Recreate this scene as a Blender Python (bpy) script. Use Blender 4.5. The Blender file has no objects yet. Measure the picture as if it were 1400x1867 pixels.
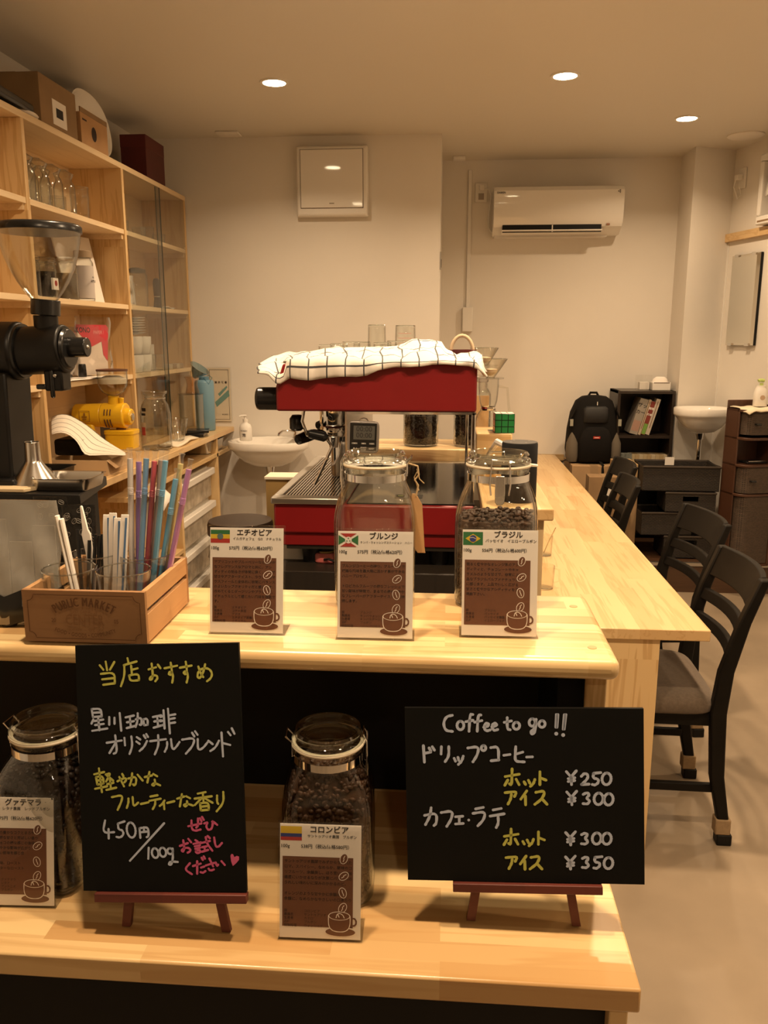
import bpy, bmesh, math, random
from mathutils import Vector, Matrix, Euler
random.seed(7)
sc = bpy.context.scene
COL = sc.collection
PI = math.pi
# ---------------------------------------------------------------- camera
FPX, CX, CY, EYE = 1510.0, 700.0, 933.5, 1.5          # focal length in pixels of the 1400x1867 frame, eye height (m)
PITCH = math.atan((CY - 613) / FPX)
YAW = math.atan((820 - CX) * math.cos(PITCH) / FPX)
cam = bpy.data.cameras.new('camera')
cam_o = bpy.data.objects.new('camera', cam)
COL.objects.link(cam_o)
cam.sensor_fit = 'VERTICAL'
cam.sensor_height = 36.0
cam.lens = 36.0 * FPX / 1867
cam.clip_start = 0.02
cam_o.location = (0, 0, EYE)
cam_o.rotation_euler = (PI / 2 - PITCH, 0, YAW)
sc.camera = cam_o
# ---------------------------------------------------------------- world, exposure, lights of the room
w = bpy.data.worlds.new('night')
sc.world = w
w.use_nodes = True
w.node_tree.nodes['Background'].inputs[0].default_value = (1.0, 0.8, 0.6, 1)
w.node_tree.nodes['Background'].inputs[1].default_value = 0.015
vs = sc.view_settings
vs.view_transform = 'Standard'
vs.look = 'None'
vs.exposure = 0.0
vs.gamma = 1.0
vs.use_curve_mapping = False
sc.cycles.use_denoising = True
sc.cycles.max_bounces = 12
sc.cycles.transparent_max_bounces = 24
sc.cycles.caustics_reflective = False
sc.cycles.caustics_refractive = False
sc.cycles.sample_clamp_indirect = 25.0
LIGHT_COLOR = (1.0, 0.72, 0.45)
LIGHT_SPREAD = 146.0
LIGHT_POWER = 14.5
CEIL = 2.62
# (x, y, power factor) of the ceiling downlights; the first three are in the picture
LAMPS = [(-0.807, 4.0, 1.0), (0.486, 4.0, 1.0), (1.221, 4.787, 0.9),
         (-0.807, 2.43, 1.0), (0.486, 2.43, 1.9), (1.75, 3.0, 0.7),
         (-0.30, 0.87, 1.15), (0.486, 0.87, 1.25), (1.75, 1.0, 0.7), (0.3, -1.0, 0.45)]

# ---------------------------------------------------------------- picture ray -> point on a real plane (used to read positions)
_cp, _sp, _cy, _sy = math.cos(PITCH), math.sin(PITCH), math.cos(YAW), math.sin(YAW)
_FW = Vector((-_sy * _cp, _cy * _cp, -_sp)); _RT = Vector((_cy, _sy, 0)); _UP = Vector((-_sy * _sp, _cy * _sp, _cp))
def ray(px, py): return _FW + _RT * ((px - CX) / FPX) - _UP * ((py - CY) / FPX)
def at_y(px, py, y):
    r = ray(px, py); return Vector((0, 0, EYE)) + r * (y / r.y)
def at_z(px, py, z):
    r = ray(px, py); return Vector((0, 0, EYE)) + r * ((z - EYE) / r.z)
def at_x(px, py, x):
    r = ray(px, py); return Vector((0, 0, EYE)) + r * (x / r.x)
def at_plane(px, py, p0, n):
    r = ray(px, py); o = Vector((0, 0, EYE)); return o + r * ((Vector(p0) - o).dot(Vector(n)) / r.dot(Vector(n)))

# ---------------------------------------------------------------- materials
MATS = {}
def lin(c):
    return tuple(((v / 255) / 12.92 if v / 255 <= 0.04045 else ((v / 255 + 0.055) / 1.055) ** 2.4) for v in c)
def nodes(name):
    m = bpy.data.materials.new(name); m.use_nodes = True
    nt = m.node_tree; b = nt.nodes['Principled BSDF']
    return m, nt, b
def N(nt, typ, **kw):
    n = nt.nodes.new(typ)
    for k, v in kw.items():
        if k.startswith('i_'): n.inputs[int(k[2:]) if k[2:].isdigit() else k[2:].replace('_', ' ')].default_value = v
        else: setattr(n, k, v)
    return n
def L(nt, a, b): nt.links.new(a, b)
def plain(name, col, rough=0.5, metal=0.0, spec=0.5, bump=None, vary=0.0, coat=0.0, trans=0.0, ior=1.45, alpha=None, emit=None, estr=0.0, sheen=0.0, vscale=8.0):
    if name in MATS: return MATS[name]
    m, nt, b = nodes(name)
    b.inputs['Base Color'].default_value = (*col, 1)
    b.inputs['Roughness'].default_value = rough
    b.inputs['Metallic'].default_value = metal
    b.inputs['Specular IOR Level'].default_value = spec
    b.inputs['Coat Weight'].default_value = coat
    b.inputs['Transmission Weight'].default_value = trans
    b.inputs['IOR'].default_value = ior
    b.inputs['Sheen Weight'].default_value = sheen
    if emit: 
        b.inputs['Emission Color'].default_value = (*emit, 1); b.inputs['Emission Strength'].default_value = estr
    tc = None
    if vary or bump: tc = N(nt, 'ShaderNodeTexCoord')
    if vary:
        n = N(nt, 'ShaderNodeTexNoise', i_Scale=vscale, i_Detail=5.0)
        L(nt, tc.outputs['Object'], n.inputs['Vector'])
        r = N(nt, 'ShaderNodeValToRGB')
        r.color_ramp.elements[0].position = 0.3; r.color_ramp.elements[1].position = 0.7
        r.color_ramp.elements[0].color = (*[c * (1 - vary) for c in col], 1)
        r.color_ramp.elements[1].color = (*[min(1, c * (1 + vary)) for c in col], 1)
        L(nt, n.outputs['Fac'], r.inputs['Fac']); L(nt, r.outputs['Color'], b.inputs['Base Color'])
    if bump:
        n = N(nt, 'ShaderNodeTexNoise', i_Scale=float(bump[0]), i_Detail=4.0)
        L(nt, tc.outputs['Object'], n.inputs['Vector'])
        bp = N(nt, 'ShaderNodeBump', i_Strength=bump[1], i_Distance=bump[2] if len(bump) > 2 else 0.002)
        L(nt, n.outputs['Fac'], bp.inputs['Height']); L(nt, bp.outputs['Normal'], b.inputs['Normal'])
    MATS[name] = m
    return m
def thin_glass(name, tint=(0.96, 0.97, 0.95), ior=1.45, rough=0.0, milky=0.0, mcol=(0.8, 0.8, 0.8), gain=1.0, edge=0.45):
    """clear walls: light passes straight through, the surface mirrors by Fresnel"""
    if name in MATS: return MATS[name]
    m, nt, b = nodes(name); nt.nodes.remove(b)
    out = nt.nodes['Material Output']
    tr = N(nt, 'ShaderNodeBsdfTransparent')
    lw = N(nt, 'ShaderNodeLayerWeight'); lw.inputs['Blend'].default_value = 0.5      # light crosses more glass where the wall is seen edge-on
    pw = N(nt, 'ShaderNodeMath', operation='POWER'); pw.inputs[1].default_value = 5.0; L(nt, lw.outputs['Facing'], pw.inputs[0])
    tm = N(nt, 'ShaderNodeMixRGB'); tm.inputs[1].default_value = (*tint, 1); tm.inputs[2].default_value = (*[c * edge for c in tint], 1)
    L(nt, pw.outputs[0], tm.inputs[0]); L(nt, tm.outputs[0], tr.inputs[0])
    gl = N(nt, 'ShaderNodeBsdfGlossy'); gl.inputs['Roughness'].default_value = rough
    fr = N(nt, 'ShaderNodeFresnel')            # same reflectance on both faces of the wall
    ge = N(nt, 'ShaderNodeNewGeometry'); mr = N(nt, 'ShaderNodeMapRange')
    mr.inputs['To Min'].default_value = ior; mr.inputs['To Max'].default_value = 1 / ior
    L(nt, ge.outputs['Backfacing'], mr.inputs['Value']); L(nt, mr.outputs[0], fr.inputs['IOR'])
    mx = N(nt, 'ShaderNodeMixShader')
    if gain != 1.0:
        mu = N(nt, 'ShaderNodeMath', operation='MULTIPLY', use_clamp=True); mu.inputs[1].default_value = gain
        L(nt, fr.outputs[0], mu.inputs[0]); L(nt, mu.outputs[0], mx.inputs[0])
    else: L(nt, fr.outputs[0], mx.inputs[0])
    last = tr
    if milky:
        df = N(nt, 'ShaderNodeBsdfDiffuse'); df.inputs[0].default_value = (*mcol, 1)
        m2 = N(nt, 'ShaderNodeMixShader'); m2.inputs[0].default_value = milky
        L(nt, tr.outputs[0], m2.inputs[1]); L(nt, df.outputs[0], m2.inputs[2]); last = m2
    L(nt, last.outputs[0], mx.inputs[1]); L(nt, gl.outputs[0], mx.inputs[2])
    L(nt, mx.outputs[0], out.inputs['Surface'])
    MATS[name] = m
    return m
def wood(name, light, dark, axis='X', stave=(0.45, 0.045), rough=0.4, contrast=0.5, grain=1.0, gscale=1.0, coat=0.0, streak=0.35):
    """jointed pine boards: staves of differing tone along the axis, stretched grain within each"""
    if name in MATS: return MATS[name]
    m, nt, b = nodes(name)
    b.inputs['Roughness'].default_value = rough
    b.inputs['Coat Weight'].default_value = coat; b.inputs['Coat Roughness'].default_value = 0.25
    tc = N(nt, 'ShaderNodeTexCoord'); mp = N(nt, 'ShaderNodeMapping')
    mp.inputs['Rotation'].default_value = {'X': (0, 0, 0), 'Y': (0, 0, -PI / 2), 'Z': (0, PI / 2, 0), 'XZ': (PI / 2, 0, 0), 'YZ': (PI / 2, 0, -PI / 2)}[axis]
    if axis == 'YZ': mp.vector_type = 'TEXTURE'; mp.inputs['Rotation'].default_value = (PI / 2, 0, PI / 2)
    L(nt, tc.outputs['Object'], mp.inputs['Vector'])
    br = N(nt, 'ShaderNodeTexBrick', offset=0.37, offset_frequency=2, squash=0.8, squash_frequency=3)
    br.inputs['Color1'].default_value = (0, 0, 0, 1); br.inputs['Color2'].default_value = (1, 1, 1, 1); br.inputs['Mortar'].default_value = (0.4, 0.4, 0.4, 1)
    br.inputs['Scale'].default_value = 1.0; br.inputs['Mortar Size'].default_value = 0.0
    br.inputs['Brick Width'].default_value = stave[0]; br.inputs['Row Height'].default_value = stave[1]
    L(nt, mp.outputs[0], br.inputs['Vector'])
    sc_ = N(nt, 'ShaderNodeVectorMath', operation='MULTIPLY'); sc_.inputs[1].default_value = (1.6 * gscale, 26 * gscale, 26 * gscale)
    L(nt, mp.outputs[0], sc_.inputs[0])
    sh = N(nt, 'ShaderNodeVectorMath', operation='MULTIPLY_ADD'); sh.inputs[1].default_value = (7.0, 13.0, 5.0)
    L(nt, br.outputs['Color'], sh.inputs[0]); L(nt, sc_.outputs[0], sh.inputs[2])
    n1 = N(nt, 'ShaderNodeTexNoise', i_Scale=1.0, i_Detail=3.0, i_Distortion=0.4); L(nt, sh.outputs[0], n1.inputs['Vector'])
    wv = N(nt, 'ShaderNodeMath', operation='MULTIPLY'); wv.inputs[1].default_value = 24.0 * grain; L(nt, n1.outputs['Fac'], wv.inputs[0])
    sn = N(nt, 'ShaderNodeMath', operation='SINE'); L(nt, wv.outputs[0], sn.inputs[0])
    rp = N(nt, 'ShaderNodeMapRange'); rp.inputs['From Min'].default_value = 0.45; rp.inputs['From Max'].default_value = 1.0
    L(nt, sn.outputs[0], rp.inputs['Value'])
    mx0 = N(nt, 'ShaderNodeMixRGB'); mx0.inputs[1].default_value = (*light, 1)
    mid = tuple(l * (1 - contrast) + d * contrast for l, d in zip(light, dark)); mx0.inputs[2].default_value = (*mid, 1)
    L(nt, br.outputs['Color'], mx0.inputs[0])
    mx1 = N(nt, 'ShaderNodeMixRGB'); mx1.inputs[2].default_value = (*dark, 1)
    f = N(nt, 'ShaderNodeMath', operation='MULTIPLY'); f.inputs[1].default_value = streak; L(nt, rp.outputs[0], f.inputs[0])
    L(nt, f.outputs[0], mx1.inputs[0]); L(nt, mx0.outputs[0], mx1.inputs[1])
    L(nt, mx1.outputs[0], b.inputs['Base Color'])
    MATS[name] = m
    return m
def weave(name, c1, c2, sx, sz, bump=0.6, rough=0.6):
    """wicker: offset short strands seen on every upright face"""
    if name in MATS: return MATS[name]
    m, nt, b = nodes(name); b.inputs['Roughness'].default_value = rough
    tc = N(nt, 'ShaderNodeTexCoord'); sp = N(nt, 'ShaderNodeSeparateXYZ'); L(nt, tc.outputs['Object'], sp.inputs[0])
    ad = N(nt, 'ShaderNodeMath', operation='ADD'); L(nt, sp.outputs[0], ad.inputs[0]); L(nt, sp.outputs[1], ad.inputs[1])
    cb = N(nt, 'ShaderNodeCombineXYZ'); L(nt, ad.outputs[0], cb.inputs[0]); L(nt, sp.outputs[2], cb.inputs[1])
    br = N(nt, 'ShaderNodeTexBrick', offset=0.5); br.inputs['Color1'].default_value = (*c1, 1)
    br.inputs['Color2'].default_value = (*[v * 1.5 for v in c1], 1); br.inputs['Mortar'].default_value = (*c2, 1)
    br.inputs['Scale'].default_value = 1.0; br.inputs['Mortar Size'].default_value = sz * 0.16; br.inputs['Mortar Smooth'].default_value = 1.0
    br.inputs['Brick Width'].default_value = sx; br.inputs['Row Height'].default_value = sz
    L(nt, cb.outputs[0], br.inputs['Vector']); L(nt, br.outputs['Color'], b.inputs['Base Color'])
    bp = N(nt, 'ShaderNodeBump', i_Strength=bump, i_Distance=0.004, invert=True); L(nt, br.outputs['Fac'], bp.inputs['Height'])
    L(nt, bp.outputs['Normal'], b.inputs['Normal'])
    MATS[name] = m
    return m
def checked_cloth(name, col, line, period, width, both=True):
    """cloth with thin dark window-pane lines woven in (uv space in metres)"""
    if name in MATS: return MATS[name]
    m, nt, b = nodes(name); b.inputs['Roughness'].default_value = 0.9; b.inputs['Sheen Weight'].default_value = 0.2
    tc = N(nt, 'ShaderNodeTexCoord'); sp = N(nt, 'ShaderNodeSeparateXYZ'); L(nt, tc.outputs['UV'], sp.inputs[0])
    fac = None
    for ax in ((0, 1) if both else (1,)):
        d = N(nt, 'ShaderNodeMath', operation='DIVIDE'); d.inputs[1].default_value = period; L(nt, sp.outputs[ax], d.inputs[0])
        fr = N(nt, 'ShaderNodeMath', operation='FRACT'); L(nt, d.outputs[0], fr.inputs[0])
        lt = N(nt, 'ShaderNodeMath', operation='LESS_THAN'); lt.inputs[1].default_value = width / period; L(nt, fr.outputs[0], lt.inputs[0])
        if fac is None: fac = lt
        else:
            mxm = N(nt, 'ShaderNodeMath', operation='MAXIMUM'); L(nt, fac.outputs[0], mxm.inputs[0]); L(nt, lt.outputs[0], mxm.inputs[1]); fac = mxm
    mx = N(nt, 'ShaderNodeMixRGB'); mx.inputs[1].default_value = (*col, 1); mx.inputs[2].default_value = (*line, 1)
    L(nt, fac.outputs[0], mx.inputs[0]); L(nt, mx.outputs[0], b.inputs['Base Color'])
    n = N(nt, 'ShaderNodeTexNoise', i_Scale=60.0, i_Detail=4.0); L(nt, tc.outputs['UV'], n.inputs['Vector'])
    bp = N(nt, 'ShaderNodeBump', i_Strength=0.3, i_Distance=0.003); L(nt, n.outputs['Fac'], bp.inputs['Height']); L(nt, bp.outputs['Normal'], b.inputs['Normal'])
    MATS[name] = m
    return m

PINE_L, PINE_D = (0.74, 0.53, 0.27), (0.50, 0.29, 0.11)
m_wall = plain('wallpaper', (0.74, 0.70, 0.64), 0.75, bump=(220, 0.12, 0.001), vary=0.03, vscale=2.0)
m_ceil = plain('ceiling_paint', (0.68, 0.64, 0.57), 0.42, bump=(3, 0.05, 0.01))
m_floor = plain('mortar_floor', (0.285, 0.222, 0.155), 0.45, vary=0.15, vscale=3.0, bump=(6, 0.08, 0.004))
m_pine_x = wood('pine_jointed_x', (0.80, 0.60, 0.31), (0.47, 0.26, 0.095), 'X', (0.36, 0.034), 0.28, coat=0.3, contrast=0.85, streak=0.40)
m_pine_y = wood('pine_jointed_y', PINE_L, PINE_D, 'Y', (0.62, 0.062), 0.34, coat=0.25, contrast=0.55, streak=0.45)
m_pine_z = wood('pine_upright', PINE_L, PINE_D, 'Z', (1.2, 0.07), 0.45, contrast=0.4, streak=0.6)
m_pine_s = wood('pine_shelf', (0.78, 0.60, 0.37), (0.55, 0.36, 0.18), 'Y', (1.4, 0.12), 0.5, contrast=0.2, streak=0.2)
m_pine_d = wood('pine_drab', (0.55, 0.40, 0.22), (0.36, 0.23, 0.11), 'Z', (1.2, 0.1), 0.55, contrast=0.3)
m_crate = wood('crate_wood_shaded', (0.29, 0.150, 0.062), (0.20, 0.097, 0.038), 'X', (1.0, 0.2), 0.6, contrast=0.2, gscale=2.2, streak=0.22)  # same wood darkened: shade on the crate's front put into its colour
m_crate_y = wood('crate_wood_side', (0.46, 0.26, 0.115), (0.32, 0.165, 0.068), 'Y', (1.0, 0.2), 0.6, contrast=0.2, gscale=2.2, streak=0.22)  # undarkened copy of the crate wood for the lit sides
m_engrave = plain('burnt_engraving', (0.13, 0.055, 0.02), 0.8)
m_engrave_l = plain('faint_engraving', (0.235, 0.112, 0.042), 0.8)
m_black = plain('black_paint', (0.007, 0.0065, 0.006), 0.55, spec=0.25)
m_black_s = plain('black_satin', (0.008, 0.0075, 0.007), 0.38, spec=0.35)
m_black_p = plain('black_plastic', (0.012, 0.012, 0.012), 0.25)
m_dark_lam = plain('dark_laminate', (0.022, 0.016, 0.011), 0.5)
m_board = plain('chalkboard', (0.006, 0.006, 0.0055), 0.5, spec=0.12)
m_red_wood = wood('red_brown_easel', (0.11, 0.022, 0.014), (0.05, 0.01, 0.007), 'X', (1, 1), 0.5)
m_chalk_w = plain('white_marker', (0.40, 0.45, 0.56), 0.85, emit=None)
m_chalk_y = plain('yellow_marker', (0.42, 0.42, 0.085), 0.85)
m_chalk_p = plain('pink_marker', (0.48, 0.085, 0.19), 0.85)
m_steel = plain('steel', (0.62, 0.60, 0.57), 0.22, 1.0)
m_brushed = plain('brushed_steel', (0.50, 0.47, 0.43), 0.38, 1.0)
m_chrome = plain('chrome', (0.80, 0.80, 0.80), 0.07, 1.0)
m_red = plain('red_enamel', (0.23, 0.010, 0.012), 0.35, vary=0.05)
m_glass = thin_glass('clear_glass', (0.968, 0.972, 0.96), 1.48, gain=1.2, edge=0.38)
m_glass_t = thin_glass('glass_thin', (0.975, 0.98, 0.97), 1.45, gain=1.4, edge=0.4)
m_pane = thin_glass('sheet_glass', (0.965, 0.975, 0.96), 1.5, edge=0.6)
m_acryl = thin_glass('acrylic', (0.992, 0.993, 0.99), 1.3, edge=0.85)
m_solid_glass = thin_glass('thick_glass', (0.95, 0.965, 0.945), 1.55, gain=2.2, edge=0.25)
m_film = thin_glass('cellophane', (0.985, 0.985, 0.985), 1.45, 0.10, 0.04, (0.8, 0.8, 0.8), gain=2.2, edge=0.8)
m_rim = thin_glass('glass_rim', (0.90, 0.92, 0.90), 1.5, gain=5.0, edge=0.5)
m_rubber = plain('pale_rubber', (0.72, 0.64, 0.50), 0.5)
m_bean = plain('roast_bean', (0.048, 0.023, 0.012), 0.45, spec=0.3, vary=0.35, vscale=60.0)
m_bean_d = plain('dark_roast', (0.012, 0.007, 0.005), 0.45, spec=0.25)
m_paper = plain('white_paper', (0.82, 0.77, 0.71), 0.8)
m_paper2 = plain('cream_paper', (0.74, 0.66, 0.52), 0.85)
m_ink = plain('black_ink', (0.015, 0.012, 0.012), 0.7)
m_brown_d = plain('brown_part', (0.10, 0.04, 0.02), 0.5)
m_brown = plain('brown_print', (0.150, 0.060, 0.030), 0.6)
m_brown_ink = plain('dark_brown_ink', (0.022, 0.009, 0.006), 0.7)
m_card = plain('cardboard', (0.42, 0.27, 0.14), 0.85, vary=0.08, vscale=10)
m_card_d = plain('cardboard_dark', (0.27, 0.17, 0.085), 0.85, vary=0.1, vscale=10)
m_white = plain('white_plastic', (0.76, 0.73, 0.68), 0.28)
m_white_g = plain('white_gloss', (0.78, 0.75, 0.70), 0.045)
m_ceramic = plain('ceramic', (0.80, 0.77, 0.72), 0.08, coat=0.3)
m_yellow = plain('yellow_enamel', (0.74, 0.44, 0.02), 0.25)
m_wrap = thin_glass('clear_wrap', (0.99, 0.99, 0.99), 1.4, 0.05, edge=0.9)
m_cream = plain('cream_board', (0.70, 0.55, 0.34), 0.55)
m_chair = plain('chair_black', (0.0068, 0.0055, 0.0043), 0.5, spec=0.17, vary=0.2, vscale=20)
m_fabric = plain('chair_fabric', (0.115, 0.085, 0.060), 0.95, vary=0.15, vscale=120, bump=(500, 0.4, 0.001), sheen=0.15)
m_felt = plain('tan_sock', (0.30, 0.21, 0.12), 0.95, vary=0.1, vscale=100)
m_wicker = weave('dark_wicker', (0.019, 0.013, 0.0085), (0.003, 0.002, 0.0015), 0.020, 0.0085, 0.9)
m_wicker_b = weave('brown_wicker', (0.060, 0.039, 0.025), (0.013, 0.008, 0.005), 0.010, 0.0055, 0.6)
m_brown_wood = wood('red_brown_cabinet', (0.075, 0.031, 0.016), (0.04, 0.016, 0.008), 'Z', (1, 0.2), 0.4)
m_step = wood('dark_step', (0.080, 0.040, 0.020), (0.045, 0.020, 0.010), 'X', (0.9, 0.09), 0.35)
m_espresso_wood = plain('dark_brown_board', (0.020, 0.012, 0.008), 0.4)
m_nylon = plain('black_nylon', (0.0075, 0.0065, 0.006), 0.85, spec=0.2, bump=(300, 0.3, 0.001))
m_mesh_gray = plain('grey_mesh_cloth', (0.12, 0.10, 0.075), 0.9, bump=(400, 0.3, 0.001))
m_maroon = plain('maroon_box', (0.075, 0.008, 0.008), 0.5, vary=0.15)
m_lamp = plain('lamp_diffuser', (0.9, 0.85, 0.75), 0.5, emit=(1.0, 0.80, 0.50), estr=45.0)
m_mirror = plain('mirror_glass', (0.86, 0.86, 0.82), 0.0, 1.0)
m_blue_t = plain('blue_plastic', (0.16, 0.30, 0.40), 0.35)
m_towel = checked_cloth('check_towel', (0.80, 0.75, 0.68), (0.05, 0.05, 0.055), 0.050, 0.0036)
m_towel_s = checked_cloth('striped_towel', (0.78, 0.72, 0.62), (0.05, 0.05, 0.05), 0.045, 0.0035, both=False)
# ---------------------------------------------------------------- mesh building
def ellipse(n, rx, ry=None, e=2.0, ph=0.0):
    ry = rx if ry is None else ry; out = []
    for i in range(n):
        a = 2 * PI * i / n + ph; c, s = math.cos(a), math.sin(a)
        if e == 2.0: out.append((rx * c, ry * s))
        else: out.append((rx * math.copysign(abs(c) ** (2 / e), c), ry * math.copysign(abs(s) ** (2 / e), s)))
    return out
class MB:
    def __init__(self): self.v = []; self.f = []; self.m = []; self.uv = None
    def add(self, verts, faces, mat=0, M=None):
        b = len(self.v)
        self.v += [tuple(M @ Vector(p)) for p in verts] if M is not None else [tuple(p) for p in verts]
        self.f += [tuple(i + b for i in f) for f in faces]; self.m += [mat] * len(faces); return self
    def box(self, x0, x1, y0, y1, z0, z1, mat=0, M=None):
        v = [(x, y, z) for z in (z0, z1) for y in (y0, y1) for x in (x0, x1)]
        return self.add(v, [(0, 2, 3, 1), (4, 5, 7, 6), (0, 1, 5, 4), (2, 6, 7, 3), (0, 4, 6, 2), (1, 3, 7, 5)], mat, M)
    def loft(self, rings, mat=0, cap0=True, cap1=True, M=None, closed=False):
        n = len(rings[0]); v = [p for r in rings for p in r]; f = []
        R = len(rings)
        for k in range(R if closed else R - 1):
            a, b = k * n, ((k + 1) % R) * n
            for i in range(n): f.append((a + i, a + (i + 1) % n, b + (i + 1) % n, b + i))
        if not closed:
            if cap0: f.append(tuple(reversed(range(n))))
            if cap1: f.append(tuple((R - 1) * n + i for i in range(n)))
        return self.add(v, f, mat, M)
    def lathe(self, prof, n=32, mat=0, c=(0, 0, 0), cap0=True, cap1=True, M=None, e=None):
        rings = []
        for k, p in enumerate(prof):
            r, z = p[0], p[1]; ex = p[2] if len(p) > 2 else 2.0
            rings.append([(c[0] + x, c[1] + y, c[2] + z) for x, y in ellipse(n, r, r, ex)])
        return self.loft(rings, mat, cap0, cap1, M)
    def shell(self, prof, n=32, t=0.003, mat=0, c=(0, 0, 0), M=None, bottom=None):
        """a vessel with inner and outer wall, open at the top"""
        bt = t if bottom is None else bottom
        inner = []
        for p in reversed(prof):
            inner.append((max(0.0005, p[0] - t), max(p[1], prof[0][1] + bt), *(p[2:])))
        return self.lathe(list(prof) + inner, n, mat, c, True, True, M)
    def bead(self, r, z, t=0.0012, c=(0, 0), mat=0, n=40):
        return self.tube([(c[0] + r * math.cos(2 * PI * i / n), c[1] + r * math.sin(2 * PI * i / n), z) for i in range(n)], t, 6, mat, closed=True)
    def cyl(self, a, b, r, r2=None, n=20, mat=0, M=None):
        a, b = Vector(a), Vector(b); d = (b - a); q = d.to_track_quat('Z', 'Y').to_matrix().to_4x4()
        T = Matrix.Translation(a) @ q; r2 = r if r2 is None else r2
        ring0 = [(x, y, 0) for x, y in ellipse(n, r)]; ring1 = [(x, y, d.length) for x, y in ellipse(n, r2)]
        return self.loft([ring0, ring1], mat, True, True, (M @ T) if M is not None else T)
    def tube(self, pts, r, n=8, mat=0, closed=False, M=None, rs=None, flat=1.0):
        P = [Vector(p) for p in pts]; rings = []; prev = None; K = len(P)
        for k in range(K):
            if closed: t = (P[(k + 1) % K] - P[k - 1])
            else: t = (P[min(k + 1, K - 1)] - P[max(k - 1, 0)])
            if t.length < 1e-9: t = Vector((0, 0, 1))
            t.normalize()
            if prev is None:
                a = Vector((0, 0, 1)) if abs(t.z) < 0.9 else Vector((1, 0, 0))
                u = t.cross(a).normalized()
            else:
                u = prev - t * prev.dot(t)
                u = u.normalized() if u.length > 1e-6 else t.orthogonal().normalized()
            prev = u; v = t.cross(u); rr = rs[k] if rs else r
            rings.append([tuple(P[k] + u * (rr * c) + v * (rr * s * flat)) for c, s in ellipse(n, 1.0)])
        return self.loft(rings, mat, True, True, M, closed)
    def prism(self, poly, z0, z1, mat=0, M=None):
        return self.loft([[(x, y, z0) for x, y in poly], [(x, y, z1) for x, y in poly]], mat, True, True, M)
    def ball(self, c, rx, ry=None, rz=None, n=16, k=10, mat=0, M=None, e=2.0):
        ry = rx if ry is None else ry; rz = rx if rz is None else rz; rings = []
        for i in range(1, k):
            a = -PI / 2 + PI * i / k; cr = math.cos(a); sr = math.sin(a)
            if e != 2.0: cr = abs(cr) ** (2 / e); sr = math.copysign(abs(sr) ** (2 / e), sr)
            rings.append([(c[0] + x * cr, c[1] + y * cr, c[2] + rz * sr) for x, y in ellipse(n, rx, ry, e)])
        v = [p for r in rings for p in r] + [(c[0], c[1], c[2] - rz), (c[0], c[1], c[2] + rz)]
        f = []
        for j in range(len(rings) - 1):
            for i in range(n): f.append((j * n + i, j * n + (i + 1) % n, (j + 1) * n + (i + 1) % n, (j + 1) * n + i))
        B, T = len(v) - 2, len(v) - 1; o = (len(rings) - 1) * n
        for i in range(n):
            f.append((B, (i + 1) % n, i)); f.append((T, o + i, o + (i + 1) % n))
        return self.add(v, f, mat, M)
    def sheet(self, rows, thick=0.002, mat=0, M=None):
        """a cloth or paper surface through rows of points; keeps uv in metres"""
        R, C = len(rows), len(rows[0]); P = [[Vector(p) for p in r] for r in rows]
        uv = []
        cu = [0.0]
        for j in range(1, C): cu.append(cu[-1] + sum((P[i][j] - P[i][j - 1]).length for i in range(R)) / R)
        cv = [0.0]
        for i in range(1, R): cv.append(cv[-1] + sum((P[i][j] - P[i - 1][j]).length for j in range(C)) / C)
        v = [tuple(p) for r in P for p in r]
        f = [(i * C + j, i * C + j + 1, (i + 1) * C + j + 1, (i + 1) * C + j) for i in range(R - 1) for j in range(C - 1)]
        if self.uv is None: self.uv = {}
        b = len(self.v)
        for i in range(R):
            for j in range(C): self.uv[b + i * C + j] = (cu[j], cv[i])
        self.add(v, f, mat, M); self.solid = thick
        return self
    def text(self, s, size, x, y, M, mat=0, align='LEFT', bold=0.0, sx=1.0, depth=0.0):
        V, F = glyphs(s, size, align, bold)
        return self.add([(x + p[0] * sx, y + p[1], p[2]) for p in V], F, mat, M)
    def build(self, name, mats, parent=None, loc=None, bevel=0.0, smooth=35, seg=2, rot=None, sub=0):
        me = bpy.data.meshes.new(name); me.from_pydata(self.v, [], self.f)
        for m in (mats if isinstance(mats, (list, tuple)) else [mats]): me.materials.append(m)
        me.polygons.foreach_set('material_index', self.m)
        if self.uv is not None:
            ul = me.uv_layers.new(name='UVMap')
            for lp in me.loops: ul.data[lp.index].uv = self.uv.get(lp.vertex_index, (0, 0))
        me.update()
        if smooth:
            me.polygons.foreach_set('use_smooth', [True] * len(me.polygons)); me.set_sharp_from_angle(angle=math.radians(smooth))
        o = bpy.data.objects.new(name, me); COL.objects.link(o)
        if parent is not None: o.parent = parent
        if loc is not None: o.location = loc
        if rot is not None: o.rotation_euler = rot
        if getattr(self, 'solid', 0):
            md = o.modifiers.new('thickness', 'SOLIDIFY'); md.thickness = self.solid; md.offset = 0
        if bevel:
            md = o.modifiers.new('bevel', 'BEVEL'); md.width = bevel; md.segments = seg; md.limit_method = 'ANGLE'; md.angle_limit = math.radians(40)
        if sub:
            md = o.modifiers.new('subsurf', 'SUBSURF'); md.levels = sub; md.render_levels = sub
        return o
_GL = {}
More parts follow.
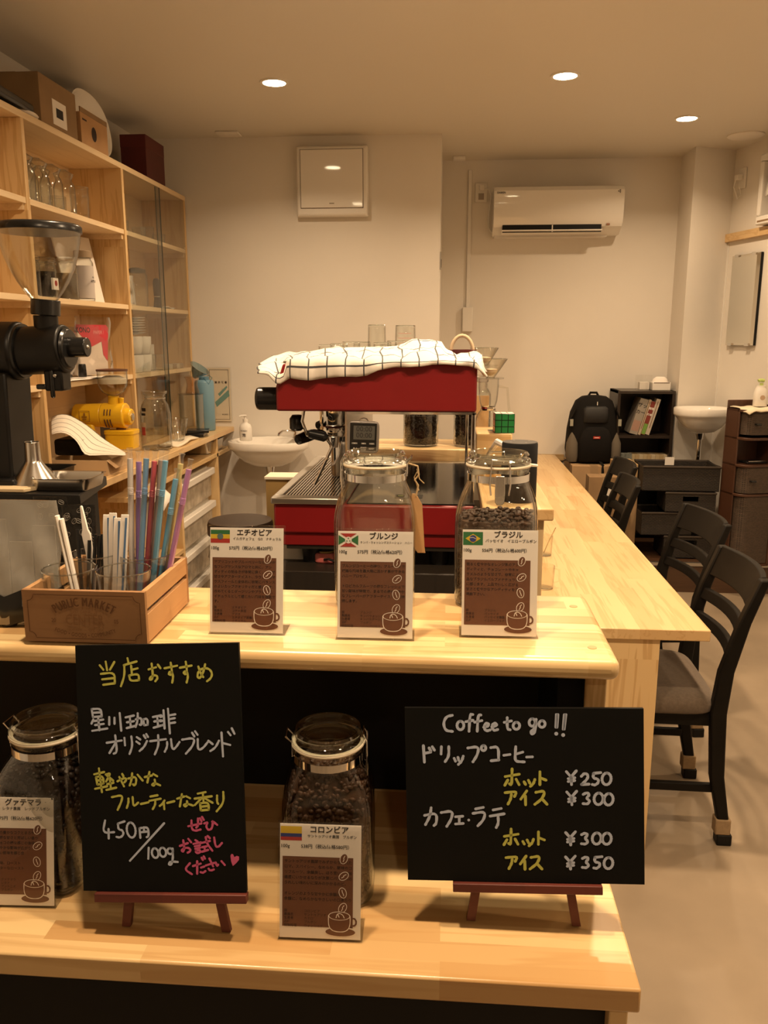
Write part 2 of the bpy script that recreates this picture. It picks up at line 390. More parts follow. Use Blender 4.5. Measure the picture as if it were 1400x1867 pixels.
def glyphs(s, size, align='LEFT', bold=0.0):
    key = (s, align, round(bold, 4))
    if key not in _GL:
        cu = bpy.data.curves.new('t', 'FONT'); cu.body = s; cu.size = 1.0; cu.align_x = align; cu.align_y = 'CENTER'; cu.resolution_u = 2; cu.offset = bold
        o = bpy.data.objects.new('t', cu); COL.objects.link(o)
        dg = bpy.context.evaluated_depsgraph_get(); me = o.evaluated_get(dg).to_mesh()
        _GL[key] = ([tuple(v.co) for v in me.vertices], [tuple(p.vertices) for p in me.polygons])
        o.evaluated_get(dg).to_mesh_clear(); bpy.data.objects.remove(o); bpy.data.curves.remove(cu)
    V, F = _GL[key]
    return [(x * size, y * size, z * size) for x, y, z in V], F
def tag(o, label, cat, group=None, kind=None):
    o['label'] = label; o['category'] = cat
    if group: o['group'] = group
    if kind: o['kind'] = kind
    return o
def thing(name, label, cat, loc=(0, 0, 0), rotz=0.0, group=None, rot=None):
    o = bpy.data.objects.new(name, None); COL.objects.link(o); o.empty_display_size = 0.05
    o.location = loc; o.rotation_euler = rot if rot else (0, 0, rotz)
    return tag(o, label, cat, group)
def struct(o):
    o['kind'] = 'structure'; return o
def dup(root, loc=None, rotz=None, label=None, group=None):
    def cp(o, par):
        c = o.copy(); COL.objects.link(c)
        if par is not None: c.parent = par
        for ch in o.children: cp(ch, c)
        return c
    r = cp(root, None)
    if loc is not None: r.location = loc
    if rotz is not None: r.rotation_euler = (0, 0, rotz)
    if label: r['label'] = label
    if group: r['group'] = group
    return r
def bx(name, b, mats, parent=None, bevel=0.0, loc=None, rot=None):
    return MB().box(*b).build(name, mats, parent, loc, bevel, rot=rot)
def frame(o, u, v):
    """matrix with origin o, x along u, y along v (made square to u)"""
    u = Vector(u).normalized(); v = Vector(v); v = (v - u * v.dot(u)).normalized(); n = u.cross(v)
    return Matrix(((u.x, v.x, n.x, o[0]), (u.y, v.y, n.y, o[1]), (u.z, v.z, n.z, o[2]), (0, 0, 0, 1)))
# ================================================================ THE SETTING
YL, YR, XL = 5.03, 5.78, -1.82          # back wall (left part), back wall (recess), left wall
PIER = (1.462, 5.47)                    # near corner of the pier
W0 = Vector((1.739, 5.60, 0)); WT = Vector((0.2425, -0.9701, 0)); WN = Vector((-0.9701, -0.2425, 0))   # right wall: start, direction to the camera, inward normal
RW_ROT = math.atan2(0.2425, 0.9701)     # a thing turned by this stands square to the right wall
def rw(s, off, z): p = W0 + WT * s + WN * off; return Vector((p.x, p.y, z))
W1 = rw(1.9, 0, 0)
Y0 = -2.6
struct(bx('floor', (-2.0, 2.9, Y0, 6.0, -0.1, 0.0), m_floor))
struct(bx('ceiling', (-2.0, 2.9, Y0, 6.0, CEIL, CEIL + 0.1), m_ceil))
struct(bx('wall_left', (XL - 0.1, XL, Y0, YL + 0.1, 0, CEIL), m_wall))
struct(bx('wall_back', (XL - 0.1, -0.064, YL, YL + 0.9, 0, CEIL), m_wall))
struct(bx('wall_recess', (-0.064, 2.3, YR, YR + 0.1, 0, CEIL), m_wall))
b = MB(); b.prism([(PIER[0], PIER[1]), (W0.x, W0.y), (W0.x + 0.02, YR + 0.1), (PIER[0], YR + 0.1)], 0, CEIL)
struct(b.build('wall_pier', m_wall, smooth=0))
b = MB(); b.prism([(W0.x, W0.y), (W1.x, W1.y), (W1.x + 0.1, W1.y + 0.03), (W0.x + 0.1, W0.y + 0.2)], 0, CEIL)
struct(b.build('wall_right', m_wall, smooth=0))
struct(bx('wall_side', (W1.x - 0.01, W1.x + 0.1, Y0, W1.y, 0, CEIL), m_wall))
struct(bx('wall_front', (-2.0, 2.9, Y0 - 0.1, Y0, 0, CEIL), m_wall))
# raised dark wooden floor in front of the recess, with its metal nosing
b = MB(); b.prism([(0.79, 4.88), (1.98, 4.88), (1.74, 5.60), (1.465, 5.47), (1.465, 5.78), (0.79, 5.78)], 0.0, 0.18)
struct(b.build('floor_platform', m_step, smooth=0))
struct(bx('trim_1', (0.79, 1.98, 4.868, 4.892, 0.165, 0.184), m_brushed))
# white wainscot and rail on the right wall
M = Matrix.Translation(W0) @ Matrix.Rotation(RW_ROT - PI / 2, 4, 'Z')       # x runs along the wall towards the camera, y into the wall's face
def rwbox(b, s0, s1, d0, d1, z0, z1, mat=0):
    pts = [rw(s, d, z) for z in (z0, z1) for d in (d0, d1) for s in (s0, s1)]
    b.add(pts, [(0, 2, 3, 1), (4, 5, 7, 6), (0, 1, 5, 4), (2, 6, 7, 3), (0, 4, 6, 2), (1, 3, 7, 5)], mat)
b = MB(); rwbox(b, 0.42, 1.85, -0.01, 0.018, 0.18, 0.215); rwbox(b, 0.42, 1.85, -0.01, 0.018, 0.425, 0.455); rwbox(b, 0.42, 0.445, -0.01, 0.016, 0.215, 0.425)
struct(b.build('baseboard_right', m_white, bevel=0.003))
b = MB(); rwbox(b, 0.0, 1.85, -0.01, 0.03, 2.075, 2.125)
struct(b.build('trim_2', m_pine_y, bevel=0.003))
b = MB(); rwbox(b, 0.0, 0.010, -0.01, 0.006, 0.18, 2.075)
struct(b.build('trim_3', m_white, bevel=0.001))
struct(bx('baseboard_back', (0.25, 0.80, YR - 0.02, YR, 0.66, 0.70), m_pine_x))

# ---------------------------------------------------------------- ceiling lights
names = ['recessed ceiling downlight above the espresso machine, left of the three in view', 'recessed ceiling downlight above the long bar, the middle one of three in view', 'recessed ceiling downlight nearest the round plate, farthest right of three']
def downlight(i, x, y, k):
    t = thing('ceiling_downlight', names[i] if i < 3 else 'recessed ceiling downlight outside the picture above the customer', 'ceiling light', (x, y, CEIL), group=None if i < 3 else 'downlights out of view')
    MB().loft([[(a, c, 0.0) for a, c in ellipse(32, 0.066)], [(a, c, -0.006) for a, c in ellipse(32, 0.064)], [(a, c, -0.006) for a, c in ellipse(32, 0.052)], [(a, c, 0.0) for a, c in ellipse(32, 0.05)]], 0, False, False).build('trim_ring', m_white, t)
    MB().lathe([(0.051, -0.001), (0.050, -0.004), (0.03, -0.006)], 32).build('diffuser', m_lamp, t)
    l = bpy.data.lights.new('downlight_lamp', 'AREA'); l.shape = 'DISK'; l.size = 0.10; l.energy = LIGHT_POWER * k; l.color = LIGHT_COLOR; l.spread = math.radians(LIGHT_SPREAD)
    lo = bpy.data.objects.new('downlight_lamp', l); COL.objects.link(lo); lo.parent = t; lo.location = (0, 0, -0.012)
for i, (x, y, k) in enumerate(LAMPS): downlight(i, x, y, k)
# ---------------------------------------------------------------- ceiling plates
o = bx('ceiling_plate', (-0.065, 0.065, -0.05, 0.05, -0.012, 0), m_wall, bevel=0.004, loc=(-1.26, 4.92, CEIL)); tag(o, 'flat square plate on the ceiling above the glass-doored shelf', 'ceiling plate')
o = bx('ceiling_sensor', (-0.04, 0.04, -0.03, 0.03, -0.02, 0), m_white, bevel=0.004, loc=(0.042, 5.66, CEIL)); tag(o, 'small oblong sensor on the ceiling at the recess corner', 'sensor')
p = at_z(1360, 246, CEIL)
t = thing('ceiling_speaker', 'round flush plate on the ceiling near the exhaust fan', 'ceiling plate', p)
MB().lathe([(0.10, 0.0), (0.10, -0.006), (0.088, -0.012), (0.02, -0.012)], 40).build('cover', m_wall, t)
# ---------------------------------------------------------------- ventilation hatch on the back wall
t = thing('ventilator', 'square white ventilator with a glossy flat cover on the back wall', 'ventilator', (-0.685, YL, 2.365))
o = MB().loft([[(-0.205, 0, -0.19), (0.205, 0, -0.19), (0.205, 0, 0.19), (-0.205, 0, 0.19)], [(-0.205, -0.05, -0.19), (0.205, -0.05, -0.19), (0.205, -0.05, 0.19), (-0.205, -0.05, 0.19)], [(-0.198, -0.062, -0.183), (0.198, -0.062, -0.183), (0.198, -0.062, 0.183), (-0.198, -0.062, 0.183)]], 0).build('housing', m_white, t, bevel=0.006)
bx('cover', (-0.178, 0.178, -0.071, -0.058, -0.145, 0.168), m_white_g, t, bevel=0.003)
bx('shadow_gap', (-0.181, 0.181, -0.0635, -0.061, -0.148, 0.171), plain('gap_dark', (0.12, 0.08, 0.05), 0.8), t)
bx('maker_mark', (-0.014, 0.014, -0.0716, -0.0708, -0.125, -0.119), plain('grey_print', (0.3, 0.26, 0.2), 0.6), t)
# ---------------------------------------------------------------- air conditioner
t = thing('air_conditioner', 'white wall-mounted air conditioner with its dark louvre slot open', 'air conditioner', (0.668, YR, 2.14))
def acprof(y0): return [(0.0, 0.0), (-0.10, 0.0), (-0.19, 0.04), (-0.215, 0.075), (-0.225, 0.15), (-0.222, 0.255), (-0.20, 0.282), (-0.02, 0.285), (0, 0.285)]
prof = acprof(0)
b = MB(); b.loft([[(x, y, z) for y, z in prof] for x in (-0.405, -0.40, 0.40, 0.405)]); b.build('housing', m_white_g, t, smooth=30, bevel=0.004)
b = MB(); b.add([(-0.34, -0.137, 0.012), (0.27, -0.137, 0.012), (0.27, -0.196, 0.041), (-0.34, -0.196, 0.041)], [(0, 1, 2, 3)]); 
b.box(-0.345, 0.275, -0.201, -0.128, 0.006, 0.052, 0, None); b.build('outlet_slot', m_black, t)
b = MB(); b.add([(-0.35, -0.206, 0.022), (0.28, -0.206, 0.022), (0.28, -0.175, 0.004), (-0.35, -0.175, 0.004), (-0.35, -0.208, 0.016), (0.28, -0.208, 0.016), (0.28, -0.178, -0.003), (-0.35, -0.178, -0.003)], [(0, 1, 2, 3), (7, 6, 5, 4), (0, 4, 5, 1), (2, 6, 7, 3)]); b.build('louvre', m_white, t)
bx('louvre_divider', (-0.035, -0.028, -0.206, -0.15, 0.008, 0.05), m_white, t)
b = MB(); b.box(0.305, 0.325, -0.2105, -0.2, 0.045, 0.055, 0); b.build('indicator', plain('amber_window', (0.25, 0.1, 0.04), 0.4), t)
Mx = frame((0, -0.2262, 0), (1, 0, 0), (0, 0, 1))
b = MB(); b.text('DAIKIN', 0.016, -0.385, 0.243, Mx, bold=0.02); b.text('◁', 0.022, 0.36, 0.243, Mx, bold=0.02); b.build('lettering', m_ink, t, smooth=0)
bx('mount_plate', (-0.39, 0.33, -0.10, 0.0, -0.012, 0.004), m_white, t)
# outlet, plug and cable of the air conditioner
t = thing('wall_outlet', 'wall outlet high on the recess wall left of the air conditioner', 'outlet', (0.19, YR, 2.43))
bx('cover_plate', (-0.04, 0.04, -0.012, 0, -0.07, 0.05), m_white, t, bevel=0.004)
bx('socket', (-0.018, 0.018, -0.0135, -0.011, -0.055, -0.015), plain('socket_grey', (0.35, 0.3, 0.25), 0.5), t)
t = thing('plug_cord', 'white plug and cord running down to the air conditioner', 'cord', (0.19, YR, 2.44))
bx('plug', (-0.012, 0.02, -0.05, -0.013, -0.012, 0.022), m_white, t, bevel=0.004)
MB().tube([(0.02, -0.035, 0.0), (0.05, -0.04, -0.005), (0.065, -0.04, -0.05), (0.05, -0.03, -0.16), (0.05, -0.02, -0.24), (0.085, -0.03, -0.29)], 0.004, 6).build('cord', m_white, t)
# cable duct with boxes
t = thing('cable_duct', 'white cable duct running down the recess wall into a switch box', 'cable duct', (0.117, YR, 1.56))
bx('duct', (-0.012, 0.012, -0.018, 0, 0.12, 1.0), m_white, t, bevel=0.003)
bx('junction_box', (-0.035, 0.035, -0.04, 0, -0.03, 0.13), m_white, t, bevel=0.005)
# strike plate at the wall corner
t = thing('door_strike', 'small dark strike plate on the corner of the back wall', 'strike plate', (-0.064, YL + 0.03, 1.93))
bx('plate', (-0.002, 0.006, -0.03, 0.03, -0.05, 0.05), m_brushed, t); bx('slot', (0.004, 0.008, -0.02, 0.02, -0.035, 0.01), m_black, t)
# ---------------------------------------------------------------- mirror, fan and outlet on the right wall
s0, s1 = 0.10, 0.53
def rwthing(name, label, cat, s, z): return thing(name, label, cat, rw(s, 0, z), rot=(0, 0, math.atan2(WT.y, WT.x)))    # local x along the wall to the camera, y = outward? see sign below
sa = [(at_plane(*q, rw(0, 0.02, 0), WN) - W0).dot(WT) for q in ((1338, 466), (1388, 460), (1372, 634), (1320, 625))]
za = [at_plane(*q, rw(0, 0.02, 0), WN).z for q in ((1338, 466), (1388, 460), (1372, 634), (1320, 625))]
ms0, ms1, mz0, mz1 = (sa[0] + sa[3]) / 2, (sa[1] + sa[2]) / 2, (za[2] + za[3]) / 2, (za[0] + za[1]) / 2
t = rwthing('wall_mirror', 'tall frameless mirror hung on the right wall above the brown cabinet', 'mirror', (ms0 + ms1) / 2, (mz0 + mz1) / 2)
hw, hh = (ms1 - ms0) / 2, (mz1 - mz0) / 2
bx('mirror_backing', (-hw, hw, -0.02, -0.004, -hh, hh), m_black, t)
MB().loft([[(-hw, -0.020, -hh), (hw, -0.020, -hh), (hw, -0.020, hh), (-hw, -0.020, hh)], [(-hw + 0.012, -0.026, -hh + 0.012), (hw - 0.03, -0.026, -hh + 0.012), (hw - 0.03, -0.026, hh - 0.012), (-hw + 0.012, -0.026, hh - 0.012)]], 0, False, True).build('mirror_glass', m_mirror, t, smooth=0)
for sx in (-hw * 0.6, hw * 0.6):
    for sz in (-hh - 0.004, hh - 0.012): bx('clip', (sx - 0.02, sx + 0.02, -0.030, -0.0, sz, sz + 0.016), m_chrome, t)
# exhaust fan
fc = at_plane(1425, 335, rw(0, 0.05, 0), WN); fs = (fc - W0).dot(WT)
t = rwthing('exhaust_fan', 'white exhaust fan with broad blades high on the right wall', 'fan', fs, fc.z)
b = MB()
for (x0, x1, z0, z1) in ((-0.19, 0.19, -0.20, -0.15), (-0.19, 0.19, 0.15, 0.19), (-0.19, -0.155, -0.15, 0.15), (0.155, 0.19, -0.15, 0.15)): b.box(x0, x1, -0.07, 0, z0, z1)
b.build('frame', m_white, t, bevel=0.008)
bx('back_plate', (-0.16, 0.16, -0.015, 0.0, -0.16, 0.16), plain('fan_shade', (0.35, 0.31, 0.26), 0.6), t)
for k in range(5):
    a = 2 * PI * k / 5 + 0.5; b = MB(); rows = []
    for i in range(6):
        r = 0.03 + 0.023 * i; hwid = 0.18 + 0.55 * min(1, i / 3)
        rows.append([(r * math.cos(a + hwid * (j / 4 - 0.5) * 1.3), -0.045 - 0.02 * (j / 4 - 0.5), r * math.sin(a + hwid * (j / 4 - 0.5) * 1.3)) for j in range(5)])
    b.sheet(rows, 0.004).build('blade', m_white, t)
MB().cyl((0, -0.02, 0), (0, -0.065, 0), 0.035, 0.028).build('hub', m_white, t)
bx('drip_slot', (-0.17, 0.17, -0.0712, -0.069, -0.185, -0.175), m_card_d, t)
oc = at_plane(1353, 325, rw(0, 0.01, 0), WN); os_ = (oc - W0).dot(WT)
t = rwthing('fan_outlet', 'wall outlet with a white plug beside the exhaust fan', 'outlet', os_, oc.z)
bx('cover_plate', (-0.035, 0.035, -0.012, 0, -0.06, 0.06), m_white, t, bevel=0.004)
bx('plug', (-0.02, 0.014, -0.05, -0.012, -0.01, 0.02), m_white, t, bevel=0.004)
MB().tube([(-0.01, -0.045, 0.0), (-0.02, -0.05, -0.05), (0.0, -0.03, -0.12), (0.015, -0.02, -0.10), (0.01, -0.03, -0.05)], 0.0035, 6).build('cord', m_white, t)
# ================================================================ FURNITURE
# display counter in the foreground: tall back board and a lower front step
UZ, LZ = 1.10, 0.765
t = thing('display_counter', 'two-step pine display counter with black front, in the foreground', 'counter', (0, 1.0, 0))
b = MB(); b.box(-1.25, 0.222, 0.0, 0.275, UZ - 0.029, UZ)
b.build('upper_board', m_pine_x, t, bevel=0.012, seg=4)
b = MB(); b.box(-1.25, 0.232, -0.163, 0.27, LZ - 0.032, LZ); b.build('lower_board', m_pine_x, t, bevel=0.003)
bx('side_panel', (0.185, 0.212, 0.03, 0.27, LZ, UZ - 0.029), m_pine_z, t, bevel=0.002)
bx('back_panel', (-1.25, 0.185, 0.245, 0.265, 0, UZ - 0.029), m_black, t)
bx('inner_side', (0.150, 0.185, 0.04, 0.245, LZ, UZ - 0.029), m_black, t)
bx('front_panel', (-1.25, 0.20, -0.13, -0.11, 0.0, LZ - 0.032), m_black, t)
bx('lower_side', (0.20, 0.222, -0.15, 0.265, 0.0, LZ - 0.032), m_pine_z, t, bevel=0.002)
for px_, py_ in ((0.193, 0.045), (0.193, 0.215)):
    MB().cyl((px_, py_, UZ - 0.001), (px_, py_, UZ + 0.0006), 0.006, n=20).build('dowel_plug', plain('dowel_wood', (0.50, 0.30, 0.13), 0.5), t)
# the long bar
BZ = 0.70
t = thing('long_bar', 'long pine bar table running from the counter to the recess wall', 'bar table', (0.482, 2.245, 0))
bx('table_top', (-0.255, 0.255, 0.0, YR - 2.245 - 0.002, BZ - 0.033, BZ), m_pine_y, t, bevel=0.003)
bx('leg_panel', (-0.24, 0.122, 0.012, 0.042, 0, BZ - 0.033), m_pine_z, t, bevel=0.002)
bx('leg_panel', (-0.24, 0.122, 1.75, 1.78, 0, BZ - 0.033), m_pine_z, t, bevel=0.002)
bx('leg_panel', (-0.24, 0.122, 3.35, 3.38, 0, BZ - 0.033), m_pine_z, t, bevel=0.002)
bx('apron', (-0.235, -0.21, 0.05, 3.40, 0.1, BZ - 0.033), m_pine_y, t)
# kitchen counter under the espresso machine and the raised pine boards round it
KZ = 0.90
t = thing('machine_counter', 'dark laminate counter under the red espresso machine', 'counter', (-0.12, 2.06, 0))
bx('top', (-0.36, 0.315, 0.0, 1.0, KZ - 0.03, KZ), m_dark_lam, t, bevel=0.002)
bx('front_panel', (-0.36, 0.315, -0.004, 0.02, 0, KZ - 0.002), wood('dark_lines', (0.022, 0.016, 0.012), (0.010, 0.008, 0.006), 'Z', (1, 0.1), 0.5), t)
bx('side_panel', (-0.36, -0.335, 0.03, 1.0, 0, KZ - 0.03), m_dark_lam, t); bx('side_panel', (0.29, 0.315, 0.03, 1.0, 0, KZ - 0.03), m_dark_lam, t)
t = thing('raised_counter', 'raised pine board beside the espresso machine carrying the black speaker', 'counter', (0.16, 1.945, 0))
bx('top_board', (-0.075, 0.093, 0.0, 1.75, UZ - 0.030, UZ), m_pine_y, t, bevel=0.004)
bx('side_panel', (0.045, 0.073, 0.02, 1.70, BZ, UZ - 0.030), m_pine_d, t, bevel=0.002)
t = thing('jar_shelf', 'pine board behind the espresso machine holding two jars of beans', 'shelf', (-0.14, 2.985, 0))
bx('board', (-0.26, 0.222, 0.0, 0.30, UZ - 0.05, UZ), m_pine_x, t, bevel=0.003)
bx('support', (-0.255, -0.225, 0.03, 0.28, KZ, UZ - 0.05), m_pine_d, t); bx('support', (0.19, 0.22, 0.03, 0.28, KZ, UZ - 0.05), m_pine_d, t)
# left work counter
CZ, CXF = 0.955, -1.32
t = thing('work_counter', 'pine work counter along the left wall under the shelves', 'counter', (-1.57, 2.72, 0))
bx('top', (-0.245, 0.25, 0.0, YL - 2.722, CZ - 0.03, CZ), m_pine_y, t, bevel=0.003)
bx('lower_board', (-0.24, 0.235, 0.6, YL - 2.73, 0.815, 0.835), m_pine_y, t)
for yy in (0.02, 0.75, 1.28, 1.96):
    bx('upright', (-0.20, 0.235, yy, yy + 0.028, 0.0, CZ - 0.03), m_pine_z, t, bevel=0.002)
bx('lower_board', (-0.24, 0.235, 0.03, 1.28, 0.42, 0.44), m_pine_y, t)
# shelf unit on the left wall
SX = -1.559
t = thing('open_shelf', 'tall open pine shelf unit with sliding glass doors at its far end', 'shelf', (SX, 2.12, 0))
D_ = -0.255
for yy in (0.0, 1.0, 1.94, 2.885): bx('upright', (D_, 0.0, yy - 0.012, yy + 0.012, CZ, 2.275), m_pine_z, t, bevel=0.0015)
bx('top_board', (D_, 0.0, -0.012, 2.90, 2.275, 2.30), m_pine_s, t, bevel=0.0015)
bx('back_board', (D_ - 0.004, D_, -0.012, 2.895, CZ, 2.28), m_pine_s, t)
for (y0, y1) in ((0.012, 0.988), (1.012, 1.928), (1.952, 2.873)):
    for z in (2.0, 1.65, 1.315):
        bx('shelf_board', (D_, -0.004, y0, y1, z - 0.022, z), m_pine_s, t, bevel=0.001)
        for yy in (y0, y1 - 0.014): bx('shelf_cleat', (D_, -0.012, yy, yy + 0.014, z - 0.045, z - 0.022), m_pine_s, t)
for k, (y0, y1, off) in enumerate(((1.955, 2.44, 0.006), (2.40, 2.87, -0.002))):
    g = bx('glass_door', (off - 0.004, off, y0, y1, CZ + 0.004, 2.272), m_pane, t)
    bx('door_edge', (off - 0.0045, off + 0.0005, (y1 if k == 0 else y0) - 0.003, (y1 if k == 0 else y0) + 0.001, CZ + 0.004, 2.272), plain('glass_edge', (0.03, 0.04, 0.03), 0.2), g)
# black stand of the big grinder at the left
GZ = 1.062
t = thing('black_stand', 'black stand carrying the big grinder at the left edge', 'stand', (-1.35, 2.225, 0))
MB().prism([(-0.44, 0.0), (0.315, 0.0), (0.26, 0.32), (-0.44, 0.32)], GZ - 0.03, GZ).build('top', m_black_s, t, bevel=0.003)
MB().prism([(-0.44, 0.02), (0.285, 0.02), (0.235, 0.30), (-0.44, 0.30)], 0.0, GZ - 0.03).build('cabinet', m_black, t)

# ---------------------------------------------------------------- dining chairs at the bar
def make_chair():
    t = thing('dining_chair', '', 'chair', (0, 0, 0), group='black chairs at the bar')
    W = 0.42
    def post(y):
        path = [(0.055, 0.0), (0.012, 0.22), (0.0, 0.42), (0.012, 0.55), (0.05, 0.70), (0.095, 0.83)]
        wid = [0.030, 0.040, 0.046, 0.042, 0.034, 0.028]
        rings = [[(x - w / 2, y - 0.016, z), (x + w / 2, y - 0.016, z), (x + w / 2, y + 0.016, z), (x - w / 2, y + 0.016, z)] for (x, z), w in zip(path, wid)]
        return MB().loft(rings)
    for y in (0.016, W - 0.016):
        o = post(y).build('back_leg', m_chair, t, bevel=0.005, smooth=40)
        MB().box(0.024, 0.068, y - 0.021, y + 0.021, -0.0, 0.035).build('foot_cap', m_black, o, bevel=0.004)
        MB().box(0.017, 0.062, y - 0.020, y + 0.020, 0.035, 0.085).build('sock', m_felt, o, bevel=0.004)
    def rail(x0, z0, z1, bow, th, name):
        rows = []
        for i in range(9):
            u = i / 8; y = 0.03 + u * (W - 0.06); bb = bow * (1 - (2 * u - 1) ** 2)
            dx = (z1 - z0) * 0.36
            rows.append([(x0 + bb - th / 2, y, z0), (x0 + bb + th / 2, y, z0), (x0 + dx + bb + th / 2, y, z1), (x0 + dx + bb - th / 2, y, z1)])
        MB().loft(rows).build(name, m_chair, t, bevel=0.003)
    rail(0.062, 0.735, 0.832, 0.030, 0.018, 'top_rail')
    rail(0.037, 0.655, 0.690, 0.030, 0.016, 'back_slat')
    rail(0.017, 0.580, 0.612, 0.028, 0.016, 'back_slat')
    for y in (0.03, W - 0.03):
        o = MB().loft([[(-0.385 + a, y + c, z) for a, c in ((-w, -w), (w, -w), (w, w), (-w, w))] for z, w in ((0, 0.014), (0.40, 0.019))]).build('front_leg', m_chair, t, bevel=0.003)
        MB().box(-0.402, -0.368, y - 0.017, y + 0.017, 0.0, 0.035).build('foot_cap', m_black, o, bevel=0.003)
        MB().box(-0.403, -0.367, y - 0.018, y + 0.018, 0.035, 0.085).build('sock', m_felt, o, bevel=0.003)
        bx('side_rail', (-0.37, 0.0, y - 0.01, y + 0.01, 0.375, 0.42), m_chair, t, bevel=0.002)
        bx('stretcher', (-0.375, 0.005, y - 0.009, y + 0.009, 0.16, 0.185), m_chair, t, bevel=0.002)
    bx('front_rail', (-0.395, -0.375, 0.04, W - 0.04, 0.375, 0.42), m_chair, t, bevel=0.002)
    bx('back_rail', (-0.012, 0.012, 0.03, W - 0.03, 0.375, 0.42), m_chair, t, bevel=0.002)
    b = MB(); rings = []
    for z, k in ((0.418, 0.97), (0.425, 1.0), (0.445, 1.0), (0.460, 0.96), (0.468, 0.80), (0.471, 0.4)):
        rings.append([(-0.205 + x * k, W / 2 + y * k, z) for x, y in ellipse(40, 0.212, W / 2 + 0.004, 6)])
    b.loft(rings).build('seat', m_fabric, t, smooth=50)
    return t
ch = make_chair()
spots = [(0.800, 2.305, -0.02, 'black dining chair nearest the camera at the end of the bar'),
         (0.925, 3.00, 0.10, 'black dining chair second from the camera, turned slightly from the bar'),
         (0.775, 3.80, -0.02, 'black dining chair third from the camera, in front of the cardboard boxes'),
         (0.885, 4.36, 0.05, 'black dining chair farthest along the bar, below the backpack')]
for i, (x, y, r, lab) in enumerate(spots):
    o = ch if i == 0 else dup(ch)
    o.location = (x, y, 0); o.rotation_euler = (0, 0, r); o['label'] = lab
# ================================================================ CHALKBOARDS
def homography(src, dst):
    A = []
    for (x, y), (u, v) in zip(src, dst):
        A.append([x, y, 1, 0, 0, 0, -u * x, -u * y, u]); A.append([0, 0, 0, x, y, 1, -v * x, -v * y, v])
    n = 8
    for i in range(n):
        p = max(range(i, n), key=lambda r: abs(A[r][i])); A[i], A[p] = A[p], A[i]
        d = A[i][i]; A[i] = [a / d for a in A[i]]
        for r in range(n):
            if r != i:
                k = A[r][i]; A[r] = [a - k * c for a, c in zip(A[r], A[i])]
    h = [A[i][8] for i in range(8)] + [1.0]
    def f(x, y):
        w_ = h[6] * x + h[7] * y + h[8]
        return ((h[0] * x + h[1] * y + h[2]) / w_, (h[3] * x + h[4] * y + h[5]) / w_)
    return f
def smooth_line(P, it=2):
    if len(P) < 3: return P
    for _ in range(it):
        Q = [P[0]]
        for a, b in zip(P[:-1], P[1:]):
            Q.append((0.75 * a[0] + 0.25 * b[0], 0.75 * a[1] + 0.25 * b[1])); Q.append((0.25 * a[0] + 0.75 * b[0], 0.25 * a[1] + 0.75 * b[1]))
        Q.append(P[-1]); P = Q
    return P
def stroke(b, P, w_, mat, z):
    """a flat marker line with round ends in the board's plane"""
    P = [Vector((p[0], p[1], 0)) for p in P]; L_, R_ = [], []
    if len(P) == 1:
        c = P[0]; b.add([(c.x + w_ * math.cos(a), c.y + w_ * math.sin(a), z) for a in [2 * PI * i / 12 for i in range(12)]], [tuple(range(12))], mat); return
    for k in range(len(P)):
        t = P[min(k + 1, len(P) - 1)] - P[max(k - 1, 0)]
        t = t.normalized() if t.length > 1e-9 else Vector((1, 0, 0)); n = Vector((-t.y, t.x, 0))
        ww = w_ * (1.0 + 0.12 * math.sin(k * 1.7 + P[0].x * 900))
        L_.append(P[k] + n * ww); R_.append(P[k] - n * ww)
    v = [(p.x, p.y, z) for p in L_] + [(p.x, p.y, z) for p in R_]; n_ = len(P)
    b.add(v, [(i, n_ + i, n_ + i + 1, i + 1) for i in range(n_ - 1)], mat)
    for c, zz in ((P[0], z + 0.00002), (P[-1], z + 0.00002)):
        b.add([(c.x + w_ * math.cos(a), c.y + w_ * math.sin(a), zz) for a in [2 * PI * i / 10 for i in range(10)]], [tuple(range(10))], mat)
def O(cx, cy, rx, ry): return [(cx + rx * math.sin(2 * PI * i / 16), cy - ry * math.cos(2 * PI * i / 16)) for i in range(17)]
def sh(strokes, dx, dy): return [[(x + dx, y + dy) for x, y in s] for s in strokes]
Y_, W_, P_ = 2, 1, 3
